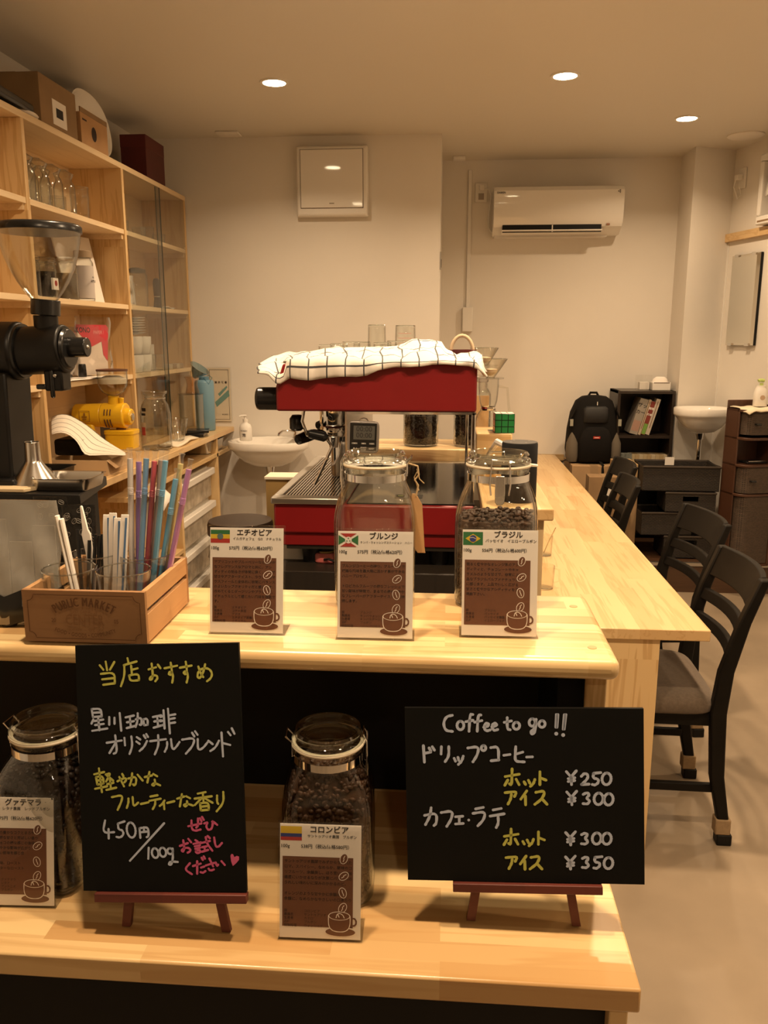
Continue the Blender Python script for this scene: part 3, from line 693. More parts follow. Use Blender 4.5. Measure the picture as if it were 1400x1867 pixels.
B1 = [  # written lines of the tall board: (colour, strokes)
 (Y_, [[(372,168),(376,225)],[(328,192),(350,222)],[(432,170),(396,222)],[(330,250),(426,240),(420,312)],[(335,287),(416,279)],[(338,324),(420,314)],
       [(525,146),(529,176)],[(495,192),(586,168)],[(498,192),(493,262),(460,334)],[(545,196),(545,256)],[(546,224),(588,214)],[(524,262),(592,250),(590,294)],[(525,262),(528,300),(590,294)],
       [(663,222),(716,208)],[(688,183),(690,268),(674,296),(660,284),(690,262),(714,262),(722,280),(702,302)],[(730,190),(746,214)],
       [(774,215),(862,198)],[(820,178),(824,235),(814,262),(798,255),(806,238),(824,240),(829,274),(818,312)],
       [(880,212),(962,198)],[(924,172),(928,230),(918,258),(902,250),(908,236),(928,240),(931,275),(918,312)],
       [(1008,205),(1020,250),(1036,276)],[(1056,190),(1040,242),(1010,288),(994,272),(1006,236),(1042,214),(1082,220),(1100,250),(1090,282),(1060,304)]]),
 (W_, [[(238,490),(242,546)],[(238,490),(306,486),(303,542)],[(245,515),(302,512)],[(243,544),(303,540)],[(242,562),(226,590)],[(248,572),(312,562)],[(250,600),(312,592)],[(277,546),(277,636)],[(226,640),(334,624)],
       [(356,545),(350,598)],[(392,550),(388,592)],[(432,518),(430,640)],
       [(470,548),(530,535)],[(476,582),(526,574)],[(470,622),(536,606)],[(500,542),(500,612)],
       [(540,562),(582,548),(576,604),(564,598)],[(558,520),(553,570),(534,614)],[(592,562),(594,602)],[(592,562),(624,556),(620,600)],[(594,602),(620,600)],
       [(662,546),(722,535)],[(668,577),(718,569)],[(660,620),(726,602)],[(692,542),(692,610)],
       [(740,500),(736,626)],[(714,546),(736,540)],[(711,576),(736,570)],[(708,606),(734,600)],[(772,490),(770,660)],[(772,536),(820,528)],[(772,562),(814,554)],[(772,590),(814,584)],
       [(318,724),(426,708)],[(384,672),(386,790),(360,800)],[(380,726),(330,796)],
       [(447,690),(446,742)],[(497,680),(498,748),(472,802)],
       [(535,685),(558,702)],[(529,716),(550,732)],[(545,782),(580,754),(604,712)],[(585,672),(596,692)],[(604,664),(614,684)],
       [(626,714),(738,700)],[(686,672),(684,742),(650,806)],
       [(745,720),(743,752),(722,788)],[(774,700),(776,776),(802,760),(832,720)],
       [(852,704),(942,690),(926,745),(870,802)],[(926,656),(940,682)],[(948,646),(963,670)],
       [(962,700),(956,780),(994,764),(1030,722)],
       [(1036,712),(1064,736)],[(1044,784),(1082,760),(1110,712)],
       [(1132,655),(1130,822)],[(1132,728),(1186,742)],[(1178,652),(1194,674)],[(1206,626),(1222,664)]]),
 (Y_, [[(205,946),(278,930)],[(216,965),(219,1020)],[(216,965),(267,958),(265,1012)],[(220,991),(263,985)],[(219,1020),(265,1012)],[(200,1050),(288,1032)],[(243,905),(246,1074)],
       [(287,948),(326,936),(284,998)],[(292,952),(336,992)],[(290,1017),(336,1007)],[(313,986),(313,1046)],[(280,1058),(352,1042)],
       [(365,997),(420,970),(433,985),(414,1004)],[(405,944),(412,962)],[(382,966),(408,1032)],
       [(445,977),(500,962),(500,1002),(484,1030),(474,1018)],[(476,940),(466,990),(450,1026)],[(514,950),(546,992)],
       [(563,967),(616,955)],[(600,930),(578,1006)],[(626,945),(652,961)],[(632,985),(634,1015),(618,1031),(608,1018),(632,1010),(667,1026)],
       [(314,1110),(392,1094),(380,1140),(345,1202)],[(431,1120),(428,1152),(412,1188)],[(462,1110),(460,1182),(498,1150)],[(516,1160),(572,1148)],
       [(590,1106),(642,1097)],[(580,1137),(662,1122)],[(622,1130),(619,1165),(598,1197)],[(688,1135),(668,1162),(650,1174)],[(681,1150),(681,1197)],[(705,1153),(758,1140)],
       [(780,1122),(832,1106)],[(816,1090),(794,1178)],[(846,1105),(872,1119)],[(848,1140),(850,1166),(832,1181),(820,1166),(850,1158),(888,1172)],
       [(930,1086),(986,1075)],[(904,1122),(1028,1105)],[(966,1082),(966,1142)],[(956,1117),(902,1168)],[(972,1117),(1030,1152)],[(940,1156),(942,1207)],[(940,1156),(1002,1148),(999,1202)],[(942,1181),(999,1174)],[(942,1207),(999,1202)],
       [(1066,1100),(1062,1148),(1070,1160)],[(1112,1074),(1110,1150),(1054,1214)]]),
 (W_, [[(246,1280),(218,1372),(302,1365)],[(264,1342),(258,1412)],[(336,1302),(335,1346),(364,1350),(370,1382),(342,1406),(316,1400)],[(336,1302),(386,1286)],O(427,1350,32,56),
       [(488,1337),(488,1407)],[(488,1337),(553,1326),(550,1394),(534,1402)],[(488,1367),(550,1360)],[(520,1330),(520,1364)],[(670,1300),(395,1577)],
       [(541,1480),(530,1562)],O(584,1520,24,36),O(640,1514,24,34),O(694,1506,20,22),[(714,1486),(710,1560),(692,1612),(672,1602),(690,1582),(742,1586)]]),
 (P_, [[(842,1322),(938,1302)],[(916,1266),(912,1320),(898,1332)],[(868,1280),(864,1342),(886,1357),(928,1346)],[(930,1264),(940,1286)],[(946,1254),(957,1276)],
       [(958,1302),(986,1290),(968,1325),(984,1352),(1010,1340),(1020,1300),(1014,1280),(1050,1312)],
       [(768,1467),(828,1446)],[(796,1425),(800,1490),(786,1512),(776,1498),(806,1478),(840,1485),(842,1505),(820,1517)],[(834,1415),(852,1440)],
       [(884,1424),(900,1436)],[(868,1452),(922,1440)],[(876,1470),(914,1462)],[(878,1488),(914,1480)],[(880,1502),(914,1496),(910,1518),(882,1520),(880,1502)],
       [(918,1447),(988,1430)],[(928,1477),(962,1470)],[(946,1474),(946,1502)],[(924,1510),(970,1496)],[(960,1402),(966,1450),(1000,1502)],[(974,1394),(990,1410)],
       [(1021,1405),(1025,1470),(1046,1476),(1074,1445)],
       [(830,1595),(786,1642),(837,1677)],[(850,1617),(908,1598)],[(884,1580),(876,1674)],[(908,1628),(932,1620)],[(902,1662),(918,1668),(938,1654)],[(918,1554),(926,1571)],[(934,1544),(942,1561)],
       [(944,1612),(1008,1592)],[(974,1560),(996,1618)],[(962,1636),(972,1652),(1000,1642)],
       [(1018,1590),(1024,1618),(1034,1606)],[(1060,1580),(1082,1608)]]),
]
HEART = [(1128,1540),(1136,1526),(1148,1528),(1156,1550),(1174,1540),(1190,1546),(1188,1570),(1165,1596),(1140,1616),(1130,1582)]
YEN = [[(-25,-33),(0,-5)],[(27,-37),(0,-5)],[(0,-5),(4,35)],[(-14,4),(20,-1)],[(-14,19),(20,14)]]
D0, D2, D3, D5 = [O(0, 0, 24, 31)], [[(-20,-14),(-2,-32),(18,-18),(8,6),(-18,29)],[(-18,29),(22,27)]], [[(-18,-22),(2,-32),(17,-20),(-2,-2),(19,12),(8,30),(-17,27)]], [[(-16,-30),(-17,-4),(8,-2),(14,16),(-4,32),(-20,28)],[(-16,-30),(22,-34)]]
HOT = [[(582,442),(656,430)],[(618,402),(617,490),(605,480)],[(596,460),(580,488)],[(640,456),(656,485)],[(682,470),(690,484)],[(705,462),(713,478)],[(739,458),(732,480),(716,494)],[(765,418),(766,486)],[(768,450),(798,462)]]
ICE = [[(582,527),(646,520),(632,548)],[(616,536),(612,562),(598,588)],[(697,518),(666,562)],[(690,545),(692,592)],[(745,526),(796,517),(780,560),(741,590)],[(778,560),(806,590)]]
B2 = [
 (W_, [[(304,124),(272,130),(256,165),(268,202),(304,206)],O(346,176,18,22),[(411,121),(396,118),(391,206)],[(374,157),(412,150)],[(453,124),(438,122),(434,206)],[(420,160),(458,152)],
       [(468,186),(496,179),(490,164),(474,168),(470,190),(480,206),(502,200)],[(510,184),(538,178),(530,164),(514,170),(511,190),(522,204),(541,198)],
       [(590,138),(590,196),(606,200)],[(575,162),(612,155)],O(638,180,17,18),O(720,164,16,19),[(740,148),(737,206),(724,226),(710,214),(732,194)],O(771,172,16,17),
       [(150,278),(154,364)],[(153,318),(188,312)],[(180,290),(189,306)],[(197,284),(208,302)],[(245,284),(243,322)],[(284,284),(284,334),(264,362)],
       [(312,345),(319,360)],[(332,340),(336,356)],[(360,334),(352,360),(334,377)],[(384,292),(442,284),(436,326),(411,364)],O(467,293,12,13),
       [(505,291),(546,285),(546,356)],[(507,359),(548,355)],[(574,331),(606,327)],[(636,287),(632,352),(642,364),(682,366)],[(635,326),(673,315)],[(694,341),(724,340)]]),
 (Y_, HOT), (Y_, ICE), (Y_, sh(HOT, -2, 320)), (Y_, sh(ICE, 8, 352)[:2] + sh(ICE, 2, 352)[2:4] + sh(ICE, -20, 352)[4:]),
 (W_, [[(150,647),(216,633),(214,690),(200,702)],[(186,606),(180,650),(154,697)],[(240,632),(302,622),(296,665),(269,707)],[(317,655),(356,652)],[(337,655),(337,690)],[(317,694),(358,691)],[(388,673)],
       [(425,613),(466,605)],[(411,637),(477,627),(470,670),(437,704)],[(519,619),(562,611)],[(503,652),(578,640)],[(545,648),(548,690),(536,714)]]),
 (W_, sh(YEN, 929, 451) + sh(D2, 1003, 457) + sh(D5, 1062, 458) + sh(D0, 1116, 457)),
 (W_, sh(YEN, 934, 558) + sh(D3, 1014, 560) + sh(D0, 1078, 562) + sh(D0, 1131, 565)),
 (W_, sh(YEN, 934, 775) + sh(D3, 1012, 776) + sh(D0, 1076, 775) + sh(D0, 1130, 776)),
 (W_, sh(YEN, 937, 908) + sh(D3, 1021, 906) + sh(D5, 1086, 908) + sh(D0, 1144, 910)),
]
def chalkboard(label, elabel, BLp, BRp, TLp, TRp, yb, yt, quad, lines, mw, extra):
    bl, br, tl, tr = at_y(*BLp, yb), at_y(*BRp, yb), at_y(*TLp, yt), at_y(*TRp, yt)
    u = (br - bl).normalized(); o = (bl + br) / 2; v = ((tl + tr) / 2 - o); h = (v - u * v.dot(u)).length; Wd = ((br - bl).length + (tr - tl).length) / 2
    M = frame(o, u, v)
    t = thing('chalkboard', label, 'chalkboard'); t.matrix_world = M
    hw = Wd / 2
    f = homography(quad, [(-hw, h), (hw, h), (hw, 0), (-hw, 0)])
    b = MB(); b.box(-hw, hw, 0, h, -0.006, 0.0)
    for mi, strokes in lines:
        for s in strokes: stroke(b, [f(*p) for p in smooth_line(s)], mw, mi, 0.0004)
    extra(b, f)
    b.build('writing_board', [m_board, m_chalk_w, m_chalk_y, m_chalk_p], t, smooth=0)
    return t, M, hw, h
def heart(b, f): b.add([(*f(*p), 0.0004) for p in HEART], [tuple(reversed(range(len(HEART))))], 3)
def bangs(b, f):
    for (x0, y0, x1, y1, dx, dy) in ((848, 124, 846, 190, 846, 222), (890, 125, 884, 200, 882, 229)):
        for k in (-5, 0, 5): stroke(b, [f(x0 + k, y0), f(x1 + k * 0.7, y1)], 0.0014, 1, 0.0004)
        stroke(b, [f(dx, dy)], 0.0024, 1, 0.0004)
QB1 = [(172, 60), (1295, 50), (1225, 1815), (28, 1805)]; QB2 = [(55, 85), (1292, 100), (1345, 1030), (52, 1003)]
cb1 = chalkboard('tall black chalkboard recommending the house blend in yellow, white and pink writing', '', (147, 1624), (455, 1627), (184, 1175), (473, 1173), 0.885, 0.945, QB1, B1, 0.00135, heart)
cb2 = chalkboard('wide black chalkboard reading Coffee to go with hot and iced prices', '', (738, 1604), (1181, 1613), (739, 1289), (1163, 1294), 0.930, 0.965, QB2, B2, 0.0017, bangs)
def easel(label, cb, lx, u0, u1):
    _, M, hw, h = cb
    t = thing('table_easel', label, 'easel', group=None)
    o = M @ Vector((0, 0, 0)); t.location = (o.x, o.y, LZ)
    def P(u, v, n): q = M @ Vector((u, v, n)); return (q.x - o.x, q.y - o.y, q.z - LZ)
    b = MB(); pts = [P(a, c, d) for d in (-0.006, 0.006) for c in (-0.012, -0.001) for a in (u0, u1)]
    b.add(pts, [(0, 2, 3, 1), (4, 5, 7, 6), (0, 1, 5, 4), (2, 6, 7, 3), (0, 4, 6, 2), (1, 3, 7, 5)]); b.build('ledge', m_red_wood, t, bevel=0.001)
    for (ub, ut) in lx:
        a = Vector(P(ub, 0, 0)); foot = Vector((ub, a.y + 0.002, 0.0)); 
        top = Vector(P(ut, h * 0.75, -0.013))
        bot = Vector((P(ub, 0, 0)[0], P(ub, 0, -0.013)[1] - 0.004, 0.0)); d = (top - bot).normalized(); s = Vector((1, 0, 0)); n = d.cross(s).normalized()
        MB().loft([[tuple(q + s * i * 0.0055 + n * j * 0.004) for i, j in ((-1, -1), (1, -1), (1, 1), (-1, 1))] for q in (bot + d * 0.002, top)]).build('leg', m_red_wood, t)
    top = Vector(P(0, h * 0.72, -0.020)); bot = Vector((0, top.y + 0.06, 0.0)); d = (top - bot).normalized()
    MB().loft([[tuple(q + Vector((i * 0.006, j * 0.004, 0))) for i, j in ((-1, -1), (1, -1), (1, 1), (-1, 1))] for q in (bot, top)]).build('rear_leg', m_red_wood, t)
    return t
easel('small red-brown wooden easel under the tall chalkboard', cb1, ((-0.055, -0.02), (0.075, 0.02)), -0.088, 0.105)
easel('small red-brown wooden easel under the wide Coffee to go chalkboard', cb2, ((-0.066, -0.03), (0.068, 0.03)), -0.090, 0.095)

# ================================================================ PRICE CARDS
CW, CH = 0.106, 0.1485
def flag(b, kind, x0, y1, M):
    w_, h_ = 0.0265, 0.0178; z = 0.0006; x1, y0 = x0 + w_, y1 - h_; ix = {'green': 3, 'yellow': 4, 'red': 5, 'blue': 6, 'white': 0, 'teal': 7, 'sky': 8}
    def q(a, c, d, e, m, zz=z): b.add([(a, d, zz), (c, d, zz), (c, e, zz), (a, e, zz)], [(0, 1, 2, 3)], ix[m], M)
    def poly(p, m, zz): b.add([(x, y, zz) for x, y in p], [tuple(range(len(p)))], ix[m], M)
    cx, cy = (x0 + x1) / 2, (y0 + y1) / 2
    if kind == 'ethiopia':
        for k, m in enumerate(('red', 'yellow', 'green')): q(x0, x1, y0 + h_ * k / 3, y0 + h_ * (k + 1) / 3, m)
        poly([(cx + 0.0042 * c, cy + 0.0042 * s) for c, s in ellipse(20, 1)], 'teal', z + 2e-4)
    elif kind == 'colombia':
        q(x0, x1, y0, y0 + h_ * .25, 'red'); q(x0, x1, y0 + h_ * .25, y0 + h_ * .5, 'blue'); q(x0, x1, y0 + h_ * .5, y1, 'yellow')
    elif kind == 'brazil':
        q(x0, x1, y0, y1, 'green'); poly([(x0 + .003, cy), (cx, y0 + .0025), (x1 - .003, cy), (cx, y1 - .0025)], 'yellow', z + 2e-4)
        poly([(cx + 0.0046 * c, cy + 0.0046 * s) for c, s in ellipse(20, 1)], 'blue', z + 4e-4)
        b.add([(cx - .0045, cy + .0012, z + 6e-4), (cx - .0045, cy + .0006, z + 6e-4), (cx, cy + .0012, z + 6e-4), (cx + .0043, cy - .0008, z + 6e-4), (cx + .0043, cy - .0002, z + 6e-4), (cx, cy + .0019, z + 6e-4)], [(0, 1, 2, 5), (5, 2, 3, 4)], 0, M)
    elif kind == 'burundi':
        q(x0, x1, y0, y1, 'white')
        d = .0022
        poly([(x0 + d, y1), (cx, cy + d * .8), (x1 - d, y1)][::-1], 'red', z + 2e-4); poly([(x0 + d, y0), (x1 - d, y0), (cx, cy - d * .8)], 'red', z + 2e-4)
        poly([(x0, y0 + d), (cx - d, cy), (x0, y1 - d)], 'green', z + 2e-4); poly([(x1, y0 + d), (x1, y1 - d), (cx + d, cy)], 'green', z + 2e-4)
        poly([(cx + 0.0045 * c, cy + 0.0045 * s) for c, s in ellipse(20, 1)], 'white', z + 4e-4)
        for a in (90, 210, 330):
            xx, yy = cx + .0023 * math.cos(math.radians(a)), cy + .0023 * math.sin(math.radians(a)); poly([(xx + .0008 * c, yy + .0008 * s) for c, s in ellipse(8, 1)], 'green', z + 6e-4)
    elif kind == 'guatemala':
        for k, m in enumerate(('sky', 'white', 'sky')): q(x0 + w_ * k / 3, x0 + w_ * (k + 1) / 3, y0, y1, m)
        b.add([(x0, y0, z), (x1, y0, z), (x1, y0 + 4e-4, z), (x0, y0 + 4e-4, z)], [(0, 1, 2, 3)], 6, M)
FLAGM = [plain('flag_green', (0.03, 0.16, 0.05), 0.6), plain('flag_yellow', (0.66, 0.46, 0.03), 0.6), plain('flag_red', (0.42, 0.035, 0.03), 0.6), plain('flag_blue', (0.03, 0.05, 0.22), 0.6), plain('flag_teal', (0.09, 0.16, 0.18), 0.6), plain('flag_sky', (0.18, 0.30, 0.45), 0.6)]
def price_card(label, kind, title, sub, price, body, table, loc, rz, tilt=10, ssub=0.0049):
    t = thing('price_card', label, 'card stand', loc, rz)
    a = math.radians(tilt)
    M = Matrix.Translation((0, 0, 0.002)) @ Matrix.Rotation(PI / 2 - a, 4, 'X')       # local x right, y up the card, z to the viewer
    b = MB(); b.box(-CW / 2, CW / 2, 0, CH, 0.0008, 0.0020, 0, M); b.box(-CW / 2, CW / 2, 0, CH, -0.0020, -0.0008, 0, M)
    b.box(-CW / 2, CW / 2, 0.0, 0.045, 0.0, 0.002); b.box(-CW / 2, CW / 2, CH - 0.0012, CH, -0.002, 0.002, 0, M)
    b.build('acrylic_holder', m_acryl, t, bevel=0.0006)
    b = MB(); pw = CW / 2 - 0.0025; b.box(-pw, pw, 0.0015, CH - 0.0035, -0.0006, -0.0002, 0, M)
    H = CH; X = lambda u: -CW / 2 + u * CW; V = lambda v: H * (1 - v)
    Mt = M @ Matrix.Translation((0, 0, 0.0))
    flag(b, kind, X(0.03), V(0.045), M @ Matrix.Translation((0, 0, -0.0007)))
    b.text(title, 0.0098, X(0.60), V(0.070), M @ Matrix.Translation((0, 0, 0.0001)), 2, 'CENTER', 0.022)
    b.text(sub, ssub, X(0.635), V(0.125), M @ Matrix.Translation((0, 0, 0.0001)), 2, 'CENTER', 0.010)
    b.text('100g', 0.0060, X(0.03), V(0.212), M @ Matrix.Translation((0, 0, 0.0001)), 2, 'LEFT', 0.012)
    b.text(price, 0.0058, X(0.27), V(0.212), M @ Matrix.Translation((0, 0, 0.0001)), 2, 'LEFT', 0.012)
    z = 0.0
    def rect(u0, u1, v0, v1, m, zz): b.add([(X(u0), V(v1), zz), (X(u1), V(v1), zz), (X(u1), V(v0), zz), (X(u0), V(v0), zz)], [(0, 1, 2, 3)], m, M)
    rect(0.055, 0.885, 0.298, 0.892, 1, z)
    for k, s in enumerate(body): b.text(s, 0.0047, X(0.075), V(0.340 + 0.0455 * k), M @ Matrix.Translation((0, 0, 0.00012)), 9, 'LEFT', 0.014)
    for k, (s1, s2) in enumerate(table):
        b.text(s1, 0.0040, X(0.075), V(0.760 + 0.031 * k), M @ Matrix.Translation((0, 0, 0.00012)), 9, 'LEFT', 0.006)
        b.text(s2, 0.0040, X(0.31), V(0.760 + 0.031 * k), M @ Matrix.Translation((0, 0, 0.00012)), 9, 'LEFT', 0.003)
    def disc(cx, cy, rx, ry, rot, m, zz, n=28):
        c, s = math.cos(rot), math.sin(rot)
        b.add([(X(cx) + (x * c - y * s), V(cy) + (x * s + y * c), zz) for x, y in ellipse(n, rx, ry)], [tuple(range(n))], m, M)
    def line(P, w_, m, zz):
        bb = MB(); stroke(bb, [(X(p[0]), V(p[1])) for p in smooth_line(P)], w_, m, zz); b.add(bb.v, bb.f, m, M)
    for (u, v, r) in ((0.775, 0.305, -0.35), (0.775, 0.452, -0.95), (0.765, 0.594, 0.25), (0.765, 0.722, -0.5)):
        disc(u, v, 0.0049, 0.0069, r, 0, 0.0002); disc(u, v, 0.0041, 0.0061, r, 1, 0.0003)
        dx, dy = 0.0047 * math.sin(-r) / CW, 0.0047 * math.cos(r) / CH
        line([(u - dx * .8 + .004, v + dy * .8), (u + .004, v + .004), (u - .004, v - .004), (u + dx * .8, v - dy * .8)], 0.00045, 0, 0.0004)
    disc(0.74, 0.925, 0.0195, 0.0062, 0.0, 0, 0.00015); disc(0.74, 0.927, 0.0185, 0.0054, 0.0, 1, 0.00022)
    cup = [(0.60, 0.790), (0.600, 0.865), (0.625, 0.905), (0.68, 0.925), (0.78, 0.925), (0.83, 0.905), (0.855, 0.865), (0.855, 0.790)]
    b.add([(X(x), V(y), 0.0003) for x, y in cup], [tuple(range(len(cup)))], 1, M)
    disc(0.7275, 0.79, 0.0136, 0.0056, 0, 0, 0.0004); disc(0.7275, 0.79, 0.0126, 0.0048, 0, 1, 0.0005)
    line(cup, 0.0005, 0, 0.0004)
    line([(0.865, 0.815), (0.90, 0.805), (0.925, 0.825), (0.925, 0.855), (0.90, 0.872), (0.868, 0.868)], 0.0010, 1, 0.0003)
    line([(0.69, 0.805), (0.70, 0.775), (0.73, 0.765), (0.77, 0.78), (0.785, 0.805)], 0.0005, 0, 0.0006)
    line([(0.71, 0.775), (0.725, 0.80)], 0.0005, 0, 0.0006)
    b.build('printed_card', [m_paper, m_brown, m_ink] + FLAGM + [m_brown_ink], t, smooth=0)
    return t
def cpos(px, py, z): p = at_z(px, py, z); return (p.x, p.y, z)
TBL = [('国', 'エチオピア'), ('農園名', 'コチャ農園'), ('生産者', 'ゲデオ'), ('品種', 'エチオピア原種'), ('精製処理', 'ナチュラル')]
price_card('acrylic price card for Ethiopia beans with green, yellow and red flag', 'ethiopia', 'エチオピア', 'イルガチェフェ　G/3　ナチュラル', '575円（税込価格620円）',
    ['アプリコットやブルーベリーなど爽やか', 'なフレグランスなアロマと共に、アシ', 'ディティの明るさが非常に良く、一方で', '甘さやアフターテイスト、ラウンドなマ', 'ウスフィールと全体的に非常にバランス', 'のよいカップクオリティだと感じます。', '冷めてくるとダージリンやプラムなど、', 'イチュラルとして感じたい風味を堪能で', 'す。'], TBL, cpos(449, 1158, UZ), 0.015, ssub=0.0043)
price_card('acrylic price card for Burundi beans with red, white and green crossed flag', 'burundi', 'ブルンジ', 'キンバ・ウォッシングステーション　ハニー', '575円（税込価格620円）',
    ['ブルンジコーヒーの持つ、フルーティで', '複雑な風味を最大限に活かす事ができる', 'ハニープロセス。', '', 'トロピカルフルーツの様なフレッシュで', '甘い酸味が特徴で、まるでの様な爽やか', 'なフレーバーがアフターテイストまで持', '続します。'], [('国', 'ブルンジ'), ('農園名', 'キンバウォッシング'), ('生産者', 'キンバステーション'), ('品種', 'ブルボン'), ('精製処理', 'ハニープロセス')], cpos(683, 1168, UZ), 0.02, ssub=0.0035)
price_card('acrylic price card for Brazil beans with green and yellow diamond flag', 'brazil', 'ブラジル', 'パッセイオ　イエローブルボン', '556円（税込価格600円）',
    ['明るく爽やかなオレンジ系のアシ', 'ディティと、チョコレートやキャ', 'ラメルのような甘さで、非常に上', '品なブラジルパルプドナチュラル', 'に感じます。上品で優しく広がる', '甘さと爽やかなアシディティをご', '堪能下さい。'], [('国', 'ブラジル'), ('農園名', 'パッセイオ'), ('生産者', 'パッセイオ農園'), ('品種', 'イエローブルボン')], cpos(909, 1164, UZ), 0.01)
price_card('acrylic price card for Colombia beans with yellow, blue and red flag, on the lower step', 'colombia', 'コロンビア', 'サントゥアリオ農園　ブルボン', '538円（税込価格580円）',
    ['サントゥアリオ農園でみずからうまれた', 'ロマ。スパイシー、なめらか、酸味のコ', 'リフルーツ、余韻良し、ほろ苦いの後味', '適度にいかせるなりが次第にバランスの', 'うれしい味わいに深みのかかるのど。', '', 'オレンジのような甘やかに余韻の', '余韻に、なめらかなやさしいの口あたり'], [('国', 'コロンビア'), ('農園名', 'サントゥアリオ'), ('生産者', 'カミロ'), ('品種', 'ブルボン'), ('精製処理', 'ウォッシュド')], cpos(583, 1716, LZ), 0.02, ssub=0.0044)
price_card('acrylic price card for Guatemala beans cut by the left picture edge', 'guatemala', 'グァテマラ', 'レタナ農園　レッドブルボン', '575円（税込価格620円）',
    ['レタナ農園の豊かなコクとまろやかな', 'フルーツの様な甘さと芳ばしい香り', 'ナッツやチョコの様な感じの後味が', 'カレーに爽やかな酸味が広がり', 'アプやさしい酸味を感じ合', '', 'レンジの酸味、ロースト', 'ュガー、ビターなロースト'], [('国', 'グァテマラ'), ('農園名', 'レタナ'), ('生産者', 'アントニオ'), ('品種', 'ブルボン')], cpos(30, 1655, LZ), 0.045)

# ================================================================ BEAN JARS
def ring(n, a, e, z, c=(0, 0)): return [(c[0] + x, c[1] + y, z) for x, y in ellipse(n, a, a, e, 0.0)]
JAR = [(0.050, 0.0, 5), (0.057, 0.002, 5), (0.0600, 0.008, 5), (0.0612, 0.03, 5), (0.0615, 0.125, 5), (0.0605, 0.140, 4.6), (0.0575, 0.156, 3.8), (0.0525, 0.170, 3.0), (0.0475, 0.181, 2.4), (0.0452, 0.189, 2.0), (0.0452, 0.200, 2.0), (0.0470, 0.203, 2.0), (0.0470, 0.208, 2.0)]
_bean = None
def bean_geo():
    global _bean
    if _bean is None:
        b = MB(); b.ball((0, 0, 0), 0.0050, 0.0038, 0.0029, 9, 6); v = []
        for x, y, z in b.v:
            if z > 0: z *= 0.75 + 0.35 * min(1, abs(y) / 0.0018) - 0.12
            v.append((x, y, z))
        _bean = (v, b.f)
    return _bean
def beans(label, loc, height, n_side, n_top, mat, rz=0.0, prof=JAR, group=None, half=0.0585, e=5):
    """loose beans: a dark heap with a layer of separate beans on its sides and top; the heap itself is uncountable"""
    rnd = random.Random(int(loc[0] * 1000) + 5); b = MB()
    def rad(z):
        for (r0, z0, e0), (r1, z1, e1) in zip(prof[:-1], prof[1:]):
            if z0 <= z <= z1: k = (z - z0) / max(1e-6, z1 - z0); return r0 + (r1 - r0) * k - 0.0035, e0 + (e1 - e0) * k
        return prof[-1][0] - 0.004, 2.0
    zs = [0.006] + [height * k / 6 for k in range(1, 6)] + [height - 0.004]
    b.loft([ring(32, max(0.004, rad(z)[0] - 0.0045), rad(z)[1], z) for z in zs])
    V, F = bean_geo()
    def put(c, nrm):
        q = Vector(nrm).to_track_quat('Z', 'Y').to_matrix().to_4x4()
        R = Matrix.Rotation(rnd.uniform(0, 6.28), 4, 'Z') @ Matrix.Rotation(rnd.uniform(-0.7, 0.7), 4, 'X') @ Matrix.Rotation(rnd.uniform(-0.5, 0.5), 4, 'Y') @ Matrix.Scale(rnd.uniform(0.85, 1.1), 4)
        if rnd.random() < 0.4: R = R @ Matrix.Rotation(PI, 4, 'X')
        b.add(V, F, 0, Matrix.Translation(c) @ q @ R)
    for i in range(n_side):
        z = 0.008 + (height - 0.012) * ((i + rnd.random()) / n_side); a = rnd.uniform(0, 2 * PI); r, ee = rad(z); r -= 0.0042
        c, s = math.cos(a), math.sin(a)
        k = r / (abs(c) ** ee + abs(s) ** ee) ** (1 / ee); x, y = k * c, k * s
        nx, ny = math.copysign(abs(c) ** (ee - 1), c), math.copysign(abs(s) ** (ee - 1), s)
        put((x, y, z), (nx, ny, 0.001))
    r, ee = rad(height); r -= 0.005
    for i in range(n_top):
        x, y = rnd.uniform(-1, 1), rnd.uniform(-1, 1)
        if abs(x) ** ee + abs(y) ** ee > 1: continue
        put((x * r, y * r, height - 0.003 + rnd.uniform(-0.002, 0.004) + 0.004 * (x - 0.4 * y)), (rnd.uniform(-.4, .4), rnd.uniform(-.4, .4), 1))
    o = b.build('coffee_beans', mat, None, (loc[0], loc[1], loc[2] + 0.001), smooth=60); o.rotation_euler = (0, 0, rz)
    return tag(o, label, 'coffee beans', None, 'stuff')
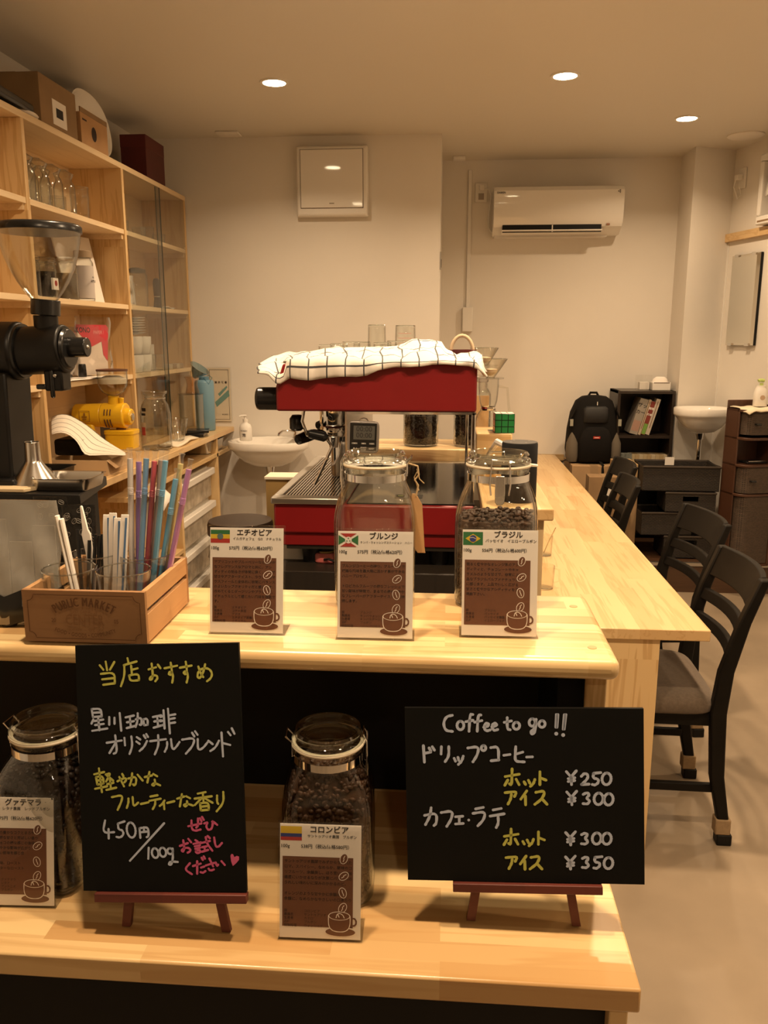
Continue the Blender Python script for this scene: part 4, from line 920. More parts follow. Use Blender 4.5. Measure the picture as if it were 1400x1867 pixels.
def jar(label, loc, rz=0.0, clasp=0.0, full=True, scale=1.0):
    """square clip-top jar; clasp = angle of the clasp side, seen from the jar's front"""
    t = thing('storage_jar', label, 'jar', loc, rz)
    b = MB(); n = 48
    inner = [(max(0.002, r - 0.0032), max(z, 0.006), e) for r, z, e in reversed(JAR)]
    b.loft([ring(n, r, e, z) for r, z, e in JAR + inner]); b.build('glass_body', m_glass, t, smooth=50)
    MB().lathe([(0.0462, 0.188), (0.0472, 0.188), (0.0472, 0.1985), (0.0462, 0.1985)], 40, 0, (0, 0, 0), False, False).build('metal_band', m_chrome, t)
    MB().loft([ring(40, r, 2, z) for r, z in ((0.0430, 0.2085), (0.0485, 0.2085), (0.0492, 0.2105), (0.0485, 0.2125), (0.0430, 0.2125))], 0, False, False).build('rubber_seal', m_rubber, t)
    lid = [(0.0420, 0.2128), (0.0478, 0.2128), (0.0490, 0.216), (0.0478, 0.2195), (0.0440, 0.2205), (0.0440, 0.2245), (0.0455, 0.2265), (0.0430, 0.2300), (0.0390, 0.2295), (0.0345, 0.2225), (0.031, 0.2215)]
    under = [(0.030, 0.2195), (0.036, 0.2185), (0.040, 0.2160)]
    MB().loft([ring(44, r, 2, z) for r, z in lid + under]).build('glass_lid', m_solid_glass, t, smooth=60)
    c = clasp; R = Matrix.Rotation(c, 4, 'Z')
    b = MB()
    b.tube([(0.0475, y, z) for y, z in ((-0.012, 0.194), (-0.012, 0.214))] + [(0.055, -0.012, 0.222), (0.055, 0.012, 0.222)] + [(0.0475, y, z) for y, z in ((0.012, 0.214), (0.012, 0.194))], 0.0012, 8, 0, False, R @ Matrix.Rotation(PI, 4, 'Z')); b.build('hinge_wire', m_chrome, t); b = MB()
    b.tube([(0.050, -0.013, 0.172), (0.0515, -0.015, 0.190), (0.051, -0.013, 0.216), (0.047, -0.012, 0.2235), (0.047, 0.012, 0.2235), (0.051, 0.013, 0.216), (0.0515, 0.015, 0.190), (0.050, 0.013, 0.172)], 0.0012, 8, 0, False, R)
    b.build('wire_bail', m_chrome, t)
    b = MB(); b.loft([[(0.0495 + d, y * k, z) for d, y in ((0, -0.0075), (0.003, -0.0075), (0.003, 0.0075), (0, 0.0075))] for z, d0, k in ((0.201, 0, 0.85), (0.196, 0, 0.9), (0.176, 0, 1.0), (0.162, 0, 0.9), (0.158, 0, 0.5))], 0, True, True, R)
    b.build('clasp_lever', m_steel, t, bevel=0.0008)
    return t
jb = at_z(683, 1096, UZ); jz = at_z(903, 1098, UZ)
J1 = (jb.x, jb.y + 0.02, UZ + 0.0005); J2 = (jz.x, jz.y + 0.02, UZ + 0.0005)
jar('nearly empty clip-top glass jar behind the Burundi card', J1, 0.03, clasp=PI)
jar('half full clip-top glass jar of beans behind the Brazil card', J2, -0.12, clasp=-PI / 2 + 0.12)
J3 = (-0.152, 1.003, LZ + 0.0005); J4 = (-0.538, 1.003, LZ + 0.0005)
jar('full clip-top glass jar of beans behind the Colombia card, on the lower step', J3, 0.10, clasp=0.0)
jar('clip-top glass jar of very dark beans behind the Guatemala card at lower left', J4, -0.20, clasp=0.15)
beans('few coffee beans at the bottom of the jar behind the Burundi card', J1, 0.045, 260, 160, m_bean, 0.03)
beans('brown coffee beans half filling the jar behind the Brazil card', J2, 0.134, 900, 170, m_bean, -0.12)
beans('coffee beans filling the jar behind the Colombia card', J3, 0.186, 1250, 140, m_bean, 0.10)
beans('blackish coffee beans filling the jar behind the Guatemala card', J4, 0.165, 900, 140, m_bean_d, -0.20)
# kraft tag tied to the first jar with string
t = thing('kraft_tag', 'long kraft paper tag hanging by twine from the jar behind the Burundi card', 'tag', (J1[0] + 0.062, J1[1] - 0.006, UZ + 0.0))
b = MB(); b.loft([[(x + 0.009 - 0.004 * k, y, z) for x, y in ((-0.0085 * q, -0.0008), (0.0085 * q, -0.0008), (0.0085 * q, 0.0008), (-0.0085 * q, 0.0008))] for k, (z, q) in enumerate(((0.075, 0.7), (0.085, 1), (0.150, 1), (0.167, 0.35)))]); b.build('tag_paper', plain('kraft', (0.45, 0.27, 0.12), 0.8), t)
b = MB(); b.tube([(-0.012, 0, 0.213), (0.002, 0, 0.209), (0.004, 0, 0.196), (-0.002, 0, 0.188), (0.003, 0, 0.180), (0.0, 0, 0.163)], 0.0016, 6); b.tube([(0.001, 0, 0.205), (0.005, -0.002, 0.19), (0.012, 0, 0.183)], 0.0009, 5); b.tube([(0.001, 0, 0.20), (-0.003, 0.002, 0.192), (0.004, 0, 0.172)], 0.001, 5)
b.build('twine', plain('jute_twine', (0.45, 0.33, 0.18), 0.9), t)
# white pull tab on jar two's seal
b = MB(); b.loft([[(0.047, y, 0.2085), (0.047, y, 0.2120), (0.062 - abs(y) * 0.6, y, 0.2105), (0.062 - abs(y) * 0.6, y, 0.2085)] for y in (-0.006, 0.006)]); 
o = b.build('seal_tab', m_rubber, [x for x in bpy.data.objects if x.name.startswith('storage_jar')][1]); o.rotation_euler = (0, 0, 0.1)
# ================================================================ STRAW CRATE, GLASSES, STRAWS, BAGS
c0, c1, c2 = at_z(45, 1172, UZ), at_z(277, 1172, UZ), at_z(347, 1092, UZ)
CW_, CD_, CHh = 0.166, 0.180, 0.074
ox, oy = c0.x + 0.002, c0.y
t = thing('straw_crate', 'wooden crate stamped Public Market Center holding glasses of straws', 'crate', (ox, oy, UZ))
e_ = 0.007
b = MB(); b.box(0, CW_, 0, e_, 0.003, CHh)
Mf = frame((CW_ / 2, -0.0004, 0.0), (1, 0, 0), (0, 0, 1))
def arc_text(b, s, size, R, cy, up, bold, mat, spread=1.0, M=Mf, sx=1.0, twice=0.0):
    ws = {}
    tot = 0; adv = []
    for chx in s:
        V, F = glyphs(chx if chx != ' ' else 'i', size, 'LEFT', bold); w0 = max(v[0] for v in V) if V else size * 0.3
        w0 = (w0 * 1.12 * spread if chx != ' ' else size * 0.35) * sx; adv.append(w0); tot += w0
    a = tot / R / 2; p = 0
    for chx, w0 in zip(s, adv):
        th = (a - (p + w0 / 2) / R); p += w0
        if chx == ' ': continue
        V, F = glyphs(chx, size, 'CENTER', bold)
        if up: M2 = M @ Matrix.Translation((R * math.sin(-th), cy + R * math.cos(th), 0)) @ Matrix.Rotation(th, 4, 'Z')
        else: M2 = M @ Matrix.Translation((-R * math.sin(th), cy - R * math.cos(th), 0)) @ Matrix.Rotation(-th, 4, 'Z')
        M2 = M2 @ Matrix.Diagonal((sx, 1, 1, 1)); b.add(V, F, mat, M2)
        if twice: b.add(V, F, mat, M2 @ Matrix.Translation((twice, 0, 0.00003))); b.add(V, F, mat, M2 @ Matrix.Translation((-twice, 0, 0.00006)))
arc_text(b, 'PUBLIC MARKET', 0.0172, 0.081, -0.0225, True, 0.0, 1, 1.08, sx=0.60, twice=0.0007)
arc_text(b, 'EAST CANAL ST', 0.0052, 0.16, -0.1145, True, 0.0, 2, sx=0.9)
b.text('CENTER', 0.0215, 0.0, 0.0335, Mf, 2, 'CENTER', 0.0, sx=0.66)
b.text('20', 0.0080, -0.042, 0.033, Mf, 1, 'CENTER', 0.0, sx=0.8); b.text('05', 0.0080, 0.043, 0.033, Mf, 1, 'CENTER', 0.0, sx=0.8)
b.text('NEWARK — ON, CRA', 0.0050, 0.0, 0.0205, Mf, 2, 'CENTER', 0.0)
arc_text(b, 'FOOD • GOODS • COMMUNITY', 0.0078, 0.11, 0.1225, False, 0.0, 1, 1.0, sx=0.72)
x0, x1, z0, z1, k = -CW_ / 2 + 0.007, CW_ / 2 - 0.007, 0.008, CHh - 0.006, 0.0085
path = []
for (cx, cy, a0, a1) in ((x0, z1, 0, -90), (x1, z1, -90, -180), (x1, z0, 180, 90), (x0, z0, 90, 0)):
    seg = [(cx + k * math.cos(math.radians(a0 + (a1 - a0) * i / 6)), cy + k * math.sin(math.radians(a0 + (a1 - a0) * i / 6))) for i in range(7)]
    path += seg[::-1]
path = path + [path[0]]
bb = MB(); stroke(bb, path, 0.0005, 1, 0.0); b.add(bb.v, bb.f, 1, Mf)
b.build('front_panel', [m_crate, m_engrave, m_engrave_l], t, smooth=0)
bx('back_panel', (0, CW_, CD_ - e_, CD_, 0.003, CHh), m_crate, t, bevel=0.0006)
for xx in (0.0, CW_ - e_):
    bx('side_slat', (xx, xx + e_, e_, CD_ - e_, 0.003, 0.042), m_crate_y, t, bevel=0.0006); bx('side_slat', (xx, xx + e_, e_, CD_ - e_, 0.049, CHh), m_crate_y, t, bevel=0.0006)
bx('bottom', (e_, CW_ - e_, e_, CD_ - e_, 0.003, 0.008), m_crate, t)
for yy in (0.02, CD_ - 0.035): bx('foot_strip', (0.004, CW_ - 0.004, yy, yy + 0.015, 0.0, 0.003), m_crate, t)
gl = []
GPOS = [(0.044, 0.048, 'left front'), (0.121, 0.047, 'right front'), (0.045, 0.131, 'left rear'), (0.121, 0.131, 'right rear')]
for i, (gx, gy, nm) in enumerate(GPOS):
    b = MB(); b.shell([(0.026, 0), (0.0275, 0.003), (0.0365, 0.082)], 36, 0.0014); b.bead(0.0358, 0.082, 0.0011, mat=1)
    o = b.build('drinking_glass', [m_glass_t, m_rim], None, (ox + gx, oy + gy, UZ + 0.0085)); tag(o, f'clear drinking glass standing {nm} in the straw crate', 'glass', 'glasses in the straw crate')
# flexible straws in cellophane, rear right glass
def col(n, c): return thin_glass(n, c, 1.3, 0.15, 0.55, c)
STR = [(237, 832, 258, 'white', (0.72, 0.68, 0.66)), (253, 838, 264, 'purple', (0.36, 0.19, 0.60)), (267, 832, 269, 'deep blue', (0.14, 0.36, 0.66)), (282, 837, 275, 'red', (0.70, 0.07, 0.11)), (294, 835, 278, 'grey', (0.42, 0.34, 0.30)),
       (302, 836, 283, 'sky blue', (0.14, 0.48, 0.78)), (321, 870, 288, 'light blue', (0.17, 0.52, 0.80)), (330, 842, 293, 'yellow', (0.74, 0.64, 0.25)), (345, 852, 299, 'mauve', (0.52, 0.20, 0.54))]
STRY = oy + 0.128
for i, (px, py, pb, cn, cc) in enumerate(STR):
    zb = UZ + 0.012; yb = STRY + 0.008 * math.sin(i * 2.1)
    top = at_y(px, py, yb + 0.012 + 0.004 * math.sin(i)); bot = at_y(pb, 1110, yb); bot = Vector((ox + 0.121 + (i - 4) * 0.0058, yb, zb))
    t = thing('flexible_straw', f'{cn} bendy straw in a clear sleeve, standing in the crate', 'straw', bot, group='bendy straws in the crate')
    d = top - bot; Ln = d.length; u = d.normalized(); f1 = max(0.3, 1 - 0.055 / Ln)
    m_s = plain('straw_' + cn.replace(' ', '_'), cc, 0.4, coat=0.2)
    b = MB(); r = 0.0040; K = 12
    pts = [u * (Ln * f1 * j / 4) for j in range(5)]; rs = [r] * 5
    for j in range(1, K + 1): pts.append(u * (Ln * f1 + 0.010 * j / K)); rs.append(r * (1.12 if j % 2 else 0.92))
    pts.append(u * Ln * 0.985); rs.append(r)
    b.tube(pts, r, 10, 0, rs=rs); b.build('straw', m_s, t)
    b = MB(); b.tube([u * 0.002, u * (Ln * 0.5), u * (Ln * 0.99), u * (Ln + 0.006), u * (Ln + 0.012)], 0.0052, 8, rs=[0.0052, 0.0054, 0.0052, 0.0036, 0.0060], flat=0.8); b.build('sleeve', m_film, t)
# thin black stirrers, paper wrapped straws
def stick(name, label, cat, group, a, bt, r, mat, flat=1.0, twist=None):
    t = Vector(a); u = Vector(bt) - t
    b = MB(); b.tube([(0, 0, 0), u * 0.5, u], r, 8, 0, flat=flat); o = b.build(name, mat, None, t); return tag(o, label, cat, group)
gL = Vector((ox + 0.044, oy + 0.048, UZ + 0.012)); gR = Vector((ox + 0.045, oy + 0.131, UZ + 0.012))
for i, (px, py) in enumerate(((104, 940), (112, 946))):
    tp = at_y(px, py, gL.y - 0.005)
    stick('paper_straw_sleeve', 'white paper-wrapped straw leaning left out of the front glass' if i == 0 else 'white paper-wrapped straw crossing behind the one leaning farthest left', 'straw', 'paper straws in the crate', gL + Vector((0.010 + 0.004 * i, 0.003 * i, 0)), tp, 0.0047, m_paper, 0.6)
b = MB(); u = at_y(148, 922, gR.y + 0.005) - gR
p0 = gR; b.loft([[(u * k + Vector((s * w_, c * 0.002, 0))) for s, c in ((-1, -1), (1, -1), (1, 1), (-1, 1))] for k, w_ in ((0, 0.005), (0.55, 0.0055), (0.72, 0.0065), (0.76, 0.004), (0.99, 0.0015), (1.0, 0.0005))])
o = b.build('paper_straw_sleeve', m_paper, None, p0, bevel=0.0006); tag(o, 'torn paper sleeve with a pointed tip standing tallest behind the black stirrers', 'straw', 'paper straws in the crate')
for i, (px, py) in enumerate(((141, 965), (163, 985), (174, 974), (181, 976), (187, 974))):
    tp = at_y(px, py, gR.y - 0.004 + 0.003 * i)
    nm = ['far left, beside the torn sleeve', 'second from the left, shortest', 'third from the left', 'fourth from the left', 'farthest right, next to the blue striped packets'][i]
    stick('coffee_stirrer', f'thin black coffee stirrer {nm}', 'stirrer', 'black stirrers in the crate', gR + Vector((-0.018 + 0.007 * i, -0.014, 0)), tp, 0.0027, m_black_p)
m_stripe = plain('packet_blue', (0.10, 0.20, 0.38), 0.7)
for i, (px, py) in enumerate(((195, 938), (206, 935), (215, 944), (228, 938))):
    bt = Vector((ox + 0.063 + 0.0075 * i, oy + 0.123 - 0.004 * i, UZ + 0.012)); tp = at_y(px, py, bt.y + 0.004); u = tp - bt
    nm = ['first from the left', 'second from the left', 'third from the left', 'farthest right, with a torn top'][i]
    t = thing('sugar_stick', f'white paper sugar stick with blue edge, {nm}', 'sugar stick', bt, group='blue striped sugar sticks')
    b = MB(); b.loft([[tuple(u * k + Vector((s * 0.0056, c * th, 0))) for s, c in ((-1, -1), (1, -1), (1, 1), (-1, 1))] for k, th in ((0, 0.0006), (0.1, 0.0028), (0.85, 0.0028), (1, 0.0006))]); b.build('packet', m_paper, t, bevel=0.0006)
    b = MB(); b.loft([[tuple(u * k + Vector((0.0030 + s * 0.0014, -0.0031 + c * 0.0004, 0))) for s, c in ((-1, -1), (1, -1), (1, 1), (-1, 1))] for k in (0.05, 0.97)]); b.build('blue_stripe', m_stripe, t)
# foil pouch of drip bags at the left edge
m_pouch = thin_glass('silvery_film', (0.86, 0.85, 0.80), 1.5, 0.10, 0.24, (0.95, 0.92, 0.84), gain=2.6)
t = thing('drip_bag_pouch', 'silvery translucent pouch with dark contents at its bottom, cut by the left edge', 'pouch', (-0.60, 1.085, UZ))
tp = at_y(82, 908, 1.10).z - UZ
rows = []
b = MB(); rings = []
for z, th, hw in ((0.0, 0.020, 0.052), (0.006, 0.026, 0.056), (0.04, 0.024, 0.058), (0.06, 0.0205, 0.059), (0.075, 0.017, 0.060), (0.09, 0.0145, 0.0605), (0.105, 0.012, 0.061), (0.12, 0.009, 0.062), (0.135, 0.006, 0.063), (tp - 0.012, 0.002, 0.064), (tp, 0.0012, 0.064)):
    rings.append([(x + 0.003 * math.sin(z * 60), y + 0.0035 * math.sin(x * 110 + z * 70) * (1 if z < tp - 0.02 else 0.2), z) for x, y in ellipse(40, hw, th, 2.6)])
b.loft(rings); b.build('pouch_film', m_pouch, t, smooth=60)
b = MB(); b.loft([[(x, y, z + 0.006 * math.sin(x * 120)) for x, y in ellipse(40, hw, th, 2.6)] for z, th, hw in ((0.002, 0.0215, 0.0535), (0.008, 0.0275, 0.0575), (0.035, 0.0262, 0.0592), (0.050, 0.0233, 0.0598))], 0, True, False); b.build('dark_base', m_black_p, t, smooth=60)
for k, (xx, hh) in enumerate(((-0.030, 0.150), (0.003, 0.118), (0.037, 0.142))):
    b = MB(); b.loft([[(xx + s * 0.016 + 0.0015 * k, -0.004 * (1 - q) + c * 0.0012, z) for s, c in ((-1, -1), (1, -1), (1, 1), (-1, 1))] for q, z in ((0, 0.03), (0.7, hh * 0.8), (1, hh))])
    b.build('inner_sachet', plain('sachet_grey', (0.30, 0.275, 0.235), 0.35), t)
# black coffee pouches printed with beans
def bean_pouch(label, px0, px1, pyt, y, rz):
    z1 = at_y((px0 + px1) / 2, pyt, y).z - UZ; x0, x1 = at_y(px0, pyt + 60, y).x, at_y(px1, pyt + 60, y).x; hw = (x1 - x0) / 2
    t = thing('coffee_pouch', label, 'pouch', ((x0 + x1) / 2, y, UZ), rz)
    b = MB(); b.loft([[(x, yy, z) for x, yy in ellipse(32, hw * k, th, 2.8)] for z, th, k in ((0, 0.014, 0.92), (0.01, 0.016, 0.98), (0.06, 0.012, 1.0), (z1 * 0.8, 0.003, 1.0), (z1, 0.001, 1.0))]); b.build('pouch_film', plain('black_foil', (0.010, 0.009, 0.008), 0.18, bump=(45, 0.5, 0.004)), t, smooth=60)
    rnd = random.Random(int(px0)); b = MB()
    for k in range(26):
        x = rnd.uniform(-0.85, 0.85) * hw; z = rnd.uniform(0.35, 0.97) * z1; yy = -(0.013 - 0.010 * min(1, z / (z1 * 0.8))) - 0.0022
        a = rnd.uniform(0, PI); pts = [(x + 0.0048 * math.cos(q) * math.cos(a) - 0.0033 * math.sin(q) * math.sin(a), yy, z + 0.0048 * math.cos(q) * math.sin(a) + 0.0033 * math.sin(q) * math.cos(a)) for q in [2 * PI * i / 12 for i in range(12)]]
        b.tube(pts, 0.00035, 4, 0, True); b.tube([(x - 0.0042 * math.cos(a), yy, z - 0.0042 * math.sin(a)), (x, yy, z + 0.0005), (x + 0.0042 * math.cos(a), yy, z + 0.0042 * math.sin(a))], 0.0003, 4)
    b.build('bean_print', plain('grey_bean_print', (0.16, 0.145, 0.125), 0.4), t)
bean_pouch('black pouch printed with coffee beans, left one behind the straw crate', 66, 126, 906, 1.232, 0.05)
bean_pouch('black pouch printed with coffee beans, right one behind the straw crate', 118, 176, 920, 1.218, 0.12)
# ================================================================ ESPRESSO MACHINE (seen from its end, the working side to the left)
EY = 2.12
t = thing('espresso_machine', 'red two-group espresso machine seen from its end, draped with a checked towel', 'espresso machine', (0, EY, KZ))
TZ0, TZ1 = at_y(690, 751, EY).z - KZ, 1.432 - KZ          # bottom and top of the red upper housing
ML = 0.74                                                  # length along the counter
xl, xr = at_y(503, 735, EY).x, at_y(869, 735, EY).x
b = MB(); b.loft([[(x, y, z) for x, z in ((xl, TZ0), (xr, TZ0), (xr, TZ1), (xl + 0.02, TZ1), (xl, TZ1 - 0.06))] for y in (0.0, ML)]); b.build('upper_housing', m_red, t, bevel=0.006)
bx('top_tray', (xl + 0.02, xr - 0.01, 0.01, ML - 0.01, TZ1, TZ1 + 0.006), m_brushed, t)
MB().cyl((xl - 0.062, 0.05, TZ1 - 0.093), (xl + 0.01, 0.05, TZ1 - 0.093), 0.030, 0.030, 28).build('steam_knob', m_black_p, t, bevel=0.008)
MB().cyl((xl - 0.062, ML - 0.05, TZ1 - 0.093), (xl + 0.01, ML - 0.05, TZ1 - 0.093), 0.030, 0.030, 28).build('steam_knob', m_black_p, t, bevel=0.008)
# steel back plane, corner column and rim
xb = at_y(632, 790, EY).x
bx('splash_panel', (xb - 0.004, xb, 0.0, ML, 0.18, TZ0), m_steel, t)
bx('corner_column', (xr - 0.012, xr - 0.002, 0.0, 0.012, 0.17, TZ0), m_chrome, t, bevel=0.002)
bx('corner_column', (xr - 0.012, xr - 0.002, ML - 0.012, ML, 0.17, TZ0), m_chrome, t, bevel=0.002)
bx('lower_rim', (xb, xr, 0.0, 0.006, TZ0 - 0.006, TZ0), m_chrome, t)
# base
bl, brr = at_y(498, 960, EY - 0.03).x, xr + 0.0
zt = at_y(560, 908, EY - 0.03).z - KZ
b = MB(); b.box(bl, brr, -0.02, ML + 0.02, zt - 0.098, zt - 0.018); b.build('base_body', m_red, t, bevel=0.006)
b = MB(); b.box(bl + 0.012, brr - 0.004, -0.012, ML + 0.012, zt - 0.132, zt - 0.098); b.build('base_skirt', plain('red_enamel_low', (0.22, 0.010, 0.012), 0.4), t, bevel=0.003)
bx('lower_ledge', (bl + 0.03, brr - 0.02, -0.008, ML, zt - 0.142, zt - 0.130), m_dark_lam, t)
# drip tray: steel surround with a slotted grid
b = MB(); tx1 = xb - 0.008
for (x0, x1, y0, y1) in ((bl - 0.006, tx1, -0.03, 0.012), (bl - 0.006, tx1, ML - 0.012, ML + 0.02), (bl - 0.006, bl + 0.022, 0.012, ML - 0.012)): b.box(x0, x1, y0, y1, zt - 0.018, zt)
b.build('drip_tray', m_brushed, t, bevel=0.004)
bx('tray_well', (bl + 0.02, tx1, 0.01, ML - 0.01, zt - 0.018, zt - 0.012), m_black, t)
b = MB()
n = 20
for i in range(n):
    x = bl + 0.026 + (tx1 - bl - 0.03) * i / (n - 1); b.box(x - 0.0022, x + 0.0022, 0.012, ML - 0.012, zt - 0.008, zt - 0.003)
for k in range(14):
    y = 0.02 + (ML - 0.04) * k / 13; b.box(bl + 0.022, tx1 - 0.002, y - 0.002, y + 0.002, zt - 0.0085, zt - 0.0045)
b.build('grid', m_steel, t)
bx('base_top', (xb, brr, -0.012, ML, zt - 0.02, zt - 0.014), plain('black_gloss', (0.012, 0.012, 0.013), 0.08), t)
b = MB(); b.box(0, 0.075, 0, 0.05, 0, 0.0006); b.box(0.004, 0.026, 0.012, 0.040, 0.0006, 0.0010, 1)
b.lathe([(0.008, 0.0010), (0.008, 0.0013)], 16, 2, (0.015, 0.026, 0))
Mv = Matrix.Translation((0.05, 0.044, 0.0008)) @ Matrix.Rotation(-PI / 2, 4, 'Z'); b.text('ホップの香りと味', 0.005, 0, 0, Mv, 3); b.text('数量限定', 0.005, 0, -0.009, Mv, 3)
o = b.build('menu_slip', [plain('slate_paper', (0.06, 0.07, 0.07), 0.3), m_ink, plain('hop_green', (0.30, 0.36, 0.16), 0.6), m_brown_ink], None, (xb + 0.12, EY + 0.06, KZ + zt - 0.0138), smooth=0); tag(o, 'dark slip with a round green picture on the machine base behind the jars', 'leaflet')
# legs
for (x, y) in ((bl + 0.09, 0.05), (brr - 0.09, 0.05), (bl + 0.09, ML - 0.08), (brr - 0.09, ML - 0.08)):
    MB().cyl((x, y, 0.0), (x, y, zt - 0.14), 0.026, 0.030, 24).build('foot', m_black_p, t)
bx('cup_plate', (bl + 0.05, bl + 0.15, 0.0, 0.2, 0.0, 0.045), m_white, t) if False else None
# brew groups
for gy in (0.17, 0.53):
    gx = xb - 0.058
    g = MB().lathe([(0.030, TZ0), (0.038, TZ0 - 0.005), (0.038, TZ0 - 0.045), (0.033, TZ0 - 0.055)][::-1], 32, 0, (gx, gy, 0)).build('brew_group', m_chrome, t)
    MB().lathe([(0.036, TZ0 - 0.083), (0.038, TZ0 - 0.078), (0.038, TZ0 - 0.060), (0.036, TZ0 - 0.055)], 32, 0, (gx, gy, 0)).build('filter_holder', m_chrome, t)
    h = MB(); h.tube([(gx - 0.034, gy, TZ0 - 0.068), (gx - 0.042, gy - 0.006, TZ0 - 0.072), (gx - 0.050, gy - 0.014, TZ0 - 0.076), (gx - 0.068, gy - 0.04, TZ0 - 0.080), (gx - 0.088, gy - 0.07, TZ0 - 0.086), (gx - 0.091, gy - 0.074, TZ0 - 0.087)], 0.012, 14, rs=[0.006, 0.008, 0.014, 0.016, 0.014, 0.008]); h.build('handle', m_black_p, t)
    MB().lathe([(0.012, TZ0 - 0.115), (0.018, TZ0 - 0.085)], 20, 0, (gx, gy, 0)).build('spout', m_chrome, t)
MB().lathe([(0.040, zt + 0.0), (0.042, zt + 0.004), (0.042, TZ0 - 0.02), (0.040, TZ0)], 28, 0, (xb - 0.05, 0.35, 0)).build('boiler_column', m_chrome, t)
# steam wands with black grips
for sy, sgn in ((0.045, 1), (ML - 0.06, -1)):
    sx_ = xb - 0.098
    MB().tube([(sx_ - 0.02, sy, TZ0), (sx_ - 0.026, sy, TZ0 - 0.03), (sx_ - 0.012, sy - 0.006, TZ0 - 0.065), (sx_ + 0.04, sy - 0.01, TZ0 - 0.075), (sx_ + 0.055, sy - 0.012, TZ0 - 0.095), (sx_ + 0.03, sy - 0.016, TZ0 - 0.15), (sx_ + 0.008, sy - 0.02, TZ0 - 0.195)], 0.0045, 10).build('steam_wand', m_chrome, t)
    MB().tube([(sx_ - 0.012, sy - 0.006, TZ0 - 0.060), (sx_ - 0.004, sy - 0.008, TZ0 - 0.062), (sx_ + 0.035, sy - 0.01, TZ0 - 0.070), (sx_ + 0.044, sy - 0.01, TZ0 - 0.072)], 0.011, 14, rs=[0.004, 0.012, 0.013, 0.006]).build('wand_grip', m_black_p, t)
    MB().lathe([(0.012, -0.012), (0.019, -0.006), (0.019, 0.02), (0.012, 0.03)], 20, 0, (sx_ - 0.044, sy + 0.02, TZ0 - 0.045)).build('valve', m_black_p, t)
# ---------------------------------------------------------------- checked towel over the machine
def px4(x, y): return (440 + x / 3.0435, 560 + y / 3.0435)
top_o = [(95, 316), (150, 298), (240, 275), (330, 262), (400, 245), (470, 230), (580, 226), (700, 224), (800, 222), (860, 219), (910, 200), (960, 186), (1040, 184), (1110, 194), (1132, 232), (1200, 276), (1260, 284), (1300, 284), (1330, 318), (1348, 352)]
hem_o = [(95, 366), (150, 372), (205, 432), (270, 392), (330, 402), (385, 406), (470, 392), (560, 384), (640, 386), (700, 378), (760, 350), (850, 331), (930, 332), (1000, 328), (1060, 318), (1130, 316), (1200, 322), (1270, 326), (1330, 352), (1362, 386)]
def interp(P, x):
    for (x0, y0), (x1, y1) in zip(P[:-1], P[1:]):
        if x <= x1: return y0 + (y1 - y0) * (x - x0) / (x1 - x0)
    return P[-1][1]
cols = 64; rows = [[] for _ in range(13)]
for j in range(cols):
    u = j / (cols - 1); xt = 95 + (1348 - 95) * u; xh = 95 + (1362 - 95) * u
    pt = at_y(*px4(xt, interp(top_o, xt)), EY + 0.16); ph = at_y(*px4(xh, interp(hem_o, xh)), EY - 0.012)
    edge = max(0.0, (xl - pt.x) / 0.05, (pt.x - xr) / 0.04)
    zlip = max(KZ + TZ1 + 0.010, ph.z + 0.012) if edge <= 0 else (pt.z * 0.35 + ph.z * 0.65)
    far = Vector((pt.x, EY + 0.52, max(KZ + TZ1 + 0.012, pt.z - 0.05))); mid = Vector((pt.x, EY + 0.34, max(KZ + TZ1 + 0.012, pt.z - 0.015)))
    lip = Vector((ph.x, EY - 0.008, zlip))
    wob = lambda a: 0.005 * math.sin(j * 0.55 + a * 2.0) + 0.004 * math.sin(j * 0.23 + a * 4.1) + 0.003 * math.sin(j * 1.25 - a * 1.7)
    ctrl = [far, mid, pt]
    for k in range(3): rows[k].append(tuple(ctrl[k] + Vector((0, 0, wob(k) if k < 2 else 0))))
    for k in range(1, 5):
        f = k / 5; p = pt.lerp(lip, f); zz = pt.z + (zlip - pt.z) * (f ** 1.5); rows[2 + k].append((p.x + 0.006 * math.sin(k * 1.3 + j * 0.4), p.y, max(zz + wob(k) * 0.9, (KZ + TZ1 + 0.009) if edge <= 0 else -9)))
    for k in range(6):
        f = k / 5; p = lip.lerp(ph, f); rows[7 + k].append((p.x, p.y - 0.006 * math.sin(f * PI) - (0.006 + 0.006 * math.sin(j * 0.62) + 0.004 * math.sin(j * 1.37 + 1)) * f, p.z))
o = MB().sheet(rows, 0.003).build('dish_towel', m_towel, None, smooth=70); tag(o, 'white towel with thin dark check draped over the espresso machine', 'towel')
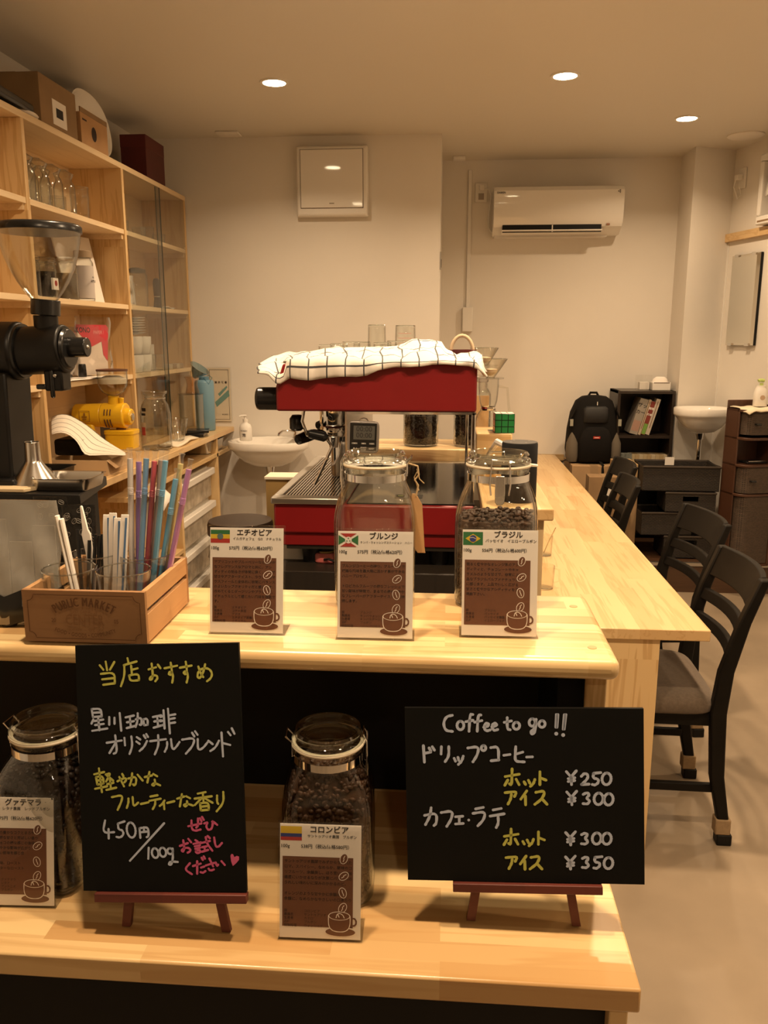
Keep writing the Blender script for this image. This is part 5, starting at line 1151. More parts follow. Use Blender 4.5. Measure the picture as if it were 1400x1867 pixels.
# cups and glasses upside down on top of the machine
def tumbler(label, px, pyt, y, r, h, flip=True, group='glasses on the espresso machine', mat=None):
    p = at_y(px, pyt, y); b = MB(); b.shell([(r * 0.86, 0), (r * 0.9, 0.004), (r, h)], 28, 0.002, bottom=0.006)
    b.bead(r * 0.97, h, 0.0014, mat=1); b.bead(r * 0.86, 0.002, 0.0018, mat=1)
    if flip: b.v = [(x, -yy, h - z) for x, yy, z in b.v]
    o = b.build('tumbler', [mat or m_glass, m_rim], None, (p.x, y, p.z - h)); tag(o, label, 'glass', group)
tumbler('tall plain tumbler upside down on the espresso machine, left of the measuring glass', 687, 592, EY + 0.42, 0.029, 0.11)
tumbler('tall measuring glass with red lines upside down on the espresso machine', 739, 593, EY + 0.42, 0.033, 0.11)
for i, (px, py, yy) in enumerate(((597, 628, 0.34), (618, 626, 0.42), (640, 623, 0.34), (660, 623, 0.46), (697, 624, 0.34), (708, 628, 0.48), (722, 621, 0.34))):
    nm = ['farthest left of the low row', 'second from the left in the low row', 'third from the left in the low row', 'fourth from the left in the low row', 'directly before the tall plain tumbler', 'behind the tall plain tumbler', 'between the two tall glasses'][i]
    tumbler('small shot glass on the espresso machine, ' + nm, px, py, EY + yy, 0.029, 0.075)
b = MB()
for k in range(5):
    for a in range(1): b.tube([(0.0335 * math.cos(q), 0.0335 * math.sin(q), 0.03 + 0.014 * k) for q in [-2.2 + 0.25 * i for i in range(6)]], 0.0004, 4)
p = at_y(739, 593, EY + 0.42); mo = [x for x in bpy.data.objects if x.get('label', '').startswith('tall measuring')][0]; b.build('red_scale', plain('red_line', (0.4, 0.05, 0.04), 0.5), mo)
# kettle handle peeking over the towel
kp = at_y(842, 640, EY + 0.60)
t = thing('kettle', 'small pot with an arched tan handle behind the towel on the machine', 'pot', (kp.x, EY + 0.60, KZ + TZ1 + 0.006))
hz = kp.z - (KZ + TZ1 + 0.006)
MB().shell([(0.04, 0), (0.046, 0.02), (0.046, hz * 0.62), (0.040, hz * 0.7)], 28, 0.002).build('body', m_maroon, t)
MB().tube([(0.036 * math.cos(a), 0, hz * 0.6 + 0.055 * math.sin(a)) for a in [PI * i / 12 for i in range(13)]], 0.006, 10).build('handle', plain('tan_handle', (0.55, 0.42, 0.28), 0.6), t)
# ---------------------------------------------------------------- digital timer hanging under the housing
tc = at_y(662, 797, EY - 0.03)
t = thing('kitchen_timer', 'grey digital kitchen timer with two displays hung on the espresso machine', 'timer', (tc.x, EY - 0.026, tc.z), rot=(0, math.radians(2), math.radians(4)))
b = MB(); b.prism([(x, y) for x, y in ellipse(40, 0.0405, 0.0405, 7)], -0.006, 0.006, 0, Matrix.Rotation(PI / 2, 4, 'X')); b.build('case', plain('timer_grey', (0.30, 0.28, 0.26), 0.35, 0.5), t, bevel=0.002)
bx('face', (-0.034, 0.034, -0.0068, -0.005, -0.034, 0.036), m_black_p, t, bevel=0.001)
b = MB(); b.box(-0.025, 0.029, -0.0074, -0.0066, -0.006, 0.029)
Mt = frame((0, -0.0078, 0), (1, 0, 0), (0, 0, 1))
b.text('00:00', 0.0185, 0.002, 0.0205, Mt, 1, 'CENTER'); b.text('00:00', 0.0185, 0.002, 0.0045, Mt, 1, 'CENTER'); b.build('display', [plain('lcd', (0.095, 0.095, 0.085), 0.15), m_ink], t, smooth=0)
b = MB(); Mk = frame((0, -0.0070, 0), (1, 0, 0), (0, 0, 1))
for tx, x, y in (('10MIN', -0.022, -0.016), ('1MIN', 0.001, -0.016), ('10SEC', 0.022, -0.016), ('M  S', -0.02, -0.029), ('START', 0.001, -0.027), ('STOP', 0.001, -0.0325), ('RESET', 0.022, -0.029)): b.text(tx, 0.0052, x, y, Mk, 0, 'CENTER', 0.015)
b.build('keys', m_white, t, smooth=0)
MB().tube([(-0.012, 0, 0.038), (-0.008, 0, 0.046), (0, 0, 0.049), (0.008, 0, 0.046), (0.012, 0, 0.038)], 0.0014, 8).build('hook', m_chrome, t)
# ---------------------------------------------------------------- jars on the board behind the machine
for lab, px0, px1, fill, ck in (('cylindrical glass jar of dark beans seen under the red housing', 735, 799, 0.115, False), ('glass jar of beans with a kraft label at the right under the red housing', 826, 893, 0.150, True)):
    yj = 3.09; xa, xb2 = at_y(px0, 800, yj).x, at_y(px1, 800, yj).x; r = (xb2 - xa) / 2
    t = thing('bean_jar', lab, 'jar', ((xa + xb2) / 2, yj, UZ + 0.0005))
    b = MB(); b.shell([(r * 0.9, 0), (r, 0.008), (r, 0.19), (r * 0.9, 0.205), (r * 0.8, 0.215), (r * 0.8, 0.235)], 36, 0.003); b.build('glass_body', m_glass, t, smooth=50)
    MB().lathe([(r * 0.83, 0.236), (r * 0.85, 0.24), (r * 0.85, 0.256), (r * 0.8, 0.26)], 32).build('lid', m_solid_glass if not ck else m_steel, t)
    if ck: bx('kraft_label', (r * 0.1, r * 0.85, -r - 0.0015, -r + 0.004, 0.075, 0.19), plain('kraft', (0.45, 0.27, 0.12), 0.8), t)
    beans('beans in the ' + ('jar with the kraft label' if ck else 'cylindrical jar') + ' behind the espresso machine', ((xa + xb2) / 2, yj, UZ + 0.001), fill, 420, 90, m_bean_d, prof=[(r - 0.004, 0, 2), (r - 0.001, 0.008, 2), (r - 0.001, 0.2, 2)])
# small things on the dark counter in front of the machine's feet
tp = at_z(587, 1036, KZ)
t = thing('pink_timer', 'round-cornered pink gadget with a yellow face and black cord, under the machine', 'gadget', (tp.x, EY + 0.045, KZ))
b = MB(); b.loft([ring(28, 0.030 * k, 3, z) for z, k in ((0, 0.9), (0.004, 1), (0.022, 1), (0.027, 0.9))]); b.build('case', plain('pink_plastic', (0.55, 0.14, 0.13), 0.4), t)
b = MB(); b.lathe([(0.022, 0.027), (0.021, 0.031), (0.01, 0.032)], 28); b.build('face', plain('ochre', (0.42, 0.28, 0.07), 0.4), t)
MB().tube([(0.0, -0.030, 0.012), (0.012, -0.040, 0.016), (0.03, -0.040, 0.010), (0.042, -0.030, 0.004), (0.03, -0.034, 0.003)], 0.0035, 8).build('cord', m_black_p, t)
bp = at_z(525, 1030, KZ)
t = thing('white_tray', 'white plastic container tucked under the left end of the machine', 'container', (bp.x - 0.005, EY + 0.10, KZ))
b = MB(); b.loft([ring(24, 0.045, 5, 0), ring(24, 0.05, 5, 0.045), ring(24, 0.046, 5, 0.045), ring(24, 0.042, 5, 0.006)]); b.build('tub', m_white, t)
bx('dark_lid', (-0.05, 0.05, -0.05, 0.05, 0.046, 0.052), m_black_p, t, bevel=0.002)
o = MB().tube([(0, 0, 0.004), (0.06, 0.03, 0.03), (0.12, 0.03, 0.045), (0.18, 0.02, 0.048), (0.2, 0.0, 0.03), (0.19, -0.03, 0.004)], 0.003, 8).build('grey_hose', plain('hose_grey', (0.25, 0.24, 0.22), 0.4), None, (-0.14, EY + 0.09, KZ)); tag(o, 'thin grey hose curling on the dark counter under the machine', 'hose')
o = MB().ball((0, 0, 0.03), 0.028, 0.02, 0.03, 16, 10).build('bag_bundle', m_film, None, (-0.125, EY + 0.03, KZ)); tag(o, 'small crumpled clear bag under the machine beside the kraft tag', 'bag')
# ---------------------------------------------------------------- right of the machine: box, cube, speaker, drippers
yb = 2.36
x0, x1 = at_y(868, 800, yb).x, at_y(934, 800, yb).x; zt_ = at_y(900, 790, yb).z
t = thing('wooden_box', 'pale wooden box beside the espresso machine with a cube on its corner', 'box', ((x0 + x1) / 2, yb, UZ))
bx('body', (-(x1 - x0) / 2, (x1 - x0) / 2, 0, 0.17, 0, zt_ - UZ), m_pine_x, t, bevel=0.004)
MB().cyl(((x1 - x0) / 2 - 0.047, 0.075, zt_ - UZ - 0.001), ((x1 - x0) / 2 - 0.047, 0.075, zt_ - UZ + 0.0008), 0.020, n=24).build('round_hole', m_dark_lam, t)
q = at_z(918, 788.5, zt_)
t = thing('puzzle_cube', 'three by three puzzle cube with green front on the wooden box', 'puzzle cube', (q.x, yb + 0.030, zt_ + 0.0), math.radians(3))
a = 0.0275
bx('core', (-a, a, -a, a, 0, 2 * a), m_black_p, t, bevel=0.002)
def stick_face(nm, mat, fn):
    b = MB(); s = 2 * a / 3
    for i in range(3):
        for j in range(3):
            u, v = -a + s * (i + 0.5), -a + s * (j + 0.5); h_ = s / 2 - 0.0011; b.add([fn(u - h_, v - h_), fn(u + h_, v - h_), fn(u + h_, v + h_), fn(u - h_, v + h_)], [(0, 1, 2, 3)])
    b.build(nm, mat, t, smooth=0)
stick_face('green_side', plain('cube_green', (0.02, 0.22, 0.06), 0.35), lambda u, v: (u, -a - 0.0004, a + v))
stick_face('cream_side', plain('cube_white', (0.75, 0.70, 0.60), 0.35), lambda u, v: (u, v, 2 * a + 0.0004))
stick_face('red_side', plain('cube_red', (0.40, 0.03, 0.02), 0.35), lambda u, v: (a + 0.0004, u, a + v))
stick_face('orange_side', plain('cube_orange', (0.6, 0.2, 0.02), 0.35), lambda u, v: (-a - 0.0004, -u, a + v))
q = at_z(956, 918, UZ)
t = thing('smart_speaker', 'black cylindrical speaker standing on the corner of the raised counter', 'speaker', (0.176, 2.045, UZ))
sh_ = at_y(956, 806, 2.045).z - UZ
MB().lathe([(0.041, 0), (0.0438, 0.003), (0.0438, sh_ - 0.004), (0.0425, sh_)], 48).build('fabric_body', plain('speaker_cloth', (0.010, 0.010, 0.011), 0.9, bump=(900, 0.3, 0.0005)), t, smooth=50)
MB().lathe([(0.0425, sh_), (0.042, sh_ + 0.001), (0.036, sh_ + 0.0005)], 48).build('top_plate', plain('speaker_top', (0.05, 0.045, 0.04), 0.5), t)
for an in (0.5, 2.1, 3.6, 5.2): MB().lathe([(0.003, sh_ + 0.0012), (0.002, sh_ + 0.0018)], 12, 0, (0.026 * math.cos(an), 0.026 * math.sin(an), 0)).build('button', plain('button_grey', (0.2, 0.18, 0.16), 0.4), t)
o = MB().tube([(0, 0, 0), (0.0, 0.02, 0.06), (-0.03, 0.06, 0.10), (-0.07, 0.12, 0.115), (-0.10, 0.18, 0.06), (-0.10, 0.2, 0.004)], 0.006, 8, rs=[0.003, 0.004, 0.007, 0.010, 0.004, 0.003]).build('white_cable', m_white, None, (0.205, 2.16, UZ + 0.001)); tag(o, 'white cable looping behind the black speaker', 'cable')
# glass coffee server with drippers
gx = at_y(893, 720, 2.80).x; gy = 2.80
t = thing('coffee_server', 'glass coffee server with a wasp waist at the right of the machine', 'coffee server', (gx - 0.005, gy, UZ + 0.0005))
hh = at_y(893, 690, gy).z - UZ
MB().shell([(0.040, 0), (0.044, 0.008), (0.044, hh * 0.45), (0.036, hh * 0.55), (0.022, hh * 0.62), (0.030, hh * 0.72), (0.034, hh * 0.9), (0.034, hh)], 32, 0.002).build('glass_body', m_glass, t, smooth=60)
MB().lathe([(0.0235, hh * 0.6), (0.0265, hh * 0.62), (0.0235, hh * 0.645)], 28, 0, (0, 0, 0), False, False).build('collar', m_chrome, t)
MB().tube([(0.034, 0, hh * 0.9), (0.062, 0, hh * 0.88), (0.070, 0, hh * 0.6), (0.066, 0, hh * 0.3), (0.043, 0, hh * 0.2)], 0.0035, 8).build('handle', m_glass, t)
def dripper(label, cx, cyy, z, r, h, n):
    t = thing('glass_dripper', label, 'dripper', (cx, cyy, z), group='glass drippers')
    b = MB().shell([(0.012, 0.012), (0.014, 0.014), (r, h)], 32, 0.002); b.bead(r * 0.98, h, 0.0014, mat=1); b.build('cone', [m_glass, m_rim], t, smooth=60)
    MB().lathe([(0.045, 0.010), (0.045, 0.014)], 32).build('base_flange', m_glass, t)
    MB().lathe([(0.006, 0.02), (0.022, h * 0.42), (0.024, h * 0.55), (0.01, h * 0.58)], 16).build('filter_paper', plain('filter', (0.66, 0.52, 0.36), 0.8), t)
dripper('lower glass dripper sitting on the wasp-waisted server', gx, gy, UZ + hh + 0.001 - 0.012, 0.056, 0.075, 0)
dripper('upper glass dripper stacked on the lower one', gx - 0.022, gy, UZ + hh + 0.030, 0.048, 0.070, 1)
# tumblers with a spoon on the bar beside the raised counter
for px, py, lab, sp in ((1005, 1012, 'glass on the long bar, rear of two beside the counter leg', True), (1006, 1072, 'glass on the long bar, front of two beside the counter leg', False)):
    p = at_z(px - 14, py, BZ)
    t = thing('bar_glass', lab, 'glass', (max(p.x, 0.296), p.y, BZ + 0.0005), group='glasses on the long bar')
    MB().shell([(0.026, 0), (0.029, 0.004), (0.032, 0.075)], 28, 0.002).build('glass_body', m_glass, t)
    if sp: MB().tube([(0.0, 0, 0.008), (0.018, -0.01, 0.06), (0.038, -0.02, 0.11)], 0.002, 8).build('spoon', m_steel, t)
    else: MB().tube([(0.030, 0, 0.065), (0.046, 0, 0.062), (0.048, 0, 0.025), (0.030, 0, 0.018)], 0.0028, 8).build('handle', m_glass, t)
# ================================================================ LEFT: GRINDERS, SHELF CONTENTS, COUNTER
# big black grinder
GY = 2.40
hc = at_y(70, 420, GY); hr = (at_y(143, 415, GY).x - at_y(-3, 415, GY).x) / 2
t = thing('coffee_grinder', 'big black shop coffee grinder with a clear conical hopper at the left edge', 'coffee grinder', (hc.x, GY, GZ))
zt = hc.z - GZ; zb = at_y(85, 548, GY).z - GZ; xn = at_y(83, 560, GY).x - hc.x
b = MB(); prof = [(hr * f, zb + (zt - zb) * k) for f, k in ((0.30, 0), (0.335, 0.03), (0.46, 0.13), (0.60, 0.27), (0.74, 0.44), (0.855, 0.64), (0.93, 0.83), (0.97, 1.0))]
rings = []
for k, (r, z) in enumerate(prof): f = (zt - z) / (zt - zb); rings.append([(xn * f + x, y, z) for x, y in ellipse(40, r)])
inner = [[(xn * (zt - z) / (zt - zb) + x, y, z) for x, y in ellipse(40, r - 0.003)] for r, z in prof]
b.loft(rings + inner[::-1], 0, False, False); b.build('hopper', m_glass, t, smooth=60)
MB().lathe([(hr * 0.955, zt - 0.006), (hr * 1.0, zt - 0.006), (hr * 1.0, zt + 0.010), (hr * 0.95, zt + 0.016), (hr * 0.45, zt + 0.016), (hr * 0.45, zt + 0.004)], 44).build('hopper_lid', m_black_p, t, smooth=50)
def gp(px, py): p = at_y(px, py, GY); return Vector((p.x - hc.x, 0, p.z - GZ))
n0, n1 = gp(83, 546), gp(83, 575); n2 = gp(86, 612)
MB().cyl(n1, n0, 0.041, 0.041, 32).build('neck_collar', m_black_p, t, bevel=0.003)
MB().cyl(n2 - Vector((0, 0, 0.02)), n1, 0.034, 0.034, 28).build('neck', m_black_s, t)
a0, a1 = gp(-90, 640), gp(42, 640); mid = gp(60, 640); fr = gp(122, 636); kn0, kn1 = gp(120, 633), gp(160, 633)
rb = (gp(0, 690) - gp(0, 586)).length / 2 * 1.0
MB().cyl(a0, a1, rb * 1.02, None, 40).build('motor_housing', m_black_s, t, bevel=0.012, seg=3)
MB().cyl(a1 - Vector((0.004, 0, 0)), a1 + Vector((0.006, 0, 0)), rb * 0.94, None, 40).build('joint_ring', m_black_p, t)
MB().cyl(a1, fr, rb * 0.84, None, 40).build('burr_chamber', m_black_s, t, bevel=0.006, seg=3)
MB().cyl(fr, fr + Vector((0.012, 0, 0)), rb * 0.74, rb * 0.66, 40).build('front_plate', m_black_p, t, bevel=0.003)
MB().cyl(kn0, kn1, 0.030, 0.028, 28).build('adjust_knob', m_black_p, t, bevel=0.003)
MB().ball(tuple(kn1), 0.005, 0.007, 0.007, 12, 8).build('knob_screw', m_steel, t)
s0 = gp(108, 668); s1 = gp(112, 712)
MB().box(s0.x - 0.036, s0.x + 0.020, -0.030, 0.030, s1.z, s0.z + 0.01).build('spout', m_black_s, t, bevel=0.006)
MB().box(s0.x - 0.018, s0.x - 0.004, -0.036, -0.026, s1.z - 0.020, s0.z - 0.008).build('spout_lever', m_black_p, t, bevel=0.005)
MB().ball((s0.x + 0.0, -0.032, s0.z - 0.025), 0.007, n=12, k=8).build('lever_bolt', m_steel, t)
MB().box(s0.x - 0.060, s0.x - 0.03, -0.034, -0.01, s1.z + 0.005, s1.z + 0.02).build('bag_clip', m_black_p, t, bevel=0.004)
c0_, c1_ = gp(-70, 700), gp(40, 700)
b = MB(); b.loft([[(x, y, z) for x, y in ((c0_.x, -0.075), (w_, -0.075), (w_, 0.075), (c0_.x, 0.075))] for z, w_ in ((0.0, gp(52, 860).x), (0.02, gp(46, 860).x), (0.18, gp(40, 780).x), (gp(0, 690).z + 0.02, gp(35, 700).x))]); b.build('column', m_black_s, t, bevel=0.008)
bx('base', (c0_.x - 0.02, gp(62, 870).x, -0.12, 0.12, 0.0, 0.03), m_black_s, t, bevel=0.006)
# cutting board, funnel, steel tray, black tray on the stand
q = at_z(30, 896, GZ + 0.018)
o = MB().prism([(x, y) for x, y in ((-0.22, -0.01), (0.030, -0.01), (0.070, 0.075), (0.062, 0.105), (-0.22, 0.20))], 0, 0.012).build('cutting_board', m_cream, None, (at_z(26, 899, GZ).x, 2.245, GZ + 0.001), bevel=0.003); tag(o, 'cream plastic cutting board on the black stand at the left edge', 'cutting board')
tx0, tx1 = at_z(60, 905, GZ).x, at_y(155, 880, 2.25).x
def tray(name, label, cx, cy, z, w_, d, h, mat, cat='tray'):
    t = thing(name, label, cat, (cx, cy, z))
    def r4(k, zz): return [(x * k + 0, y * k, zz) for x, y in ellipse(36, w_ / 2, d / 2, 8)]
    b = MB(); b.loft([r4(0.86, 0), r4(0.90, 0.003), r4(0.97, h - 0.003), r4(1.03, h), r4(1.03, h - 0.002 + 0.003), r4(0.955, h), r4(0.885, 0.006), r4(0.84, 0.003)]); b.build('pan', mat, t, smooth=40)
    return t
tray('steel_tray', 'small stainless tray holding the funnel beside the cream cutting board', -1.115, 2.335, GZ + 0.001, 0.175, 0.15, 0.036, m_steel)
tray('black_tray', 'black tray on the work counter behind the funnel', at_z(128, 866, CZ).x - 0.03, 3.02, CZ + 0.001, 0.20, 0.16, 0.055, m_black_p)
ftop = at_y(50, 806, 2.345)
t = thing('funnel', 'stainless funnel standing upside down in the small steel tray', 'funnel', (at_y(64, 880, 2.345).x, 2.345, GZ + 0.006))
fh = ftop.z - GZ - 0.006
MB().shell([(0.074, 0.0), (0.072, 0.004), (0.026, fh * 0.52), (0.0225, fh * 0.58), (0.0205, fh - 0.001), (0.0205, fh)], 40, 0.0012, bottom=-1).build('cone', m_steel, t, smooth=50)
MB().tube([(0.0208 * math.cos(a), 0.0208 * math.sin(a), fh) for a in [2 * PI * i / 24 for i in range(24)]], 0.0012, 8, closed=True).build('spout_rim', m_chrome, t)
MB().tube([(0.074 * math.cos(a), 0.074 * math.sin(a), 0.002) for a in [2 * PI * i / 32 for i in range(32)]], 0.002, 8, closed=True).build('rim', m_chrome, t)
o = bx('labelled_tin', (-0.03, 0.03, 0, 0.04, 0.0, 0.075), plain('grey_label', (0.12, 0.11, 0.09), 0.5), None, 0.002, (at_y(8, 850, 2.55).x, 2.55, GZ + 0.0005)); tag(o, 'small grey labelled pack behind the funnel at the left edge', 'pack')

# ---------------------------------------------------------------- on top of the wall shelf
TZ = 2.30
def cbox(name, label, x0, x1, y0, y1, z0, h, mat, cat='box', rz=0.0, extra=None, bevel=0.002):
    t = thing(name, label, cat, ((x0 + x1) / 2, (y0 + y1) / 2, z0), rz)
    w_, d = (x1 - x0) / 2, (y1 - y0) / 2
    bx('carton', (-w_, w_, -d, d, 0, h), mat, t, bevel)
    if extra: extra(t, w_, d, h)
    return t
def yx(px, py, x=SX): return at_x(px, py, x).y
h1 = at_x(111, 153, SX).z - TZ
def lab1(t, w_, d, h):
    o = bx('shipping_label', (w_, w_ + 0.0012, -d + 0.10, -d + 0.22, 0.02, h * 0.62), m_paper, t)
    bx('code_bars', (w_ + 0.0012, w_ + 0.0018, -d + 0.13, -d + 0.19, 0.05, 0.085), m_ink, o)
    bx('tape', (-0.03, 0.03, -d - 0.0006, d + 0.0006, h, h + 0.0006), plain('tape', (0.36, 0.24, 0.13), 0.4), t)
cbox('cardboard_box', 'large plain cardboard box on top of the wall shelf, nearest the camera', SX - 0.25, SX - 0.012, 3.30, 3.62, TZ, h1, m_card_d, extra=lab1)
def lab2(t, w_, d, h):
    M2 = frame((w_ + 0.0008, -0.01, h * 0.48), (0, 1, 0), (0, 0, 1)); b = MB(); b.add([(0.026 * c, 0.030 * s, 0) for c, s in ellipse(20, 1)], [tuple(range(20))], 0, M2)
    b.add([(-0.115, 0.036, 0), (-0.07, 0.036, 0), (-0.07, 0.043, 0), (-0.115, 0.043, 0)], [(0, 1, 2, 3)], 0, M2); b.build('printed_emblem', m_brown_ink, t, smooth=0)
    bx('open_flap', (w_ - 0.004, w_, -d, d, h, h + 0.02), m_card_d, t)
cbox('small_carton', 'small brown carton with a dark round emblem on the shelf top edge', SX - 0.10, SX - 0.004, 3.64, 3.92, TZ, 0.125, plain('cardboard_orange', (0.45, 0.26, 0.12), 0.8, vary=0.08), extra=lab2)
o = MB().ball((0, 0, 0), 0.06, 0.10, 0.012, 20, 8).build('paper_wad', m_paper, None, (SX - 0.055, 3.21, TZ + 0.012)); tag(o, 'white folded paper lying beside the large cardboard box on the shelf top', 'paper')
t = thing('plastic_basin', 'white shiny plastic basin standing on edge on the shelf top', 'basin', (SX - 0.10, 3.99, TZ), rot=(0, math.radians(-8), 0))
t.location = (SX - 0.165, 3.96, TZ + 0.139)
b = MB(); b.loft([[(x, 0.205 * k * c, 0.138 * k * s) for c, s in ellipse(48, 1, 1, 2.3)] for k, x in ((0.62, 0.0), (0.70, 0.004), (0.93, 0.072), (1.0, 0.076), (1.0, 0.081), (0.92, 0.078), (0.68, 0.010), (0.58, 0.008))]); b.build('bowl', m_white_g, t, smooth=50)
def lab3(t, w_, d, h):
    bx('lid', (-w_ - 0.001, w_ + 0.001, -d - 0.001, d + 0.001, h * 0.72, h + 0.002), plain('maroon_lid', (0.09, 0.010, 0.010), 0.5), t, 0.002)
cbox('red_carton', 'dark red carton standing on the shelf top at its far end', SX - 0.155, SX - 0.02, 4.46, 4.74, TZ, at_x(275, 252, SX - 0.02).z - TZ, m_maroon, extra=lab3)
o = bx('flat_case', (-0.10, 0.10, -0.16, 0.16, 0, 0.035), m_black_p, None, 0.01, (SX - 0.09, 3.06, TZ + 0.005)); o.rotation_euler = (0, -0.05, 0.05); tag(o, 'flat black case overhanging the shelf top at the picture edge', 'case')

# ---------------------------------------------------------------- inside the shelves
def glassware(name, label, cat, group, x, y, z, prof, t_=0.002, mat=None, extra=None, n=26):
    t = thing(name, label, cat, (x, y, z + 0.0008), group=group)
    b = MB().shell(prof, n, t_); b.bead(prof[-1][0] - t_ / 2, prof[-1][1], 0.0014, mat=1); b.bead(prof[0][0], prof[0][1] + 0.003, 0.002, mat=1)
    b.build('glass_body', [mat or m_glass, m_rim], t, smooth=55)
    if extra: extra(t)
    return t
def jarlid(r, z, mat=None, h=0.018):
    def f(t): MB().lathe([(r, z), (r, z + h), (r * 0.9, z + h + 0.002)], 26).build('lid', mat or m_glass, t)
    return f
swing = [(0.034, 0), (0.037, 0.004), (0.037, 0.075), (0.033, 0.088), (0.027, 0.096), (0.027, 0.104), (0.030, 0.108), (0.034, 0.118), (0.020, 0.126), (0.012, 0.130)]
posn = ['nearest', 'second', 'third', 'fourth', 'farthest']
for r in range(2):
    for k in range(4):
        y = 3.19 + 0.115 * k
        glassware('storage_bottle', f'clear glass canister on the second shelf, {posn[k]} in the {"front" if r == 0 else "back"} row', 'jar', 'glass canisters on the upper shelf', SX - 0.05 - 0.10 * r, y, 2.0, [(a * 1.2, c * 1.32) for a, c in swing] if r == 0 else [(a * 1.2, c * 1.45) for a, c in swing], extra=None)
def mughandle(t): MB().tube([(0.0, 0.035, 0.10), (0.01, 0.075, 0.105), (0.01, 0.082, 0.06), (0.005, 0.062, 0.025), (0.0, 0.037, 0.02)], 0.005, 8).build('handle', m_glass, t)
glassware('glass_mug', 'glass pitcher with a big handle at the far end of the canister row', 'pitcher', None, SX - 0.06, 3.70, 2.0, [(0.034, 0), (0.038, 0.004), (0.040, 0.12), (0.041, 0.13)], 0.003, extra=mughandle)
glassware('glass_cup', 'plain glass cup behind the glass pitcher', 'cup', None, SX - 0.15, 3.68, 2.0, [(0.030, 0), (0.034, 0.004), (0.036, 0.09)], 0.003)
# third shelf: jars with dark contents, labelled jar, bottle, poster
def fill(mat, r, h, lab=None):
    def f(t):
        MB().lathe([(r, 0.004), (r, h)], 24).build('contents', mat, t)
        MB().lathe([(r + 0.006, 0.135), (r + 0.006, 0.15), (r, 0.154)], 24).build('lid', m_glass, t)
        if lab:
            o = MB().box(r - 0.004, r + 0.0052, -0.022, 0.022, 0.03, 0.075); o = o.build('label', m_paper, t); MB().cyl((r + 0.0052, 0, 0.055), (r + 0.0060, 0, 0.055), 0.011, n=20).build('red_seal', plain('seal_red', (0.35, 0.05, 0.04), 0.6), o)
    return f
jp = [(0.036, 0), (0.039, 0.004), (0.039, 0.115), (0.034, 0.13), (0.034, 0.136)]
glassware('spice_jar', 'jar of dark beans on the third shelf seen through the hopper, left one', 'jar', 'jars on the third shelf', SX - 0.06, 3.20, 1.65, jp, extra=fill(m_bean_d, 0.034, 0.09))
glassware('spice_jar', 'jar with a red-seal label seen through the hopper', 'jar', 'jars on the third shelf', SX - 0.045, 3.30, 1.65, jp, extra=fill(m_bean_d, 0.034, 0.10, True))
glassware('spice_jar', 'jar of dark beans just right of the hopper on the third shelf', 'jar', 'jars on the third shelf', SX - 0.10, 3.42, 1.65, jp, extra=fill(m_bean_d, 0.034, 0.06))
glassware('spice_jar', 'square-shouldered jar of greyish contents beside the white bottle', 'jar', 'jars on the third shelf', SX - 0.07, 3.54, 1.65, [(a * 1.2, c * 1.15) for a, c in jp], extra=lambda t: (MB().lathe([(0.040, 0.005), (0.040, 0.11)], 24).build('contents', plain('grey_brown', (0.12, 0.09, 0.06), 0.6), t), MB().lathe([(0.042, 0.156), (0.042, 0.175)], 24).build('lid', m_glass, t)))
t = thing('water_bottle', 'clear bottle with a pale label lettered BOTTLE on the third shelf', 'bottle', (SX - 0.05, 3.665, 1.6508))
MB().shell([(0.040, 0), (0.042, 0.004), (0.042, 0.165), (0.034, 0.178), (0.034, 0.185)], 28, 0.002).build('body', m_glass, t)
b = MB(); b.lathe([(0.0425, 0.012), (0.0425, 0.15)], 32, 0, (0, 0, 0), False, False); Mb = frame((0.0432, -0.004, 0.085), (0, 1, 0), (0, 0, 1)); b.text('my', 0.013, 0, 0.018, Mb, 1, 'CENTER'); b.text('BOTTLE', 0.013, 0, 0.0, Mb, 1, 'CENTER', 0.02); b.build('label_sleeve', [plain('pale_label', (0.55, 0.50, 0.47), 0.5), m_ink], t)
MB().lathe([(0.037, 0.185), (0.037, 0.212), (0.034, 0.215)], 28).build('cap', plain('tan_cap', (0.32, 0.23, 0.14), 0.6), t)
o = MB().loft([[(x, y, z) for x, y in ((-0.003, -0.13), (0.003, -0.13), (0.003, 0.13), (-0.003, 0.13))] for z in (0, 0.31)]).build('white_poster', m_paper, None, (SX - 0.13, 3.86, 1.652)); o.rotation_euler = (0, -0.22, -0.25); tag(o, 'blank white card leaning in the third shelf behind the bottle', 'card')
# fourth shelf
o = MB().sheet([[(x, y, 0.002 + 0.003 * math.sin(y * 30 + x * 40)) for y in [3.15 + 0.09 * i for i in range(8)]] for x in (SX - 0.2, SX - 0.12, SX - 0.05, SX + 0.012)], 0.001).build('paper_sheet', m_paper, None, (0, 0, 1.318)); tag(o, 'crumpled white paper lining the fourth shelf', 'paper')
o = bx('black_tool', (-0.03, 0.03, -0.06, 0.06, 0, 0.018), m_black_p, None, 0.006, (SX - 0.04, 3.37, 1.326)); o.rotation_euler = (0, 0, 0.3); tag(o, 'flat black tool on the white paper of the fourth shelf', 'tool')
glassware('cone_glass', 'upside-down glass beaker on the fourth shelf behind the grinder knob', 'glass', None, SX - 0.08, 3.42, 1.326, [(0.045, 0), (0.047, 0.004), (0.044, 0.09), (0.03, 0.105)], 0.003)
t = thing('filter_pack', 'red and white pack of paper filters in clear wrapping on the fourth shelf', 'pack', (SX - 0.09, 3.745, 1.3262), -0.25)
b = MB(); b.box(-0.03, 0.03, -0.10, 0.10, 0.0, 0.215); b.build('paper_filters', plain('filter_white', (0.70, 0.60, 0.50), 0.8), t, bevel=0.004)
m_rp = plain('pack_red', (0.56, 0.035, 0.055), 0.35)
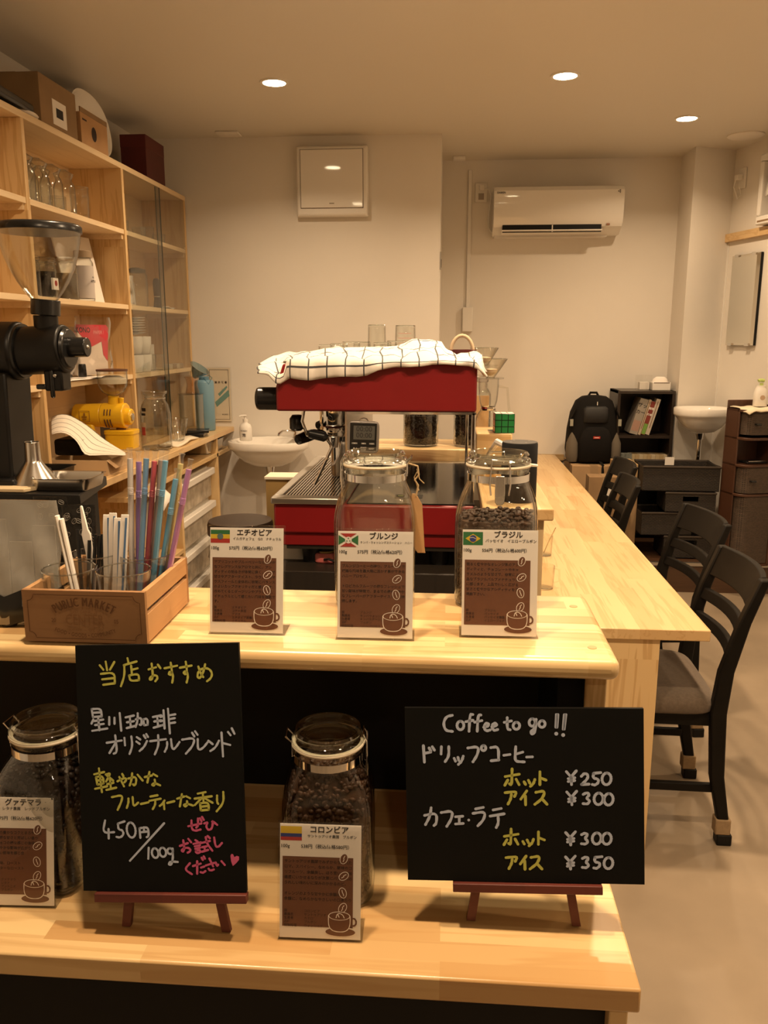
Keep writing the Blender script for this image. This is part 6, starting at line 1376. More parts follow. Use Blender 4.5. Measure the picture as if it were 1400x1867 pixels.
b = MB(); Mr = frame((0.0312, 0, 0.0), (0, 1, 0), (0, 0, 1)); pl = [(-0.115, 0.205), (-0.02, 0.125), (0.06, 0.15), (0.066, 0.09), (0.095, 0.06), (0.115, 0.21), (0.10, 0.225), (-0.11, 0.225)]
b.add([(x, y, 0) for x, y in pl], [tuple(range(len(pl)))], 0, Mr); b.text('KONO', 0.032, -0.115, 0.20, Mr @ Matrix.Translation((0, 0, 0.0006)), 1, 'LEFT', 0.02); b.text('PAPER /', 0.022, 0.005, 0.19, Mr @ Matrix.Translation((0, 0, 0.0006)), 2, 'LEFT', 0.0); b.build('red_header', [m_rp, m_ink, plain('pink_print', (0.72, 0.35, 0.33), 0.5)], t, smooth=0)
rows = [[(0.034 + 0.006 * math.sin(i * 1.7 + j), -0.125 + 0.0357 * j, z) for j in range(8)] for i, z in enumerate((0.0, 0.06, 0.12, 0.18, 0.235, 0.26))]; MB().sheet(rows, 0.0005).build('clear_wrap', m_wrap, t)
o = MB().lathe([(0.016, 0), (0.018, 0.004), (0.016, 0.05), (0.014, 0.056)], 20).build('stopper', m_black_p, None, (SX - 0.03, 3.535, 1.3262)); tag(o, 'small black stopper on the fourth shelf beside the filter pack', 'stopper')
t = thing('clear_bag', 'clear bag with white dripper parts behind the grinder knob', 'bag', (SX - 0.13, 3.56, 1.3262))
MB().ball((0, 0, 0.07), 0.05, 0.07, 0.07, 16, 10, e=3).build('wrap', m_film, t); MB().lathe([(0.02, 0.02), (0.045, 0.1), (0.047, 0.1), (0.022, 0.016)], 20).build('dripper', m_white, t)
# bottom bay: yellow grinder
YG = Vector((SX - 0.045, 3.60, CZ))
yg_y = 3.60
t = thing('yellow_grinder', 'small bright yellow coffee grinder with a glass cup hopper', 'coffee grinder', (at_y(190, 790, yg_y).x, yg_y, CZ))
def yp(px, py): p = at_y(px, py, yg_y); return Vector((p.x - t.location.x, 0, p.z - CZ))
A, B, Cc, Dd = yp(134, 757), yp(205, 757), yp(240, 760), yp(247, 760)
r = (yp(0, 735) - yp(0, 778)).length / 2
MB().cyl(yp(138, 757), yp(190, 757), r * 0.93, r * 1.0, 32).build('motor_body', m_yellow, t, bevel=0.008, seg=3)
b = MB(); b.cyl(yp(188, 757), yp(231, 758), r * 1.03, r * 1.06, 32); b.build('burr_body', m_yellow, t, bevel=0.006, seg=3)
b = MB()
for k in range(3):
    c = yp(199 + 5.2 * k, 757).x; b.tube([(c, r * 1.075 * math.sin(a) * -1, yp(0, 757).z + r * 1.06 * math.cos(a)) for a in [0.95 + 0.24 * i for i in range(3)]], 0.0028, 6); b.tube([(c, -r * 1.075 * math.sin(a), yp(0, 757).z + r * 1.06 * math.cos(a)) for a in [1.75 + 0.24 * i for i in range(4)]], 0.0028, 6)
b.build('vent_slots', m_brown_d, t)
MB().cyl(yp(229, 759), yp(241, 760), r * 0.72, r * 0.66, 28).build('dial', m_yellow, t, bevel=0.006, seg=3); MB().cyl(yp(241, 760), yp(243, 760), r * 0.3, None, 20).build('dial_badge', m_brushed, t)
Mp = frame(yp(163, 757) + Vector((0, -r * 0.985, 0)), (1, 0, 0), (0, 0, 1)); b = MB(); hw_ = 0.024
for (x0, x1, y0, y1) in ((-hw_, hw_, -hw_, -hw_ + 0.002), (-hw_, hw_, hw_ - 0.002, hw_), (-hw_, -hw_ + 0.002, -hw_, hw_), (hw_ - 0.002, hw_, -hw_, hw_)): b.box(x0, x1, y0, y1, 0.0, 0.0015, 0, Mp)
b.box(-0.004, 0.004, 0.002, 0.014, 0.0, 0.0015, 0, Mp); b.box(-0.012, 0.012, -0.004, 0.0, 0.0, 0.0015, 0, Mp); b.box(-0.009, 0.009, -0.014, -0.009, 0.0, 0.0015, 0, Mp); b.build('framed_badge', plain('badge_brown', (0.30, 0.15, 0.02), 0.5), t, smooth=0)
n_ = yp(205, 737); MB().cyl(yp(207, 745), yp(207, 722), 0.024, None, 24).build('neck', m_yellow, t, bevel=0.002); MB().cyl(yp(221, 740), yp(221, 725), 0.011, None, 16).build('stop_knob', m_yellow, t, bevel=0.002)
hz0, hz1 = yp(0, 721).z, yp(0, 676).z; hxr = (yp(230, 680).x - yp(178, 680).x) / 2; hx = yp(204, 680).x
MB().shell([(0.014, hz0), (0.020, hz0 + 0.002), (hxr * 0.72, hz0 + 0.018), (hxr * 0.96, hz0 + 0.045), (hxr, hz0 + 0.07), (hxr, hz1)], 36, 0.002, 0, (hx, 0, 0)).build('hopper_cup', m_glass, t, smooth=60)
MB().lathe([(hxr * 1.04, hz1), (hxr * 1.04, hz1 + 0.008), (hxr * 0.6, hz1 + 0.010)], 36, 0, (hx, 0, 0)).build('hopper_lid', m_brown_d, t)
MB().lathe([(hxr * 0.93, hz0 + 0.055), (hxr * 0.95, hz0 + 0.075), (hxr * 0.5, hz1 - 0.02)], 24, 0, (hx, 0, 0)).build('filter_paper', m_paper2, t)
MB().box(yp(148, 790).x, yp(178, 790).x, -0.04, 0.04, 0.03, yp(0, 770).z).build('pedestal', m_yellow, t, bevel=0.01)
MB().box(yp(142, 815).x, yp(188, 815).x, -0.06, 0.06, 0.0, 0.032).build('base', m_yellow, t, bevel=0.006)
MB().cyl(yp(221, 777), yp(221, 784), 0.022, None, 20).build('chute', m_brown_d, t)
b = MB(); cx_ = yp(223, 800).x; w2 = (yp(249, 800).x - yp(197, 800).x) / 2; z0_, z1_ = yp(0, 814).z, yp(0, 782).z
b.loft([[(cx_ + x, y, z) for x, y in ellipse(32, w2 * k, 0.055 * k, 5)] for z, k in ((max(0.0, z0_), 0.95), (z1_ - 0.015, 1.0), (z1_ - 0.015, 1.04), (z1_, 1.04), (z1_ + 0.002, 0.98))]); b.build('grounds_bin', m_yellow, t, smooth=35)
# towel over a black machine with a carton tray under it, left of the yellow grinder
yy = 3.22
p0 = at_y(92, 838, yy); xb0, xb1 = at_y(96, 800, yy).x, at_y(140, 800, yy).x
o = bx('black_machine', (0, xb1 - xb0 + 0.02, 0, 0.16, 0, at_y(110, 788, yy).z - CZ - 0.10), m_black, None, 0.012, (xb0, yy, CZ + 0.071)); tag(o, 'black box-shaped appliance under the striped towel', 'appliance')
hemL = [(90, 768), (100, 758), (115, 760), (130, 770), (150, 790), (165, 805), (180, 818), (200, 828), (228, 830)]
top_ = [(92, 762), (104, 755), (122, 754), (138, 762), (160, 775), (178, 790), (192, 802), (212, 815), (230, 826)]
rows = []
for i in range(7):
    f = i / 6; row = []
    for (ax, ay), (bx_, by_) in zip(top_, [(93, 795), (103, 789), (120, 789), (136, 800), (145, 812), (152, 832), (172, 831), (200, 829), (231, 831)]):
        pp = at_y(ax + (bx_ - ax) * f, ay + (by_ - ay) * f, yy - 0.02 - 0.02 * f + 0.16 * (1 - f)); row.append((pp.x, pp.y, max(pp.z, CZ + 0.045 - 0.0 * f)))
    rows.append(row)
o = MB().sheet(rows, 0.003).build('dish_cloth', m_towel_s, None, smooth=70, sub=1); tag(o, 'white towel with thin dark stripes thrown over the black appliance', 'towel')
t = thing('carton_tray', 'shallow open cardboard tray on the counter beneath the striped towel', 'carton', (at_y(150, 850, yy).x, yy + 0.02, CZ))
b = MB(); b.box(-0.12, 0.13, -0.08, 0.16, 0, 0.004)
for (x0, x1, y0, y1) in ((-0.12, 0.13, -0.08, -0.076), (-0.12, 0.13, 0.156, 0.16), (-0.12, -0.116, -0.076, 0.156), (0.126, 0.13, -0.076, 0.156)): b.box(x0, x1, y0, y1, 0.004, 0.062)
b.build('tray', plain('cardboard_pale', (0.50, 0.35, 0.20), 0.85), t)
b = MB(); b.add([(0.128, -0.08, 0.062), (0.128, 0.05, 0.062), (0.16, 0.04, 0.03), (0.16, -0.07, 0.03)], [(0, 1, 2, 3)]); b.build('flap', m_card, t)
o = bx('leaning_board', (-0.002, 0.002, -0.20, 0.2, 0, 0.17), plain('pale_panel', (0.42, 0.33, 0.22), 0.6), None, 0, (SX - 0.22, 3.52, CZ + 0.001)); tag(o, 'pale panel leaning at the back of the bay behind the yellow grinder', 'panel')
t = thing('black_radio', 'black device with a small pale label behind the yellow grinder', 'device', (SX - 0.17, 3.93, CZ))
bx('body', (-0.05, 0.05, -0.09, 0.08, 0, 0.21), m_black_p, t, 0.01); bx('label', (-0.03, 0.03, -0.092, -0.0895, 0.12, 0.17), plain('dim_label', (0.3, 0.26, 0.2), 0.5), t)
# ---------------------------------------------------------------- glass-doored bay
for i, (y, x) in enumerate(((4.16, -0.06), (4.27, -0.12), (4.40, -0.06), (4.55, -0.07), (4.70, -0.06))):
    glassware('wine_glass', f'low clear glass on the top shelf behind the sliding doors, {posn[i]}', 'glass', 'glasses behind the sliding doors', SX + x, y, 2.0, [(0.030, 0), (0.032, 0.003), (0.036, 0.05 + 0.02 * (i % 2))], 0.002)
t = thing('steel_jug', 'shiny steel milk jug behind the sliding door on the middle shelf', 'jug', (SX - 0.06, 4.19, 1.6508))
MB().shell([(0.036, 0), (0.040, 0.01), (0.038, 0.06), (0.030, 0.11), (0.033, 0.145)], 28, 0.0015).build('body', m_chrome, t, smooth=60); MB().tube([(0.0, 0.032, 0.12), (0.01, 0.062, 0.115), (0.01, 0.064, 0.06), (0, 0.040, 0.035)], 0.004, 8).build('handle', m_chrome, t)
glassware('glass_canister', 'large glass canister with a dark knob lid behind the sliding doors', 'jar', None, SX - 0.09, 4.40, 1.65, [(0.055, 0), (0.058, 0.005), (0.058, 0.16), (0.05, 0.175)], 0.003, extra=lambda t: MB().lathe([(0.05, 0.176), (0.05, 0.19), (0.02, 0.2)], 24).build('lid', plain('dark_lid', (0.05, 0.04, 0.03), 0.5), t))
t = thing('pepper_mill', 'slim dark bottle-shaped mill on the middle shelf behind the far sliding door', 'mill', (SX - 0.06, 4.62, 1.6508))
MB().lathe([(0.020, 0), (0.022, 0.004), (0.016, 0.05), (0.018, 0.09), (0.020, 0.13), (0.016, 0.155), (0.008, 0.162)], 20).build('body', plain('dark_mill', (0.045, 0.03, 0.03), 0.4), t); MB().lathe([(0.0185, 0.06), (0.0185, 0.066)], 20).build('band', m_steel, t)
o = MB().sheet([[(x, y, 0.006 + 0.006 * math.sin(x * 60 + y * 40)) for y in [-0.07 + 0.028 * i for i in range(6)]] for x in (-0.06, -0.02, 0.02, 0.06)], 0.003).build('folded_cloth', m_paper, None, (SX - 0.07, 4.70, 1.651)); tag(o, 'white folded cloth beside the dark mill behind the sliding door', 'cloth')
pl = None
for k in range(7):
    b = MB(); b.lathe([(0.045, 0), (0.05, 0.003), (0.088, 0.011), (0.090, 0.013), (0.084, 0.013), (0.048, 0.006)], 36)
    o = b.build('plate', m_ceramic, None, (SX - 0.10, 4.27, 1.5075 + 0.0125 * k), smooth=50)
    tag(o, 'white plate in the stack on the cups behind the sliding door' + ('' if 0 < k < 6 else (', topmost' if k == 6 else ', lowest')), 'plate', 'white plates behind the sliding door')
    if k < 6 and k > 0: o['label'] = f'white plate in the stack behind the sliding door, {["", "second", "third", "fourth", "fifth", "sixth", "seventh", "eighth"][k]} from the bottom'
for k, (y, x, z) in enumerate(((4.21, -0.055, 1.316), (4.33, -0.055, 1.316), (4.21, -0.16, 1.316), (4.33, -0.16, 1.316), (4.21, -0.055, 1.409), (4.33, -0.055, 1.409), (4.21, -0.16, 1.409), (4.33, -0.16, 1.409))):
    t = thing('white_cup', f'white {"lower" if z < 1.35 else "upper"} tier coffee cup behind the sliding door, {"nearer" if y < 4.3 else "farther"} one in the {"front" if x > -0.1 else "back"} row', 'cup', (SX + x, y, z), group='white cups behind the sliding door')
    MB().shell([(0.036, 0), (0.040, 0.004), (0.049, 0.05), (0.050, 0.09)], 28, 0.003).build('bowl', m_ceramic, t, smooth=60)
for k, (y, x) in enumerate(((4.46, -0.06), (4.55, -0.05), (4.49, -0.14))):
    glassware('small_glass', f'small clear glass right of the white cups, {["front nearer", "front farther", "rear"][k]} one', 'glass', 'small glasses by the white cups', SX + x, y, 1.315, [(0.026, 0), (0.028, 0.004), (0.030, 0.085)], 0.003)
o = bx('white_box', (-0.05, 0.05, -0.04, 0.04, 0, 0.14), m_white, None, 0.003, (SX - 0.16, 4.63, 1.316)); tag(o, 'plain white box at the back behind the far sliding door', 'box')
for k in range(4):
    o = bx('matchbox', (-0.02, 0.02, -0.028, 0.028, 0, 0.028), plain('match_cream', (0.60, 0.50, 0.36), 0.7) if k % 2 == 0 else plain('match_tan', (0.36, 0.25, 0.15), 0.7), None, 0.001, (SX - 0.04, 4.68 + 0.065 * k, 1.316)); tag(o, f'small {"cream" if k % 2 == 0 else "tan"} packet behind the far sliding door, {posn[k]} from the left', 'packet', 'small packets behind the sliding door')
# ---------------------------------------------------------------- far end of the work counter
jy = 3.98; jx = at_y(285, 790, jy).x; jr = (at_y(312, 780, jy).x - at_y(258, 780, jy).x) / 2
jx = max(jx, SX + jr + 0.02)
t = thing('pickle_jar', 'big empty clear glass jar with paper labels on the work counter', 'jar', (jx, jy, CZ + 0.0005))
jh = at_y(285, 714, jy).z - CZ
b = MB().shell([(jr * 0.9, 0), (jr, 0.008), (jr, jh * 0.62), (jr * 0.85, jh * 0.78), (jr * 0.66, jh * 0.86), (jr * 0.66, jh * 0.94), (jr * 0.82, jh * 0.97), (jr * 0.82, jh)], 40, 0.003, bottom=0.012); b.bead(jr * 0.8, jh, 0.002, mat=1); b.bead(jr * 0.95, 0.006, 0.003, mat=1); b.build('glass_body', [m_glass, m_rim], t, smooth=60)
MB().tube([(jr * 0.70 * math.cos(a), jr * 0.70 * math.sin(a), jh * 0.89) for a in [2 * PI * i / 28 for i in range(28)]], 0.002, 6, closed=True).build('wire', m_chrome, t)
b = MB(); a0 = -PI / 2 - 0.55
def curved(b, r, a, w_, z0, z1, mat):
    P = [(r * math.cos(a + w_ * (i / 6 - 0.5) / r), r * math.sin(a + w_ * (i / 6 - 0.5) / r)) for i in range(7)]
    b.add([(x, y, z) for z in (z0, z1) for x, y in P], [(i, i + 1, i + 8, i + 7) for i in range(6)], mat)
curved(b, jr + 0.0008, a0, 0.034, jh * 0.12, jh * 0.48, 0); curved(b, jr + 0.0014, a0, 0.026, jh * 0.26, jh * 0.40, 1); curved(b, jr * 0.97, a0, 0.030, jh * 0.60, jh * 0.64, 2); curved(b, jr * 0.93, a0, 0.030, jh * 0.67, jh * 0.73, 2)
b.build('paper_label', [plain('thin_paper', (0.46, 0.38, 0.28), 0.8), plain('seal_red', (0.35, 0.05, 0.04), 0.6), m_ink], t, smooth=0)
# glass of clear sticks
gy_ = 4.22; gx_ = at_y(330, 780, gy_).x - 0.02
t = thing('stick_glass', 'flared glass holding thin clear sticks beside the big empty jar', 'glass', (gx_, gy_, CZ + 0.0005))
b = MB().shell([(0.028, 0), (0.030, 0.004), (0.058, 0.125)], 32, 0.002); b.bead(0.057, 0.125, 0.0014, mat=1); b.build('glass_body', [m_glass, m_rim], t, smooth=60)
for k in range(9):
    a = 2 * PI * k / 9; MB().tube([(0.008 * math.cos(a), 0.008 * math.sin(a), 0.006), (0.036 * math.cos(a + 0.4), 0.036 * math.sin(a + 0.4), 0.11 + 0.006 * (k % 3))], 0.0022, 6).build('clear_stick', m_film, t)
# server with tilted blue dripper
dy = 4.60; dx = at_y(350, 760, dy).x
t = thing('glass_server', 'square glass server on a stand near the blue bottle', 'coffee server', (dx + 0.0, dy, CZ + 0.0005))
sh2 = at_y(350, 719, dy).z - CZ
MB().loft([ring(32, r, 7, z) for r, z in ((0.056, 0.0), (0.058, 0.004), (0.058, sh2), (0.0565, sh2), (0.0565, 0.008))]).build('beaker', m_glass, t, smooth=40)
MB().lathe([(0.072, sh2), (0.072, sh2 + 0.004)], 36).build('plate', m_glass, t)
dz = CZ + sh2 + 0.005
t = thing('tilted_dripper', 'bluish clear dripper tipped over on the glass server', 'dripper', (dx + 0.01, dy, dz))
MB().shell([(0.040, 0), (0.036, 0.02), (0.030, 0.045), (0.034, 0.075), (0.045, 0.095)], 32, 0.003).build('holder', thin_glass('pinkish_clear', (0.93, 0.86, 0.80), 1.45, gain=1.3), t, smooth=60)
o = MB().shell([(0.010, 0), (0.012, 0.002), (0.060, 0.068)], 32, 0.003).build('cone', thin_glass('blue_clear', (0.66, 0.80, 0.86), 1.45, gain=1.4), t, (0.012, 0, 0.088), rot=(0.1, 0.62, 0), smooth=60)
MB().tube([(0.060, 0, 0.062), (0.085, 0, 0.06), (0.088, 0, 0.02), (0.045, 0, 0.03)], 0.004, 8).build('handle', thin_glass('blue_clear', (0.66, 0.80, 0.86), 1.45, gain=1.4), o)
by_ = 4.80; bx0 = at_y(374, 740, by_)
t = thing('blue_bottle', 'tall dull blue plastic bottle on the far end of the counter', 'bottle', (bx0.x, by_, CZ + 0.0005))
MB().lathe([(0.052, 0), (0.056, 0.005), (0.056, 0.28), (0.050, 0.292), (0.03, 0.296)], 36).build('body', m_blue_t, t, smooth=60); MB().lathe([(0.03, 0.296), (0.03, 0.312), (0.026, 0.315)], 28).build('cap', plain('blue_cap', (0.10, 0.20, 0.27), 0.4), t)
# framed notice on the back wall
n0, n1 = at_y(378, 669, YL - 0.012), at_y(424, 770, YL - 0.012); wN, hN = 0.150, n0.z - n1.z
t = thing('framed_notice', 'framed paper certificate with green ribbon drawing on the back wall', 'notice', (n1.x - wN / 2, YL - 0.008, (n0.z + n1.z) / 2))
bx('acrylic_frame', (-wN / 2, wN / 2, -0.004, 0.006, -hN / 2, hN / 2), m_acryl, t, 0.002); bx('paper', (-wN / 2 + 0.006, wN / 2 - 0.006, -0.0005, 0.001, -hN / 2 + 0.006, hN / 2 - 0.006), plain('cream_sheet', (0.66, 0.58, 0.45), 0.7), t)
Mn = frame((0, -0.0012, 0), (1, 0, 0), (0, 0, 1)); b = MB(); q = 0.016
for (x0, x1, y0, y1) in ((-wN / 2 + q, wN / 2 - q, hN / 2 - q - 0.002, hN / 2 - q), (-wN / 2 + q, wN / 2 - q, -hN / 2 + q, -hN / 2 + q + 0.002), (wN / 2 - q - 0.002, wN / 2 - q, -hN / 2 + q, hN / 2 - q), (-wN / 2 + q, -wN / 2 + q + 0.002, -hN / 2 + q, hN / 2 - q)): b.add([(x0, y0, 0), (x1, y0, 0), (x1, y1, 0), (x0, y1, 0)], [(0, 1, 2, 3)], 0, Mn)
b.text('営 業 許 可 書', 0.016, 0.0, hN * 0.22, Mn, 0, 'CENTER', 0.01); b.text('一 円', 0.012, 0.025, hN * 0.10, Mn, 0, 'CENTER')
b.add([(-0.03, -0.045, 0.0002), (0.055, 0.03, 0.0002), (0.062, -0.005, 0.0002), (-0.02, -0.075, 0.0002)], [(0, 3, 2, 1)], 1, Mn); b.add([(0.0, -0.01, 0.0003), (0.05, 0.045, 0.0003), (0.045, 0.055, 0.0003), (-0.01, 0.005, 0.0003)], [(0, 1, 2, 3)], 1, Mn)
b.text('食品衛生', 0.010, 0.03, -hN * 0.36, Mn, 0, 'CENTER'); b.build('print', [m_brown_ink, plain('ribbon_green', (0.16, 0.30, 0.27), 0.6)], t, smooth=0)
# black notebooks, folded paper, steel tray below
for k, (px, py, ww, dd, hh_, lab) in enumerate(((368, 786, 0.10, 0.13, 0.022, 'lower black notebook on the far end of the counter'), (372, 774, 0.12, 0.12, 0.014, 'upper black notebook stacked on the lower one'))):
    o = bx('black_notebook', (-ww / 2, ww / 2, -dd / 2, dd / 2, 0, hh_), m_black_p, None, 0.003, (-1.395 + 0.01 * k, 4.50, CZ + 0.001 + 0.0235 * k)); o.rotation_euler = (0, 0, 0.1 + 0.15 * k); tag(o, lab, 'notebook')
o = MB().sheet([[(-1.44 + 0.024 * i + 0.01 * math.sin(j), 4.02 + 0.06 * j, CZ + 0.010 + 0.006 * math.sin(i * 1.3 + j * 0.9)) for i in range(5)] for j in range(7)], 0.008).build('paper_towel', m_paper2, None, smooth=60); tag(o, 'folded cream paper towel along the counter edge before the notebooks', 'towel')
tray('steel_pan', 'stainless pan on the lower board beneath the counter end', -1.47, 4.78, 0.836, 0.24, 0.34, 0.070, m_steel, 'pan')
# white storage drawers under the counter and stacked papers
def drawers(label, y0, y1, ztop, n):
    t = thing('storage_unit', label, 'drawers', (-1.575, (y0 + y1) / 2, 0.0)); d = (y1 - y0) / 2; h = ztop / n
    bx('cabinet', (-0.20, 0.19, -d, d, 0.0, ztop), plain('milky_case', (0.50, 0.45, 0.37), 0.4), t, 0.004)
    for k in range(n):
        f = bx('drawer', (0.18, 0.212, -d + 0.008, d - 0.008, k * h + 0.02, (k + 1) * h - 0.045), plain('milky_front', (0.42, 0.36, 0.28), 0.25, vary=0.35, vscale=14), t, 0.004)
        bx('handle_ledge', (0.18, 0.236, -d + 0.004, d - 0.004, (k + 1) * h - 0.045, (k + 1) * h - 0.008), m_white, f, 0.004)
drawers('white stacked plastic drawers beneath the far end of the counter', 4.04, 4.64, 0.77, 4)
o = MB().sheet([[(-1.36 + 0.03 * i, 3.56 + 0.05 * j, 0.775 + 0.03 * math.sin(j * 0.8) - 0.028 * i + 0.02) for i in range(4)] for j in range(6)], 0.004).build('paper_stack', m_paper, None, smooth=60)
tag(o, 'loose white papers curling out under the counter behind the straws', 'papers')
o.location.z = 0.02
bx_o = bx('crumpled_box', (-0.1, 0.1, -0.1, 0.1, 0, 0.30), m_white, None, 0.01, (-1.50, 3.68, 0.441)); tag(bx_o, 'white box on the inner board under the counter behind the straws', 'box')
# basin, soap, tap
sy = 4.83; sx0, sx1 = at_y(418, 806, sy).x, at_y(562, 806, sy).x; scx = (sx0 + sx1) / 2; srx = (sx1 - sx0) / 2; sz = at_y(490, 806, sy).z + 0.012
def basin(name, label, cx, cy, z, rx, ry, rot=0.0, wall=0.0):
    t = thing(name, label, 'washbasin', (cx, cy, z), rot)
    def e(k, zz, back=0.0, ex=2.3): return [(x * k, (y * k if y < 0 else min(y * k, ry * 0.98)) + back, zz) for x, y in ellipse(48, rx, ry, ex)]
    MB().loft([e(0.22, -0.155), e(0.42, -0.148), e(0.66, -0.118), e(0.84, -0.075), e(0.93, -0.052), e(0.985, -0.046), e(1.0, -0.038), e(1.0, -0.004), e(0.985, 0.0), e(0.90, -0.002), e(0.84, -0.015), e(0.70, -0.07), e(0.4, -0.10), e(0.1, -0.105)]).build('bowl', m_ceramic, t, smooth=60)
    MB().lathe([(0.022, -0.104), (0.022, -0.100), (0.014, -0.1015)], 20).build('drain', m_chrome, t)
    o = MB(); o.cyl((0, 0.02, -0.16), (0, 0.02, -0.20), 0.030, 0.022); o.cyl((0, 0.02, -0.20), (0, 0.02, -0.40), 0.016); o.tube([(0, 0.02, -0.38), (0, 0.02, -0.46), (0.02, 0.02, -0.50), (0.06, 0.03, -0.50), (0.08, 0.05, -0.46), (0.08, 0.12, -0.44), (0.08, ry * 0.95, -0.44)], 0.016, 12); o.build('waste_pipe', m_chrome, t)
    return t
basin('washbasin', 'white washbasin on the back wall left of the espresso machine', scx, sy, sz, srx, YL - sy - 0.004)
tpx = at_y(538, 800, 4.93)
t = thing('basin_tap', 'chrome tap with a cross handle at the back of the left basin', 'tap', (tpx.x, 4.95, sz))
MB().lathe([(0.022, 0), (0.018, 0.01), (0.014, 0.03), (0.016, 0.05), (0.010, 0.062)], 20).build('body', m_chrome, t); MB().tube([(0, 0, 0.03), (-0.03, -0.02, 0.045), (-0.07, -0.045, 0.045), (-0.09, -0.055, 0.03), (-0.092, -0.056, 0.018)], 0.009, 10).build('spout', m_chrome, t)
b = MB(); b.tube([(-0.03, 0, 0.072), (0.03, 0, 0.072)], 0.006, 8); b.tube([(0, -0.03, 0.072), (0, 0.03, 0.072)], 0.006, 8); b.cyl((0, 0, 0.06), (0, 0, 0.078), 0.010); b.build('cross_handle', m_chrome, t)
t = thing('soap_bottle', 'white pump soap bottle on the rim of the left washbasin', 'soap bottle', (at_y(448, 790, 4.80).x, 4.80, sz + 0.0))
b = MB(); b.lathe([(0.034, 0.0), (0.037, 0.004), (0.037, 0.075), (0.030, 0.095), (0.014, 0.105), (0.014, 0.112)], 28); b.build('bottle', m_white_g, t, smooth=60)
b = MB(); b.cyl((0, 0, 0.112), (0, 0, 0.128), 0.015); b.cyl((0, 0, 0.128), (0, 0, 0.143), 0.006); b.tube([(0.008, 0, 0.147), (-0.02, -0.01, 0.147), (-0.032, -0.014, 0.142)], 0.008, 10, flat=0.7); b.build('pump', m_white, t)
Ms = frame((-0.002, -0.0378, 0.04), (1, 0, 0), (0, 0, 1)); b = MB(); b.text('WASH', 0.014, 0, 0.02, Ms, 0, 'CENTER'); b.text('泡', 0.022, 0, -0.006, Ms, 0, 'CENTER', 0.02); b.build('label_print', m_brown_ink, t, smooth=0)
# round stool, plastic bag, pale cabinet
sp_ = at_y(438, 950, 2.9)
t = thing('round_stool', 'round dark brown stool behind the Ethiopia card', 'stool', (at_y(438, 950, 2.75).x, 2.75, 0)); szz = at_y(438, 948, 2.75).z
srr = (at_y(497, 950, 2.75).x - at_y(380, 950, 2.75).x) / 2
MB().lathe([(srr * 0.9, szz - 0.05), (srr, szz - 0.045), (srr, szz - 0.012), (srr * 0.96, szz), (srr * 0.5, szz + 0.004)], 48).build('seat', plain('brown_vinyl', (0.030, 0.016, 0.010), 0.4), t, smooth=50)
for a in (0.7, 2.3, 3.9, 5.4): MB().tube([(srr * 0.75 * math.cos(a), srr * 0.75 * math.sin(a), szz - 0.05), (srr * 1.1 * math.cos(a), srr * 1.1 * math.sin(a), 0.0)], 0.011, 10).build('leg', m_steel, t)
MB().tube([(srr * 0.95 * math.cos(a), srr * 0.95 * math.sin(a), 0.25) for a in [2 * PI * i / 32 for i in range(32)]], 0.008, 8, closed=True).build('foot_ring', m_steel, t)
o = MB().loft([[(x * k + 0.02 * math.sin(z * 40 + x * 30), y * k + 0.015 * math.sin(z * 50), z) for x, y in ellipse(28, 0.14, 0.11, 2.4)] for z, k in ((0, 0.8), (0.03, 1.0), (0.14, 1.0), (0.20, 0.9), (0.235, 0.6), (0.25, 0.3))]).build('plastic_bag', plain('white_bag', (0.62, 0.56, 0.47), 0.4), None, (at_y(425, 930, 4.3).x, 4.3, 0.30), smooth=70)
tag(o, 'crumpled white plastic bag in a bin below the left washbasin', 'bag')
o = MB().shell([(0.11, 0), (0.13, 0.30)], 32, 0.004).build('waste_bin', m_white, None, (at_y(425, 930, 4.3).x, 4.3, 0.0)); tag(o, 'round white waste bin under the left washbasin', 'bin')
y_c = 3.05; xc0, xc1 = at_y(485, 900, y_c).x, -0.47; zc = at_y(500, 869, y_c).z
t = thing('side_cabinet', 'pale yellowish wooden cabinet between the basin and the espresso machine', 'cabinet', ((xc0 + xc1) / 2, y_c, 0))
hwc = (xc1 - xc0) / 2
bx('body', (-hwc, hwc, 0, 0.10, 0, zc - 0.012), plain('ochre_board', (0.36, 0.23, 0.08), 0.6), t, 0.002); bx('top', (-hwc - 0.005, hwc + 0.005, -0.004, 0.104, zc - 0.012, zc), m_paper2, t, 0.002)
# ================================================================ FAR RIGHT CORNER ON THE RAISED FLOOR
PZ = 0.18
def carton(name, label, x0, x1, y0, y1, z0, z1, mat, tape=True, lab=None):
    t = thing(name, label, 'box', ((x0 + x1) / 2, (y0 + y1) / 2, z0)); w_, d, h = (x1 - x0) / 2, (y1 - y0) / 2, z1 - z0
    bx('carton', (-w_, w_, -d, d, 0, h), mat, t, 0.003)
    if tape: bx('tape', (-0.025, 0.025, -d - 0.0008, d + 0.0008, h - 0.07, h + 0.0008), plain('tape', (0.36, 0.24, 0.13), 0.4), t)
    if lab: bx('label', lab, m_paper, t)
bgy = 5.47
btop = at_y(1090, 845, bgy).z
carton('cardboard_box', 'cardboard box carrying the black backpack', 0.80, 1.08, 5.36, 5.75, PZ, btop, m_card)
carton('cardboard_box', 'cardboard box with a white label standing before the backpack box', at_y(1072, 880, 5.0).x, at_y(1128, 880, 5.0).x + 0.03, 4.97, 5.09, PZ, at_y(1090, 868, 5.0).z, m_card_d, lab=(-0.03, 0.06, -0.062, -0.0595, 0.38, 0.44))
carton('cardboard_box', 'lower tan cardboard box beside the wicker basket stack', 1.04, 1.165, 5.10, 5.36, PZ, 0.60, m_card)
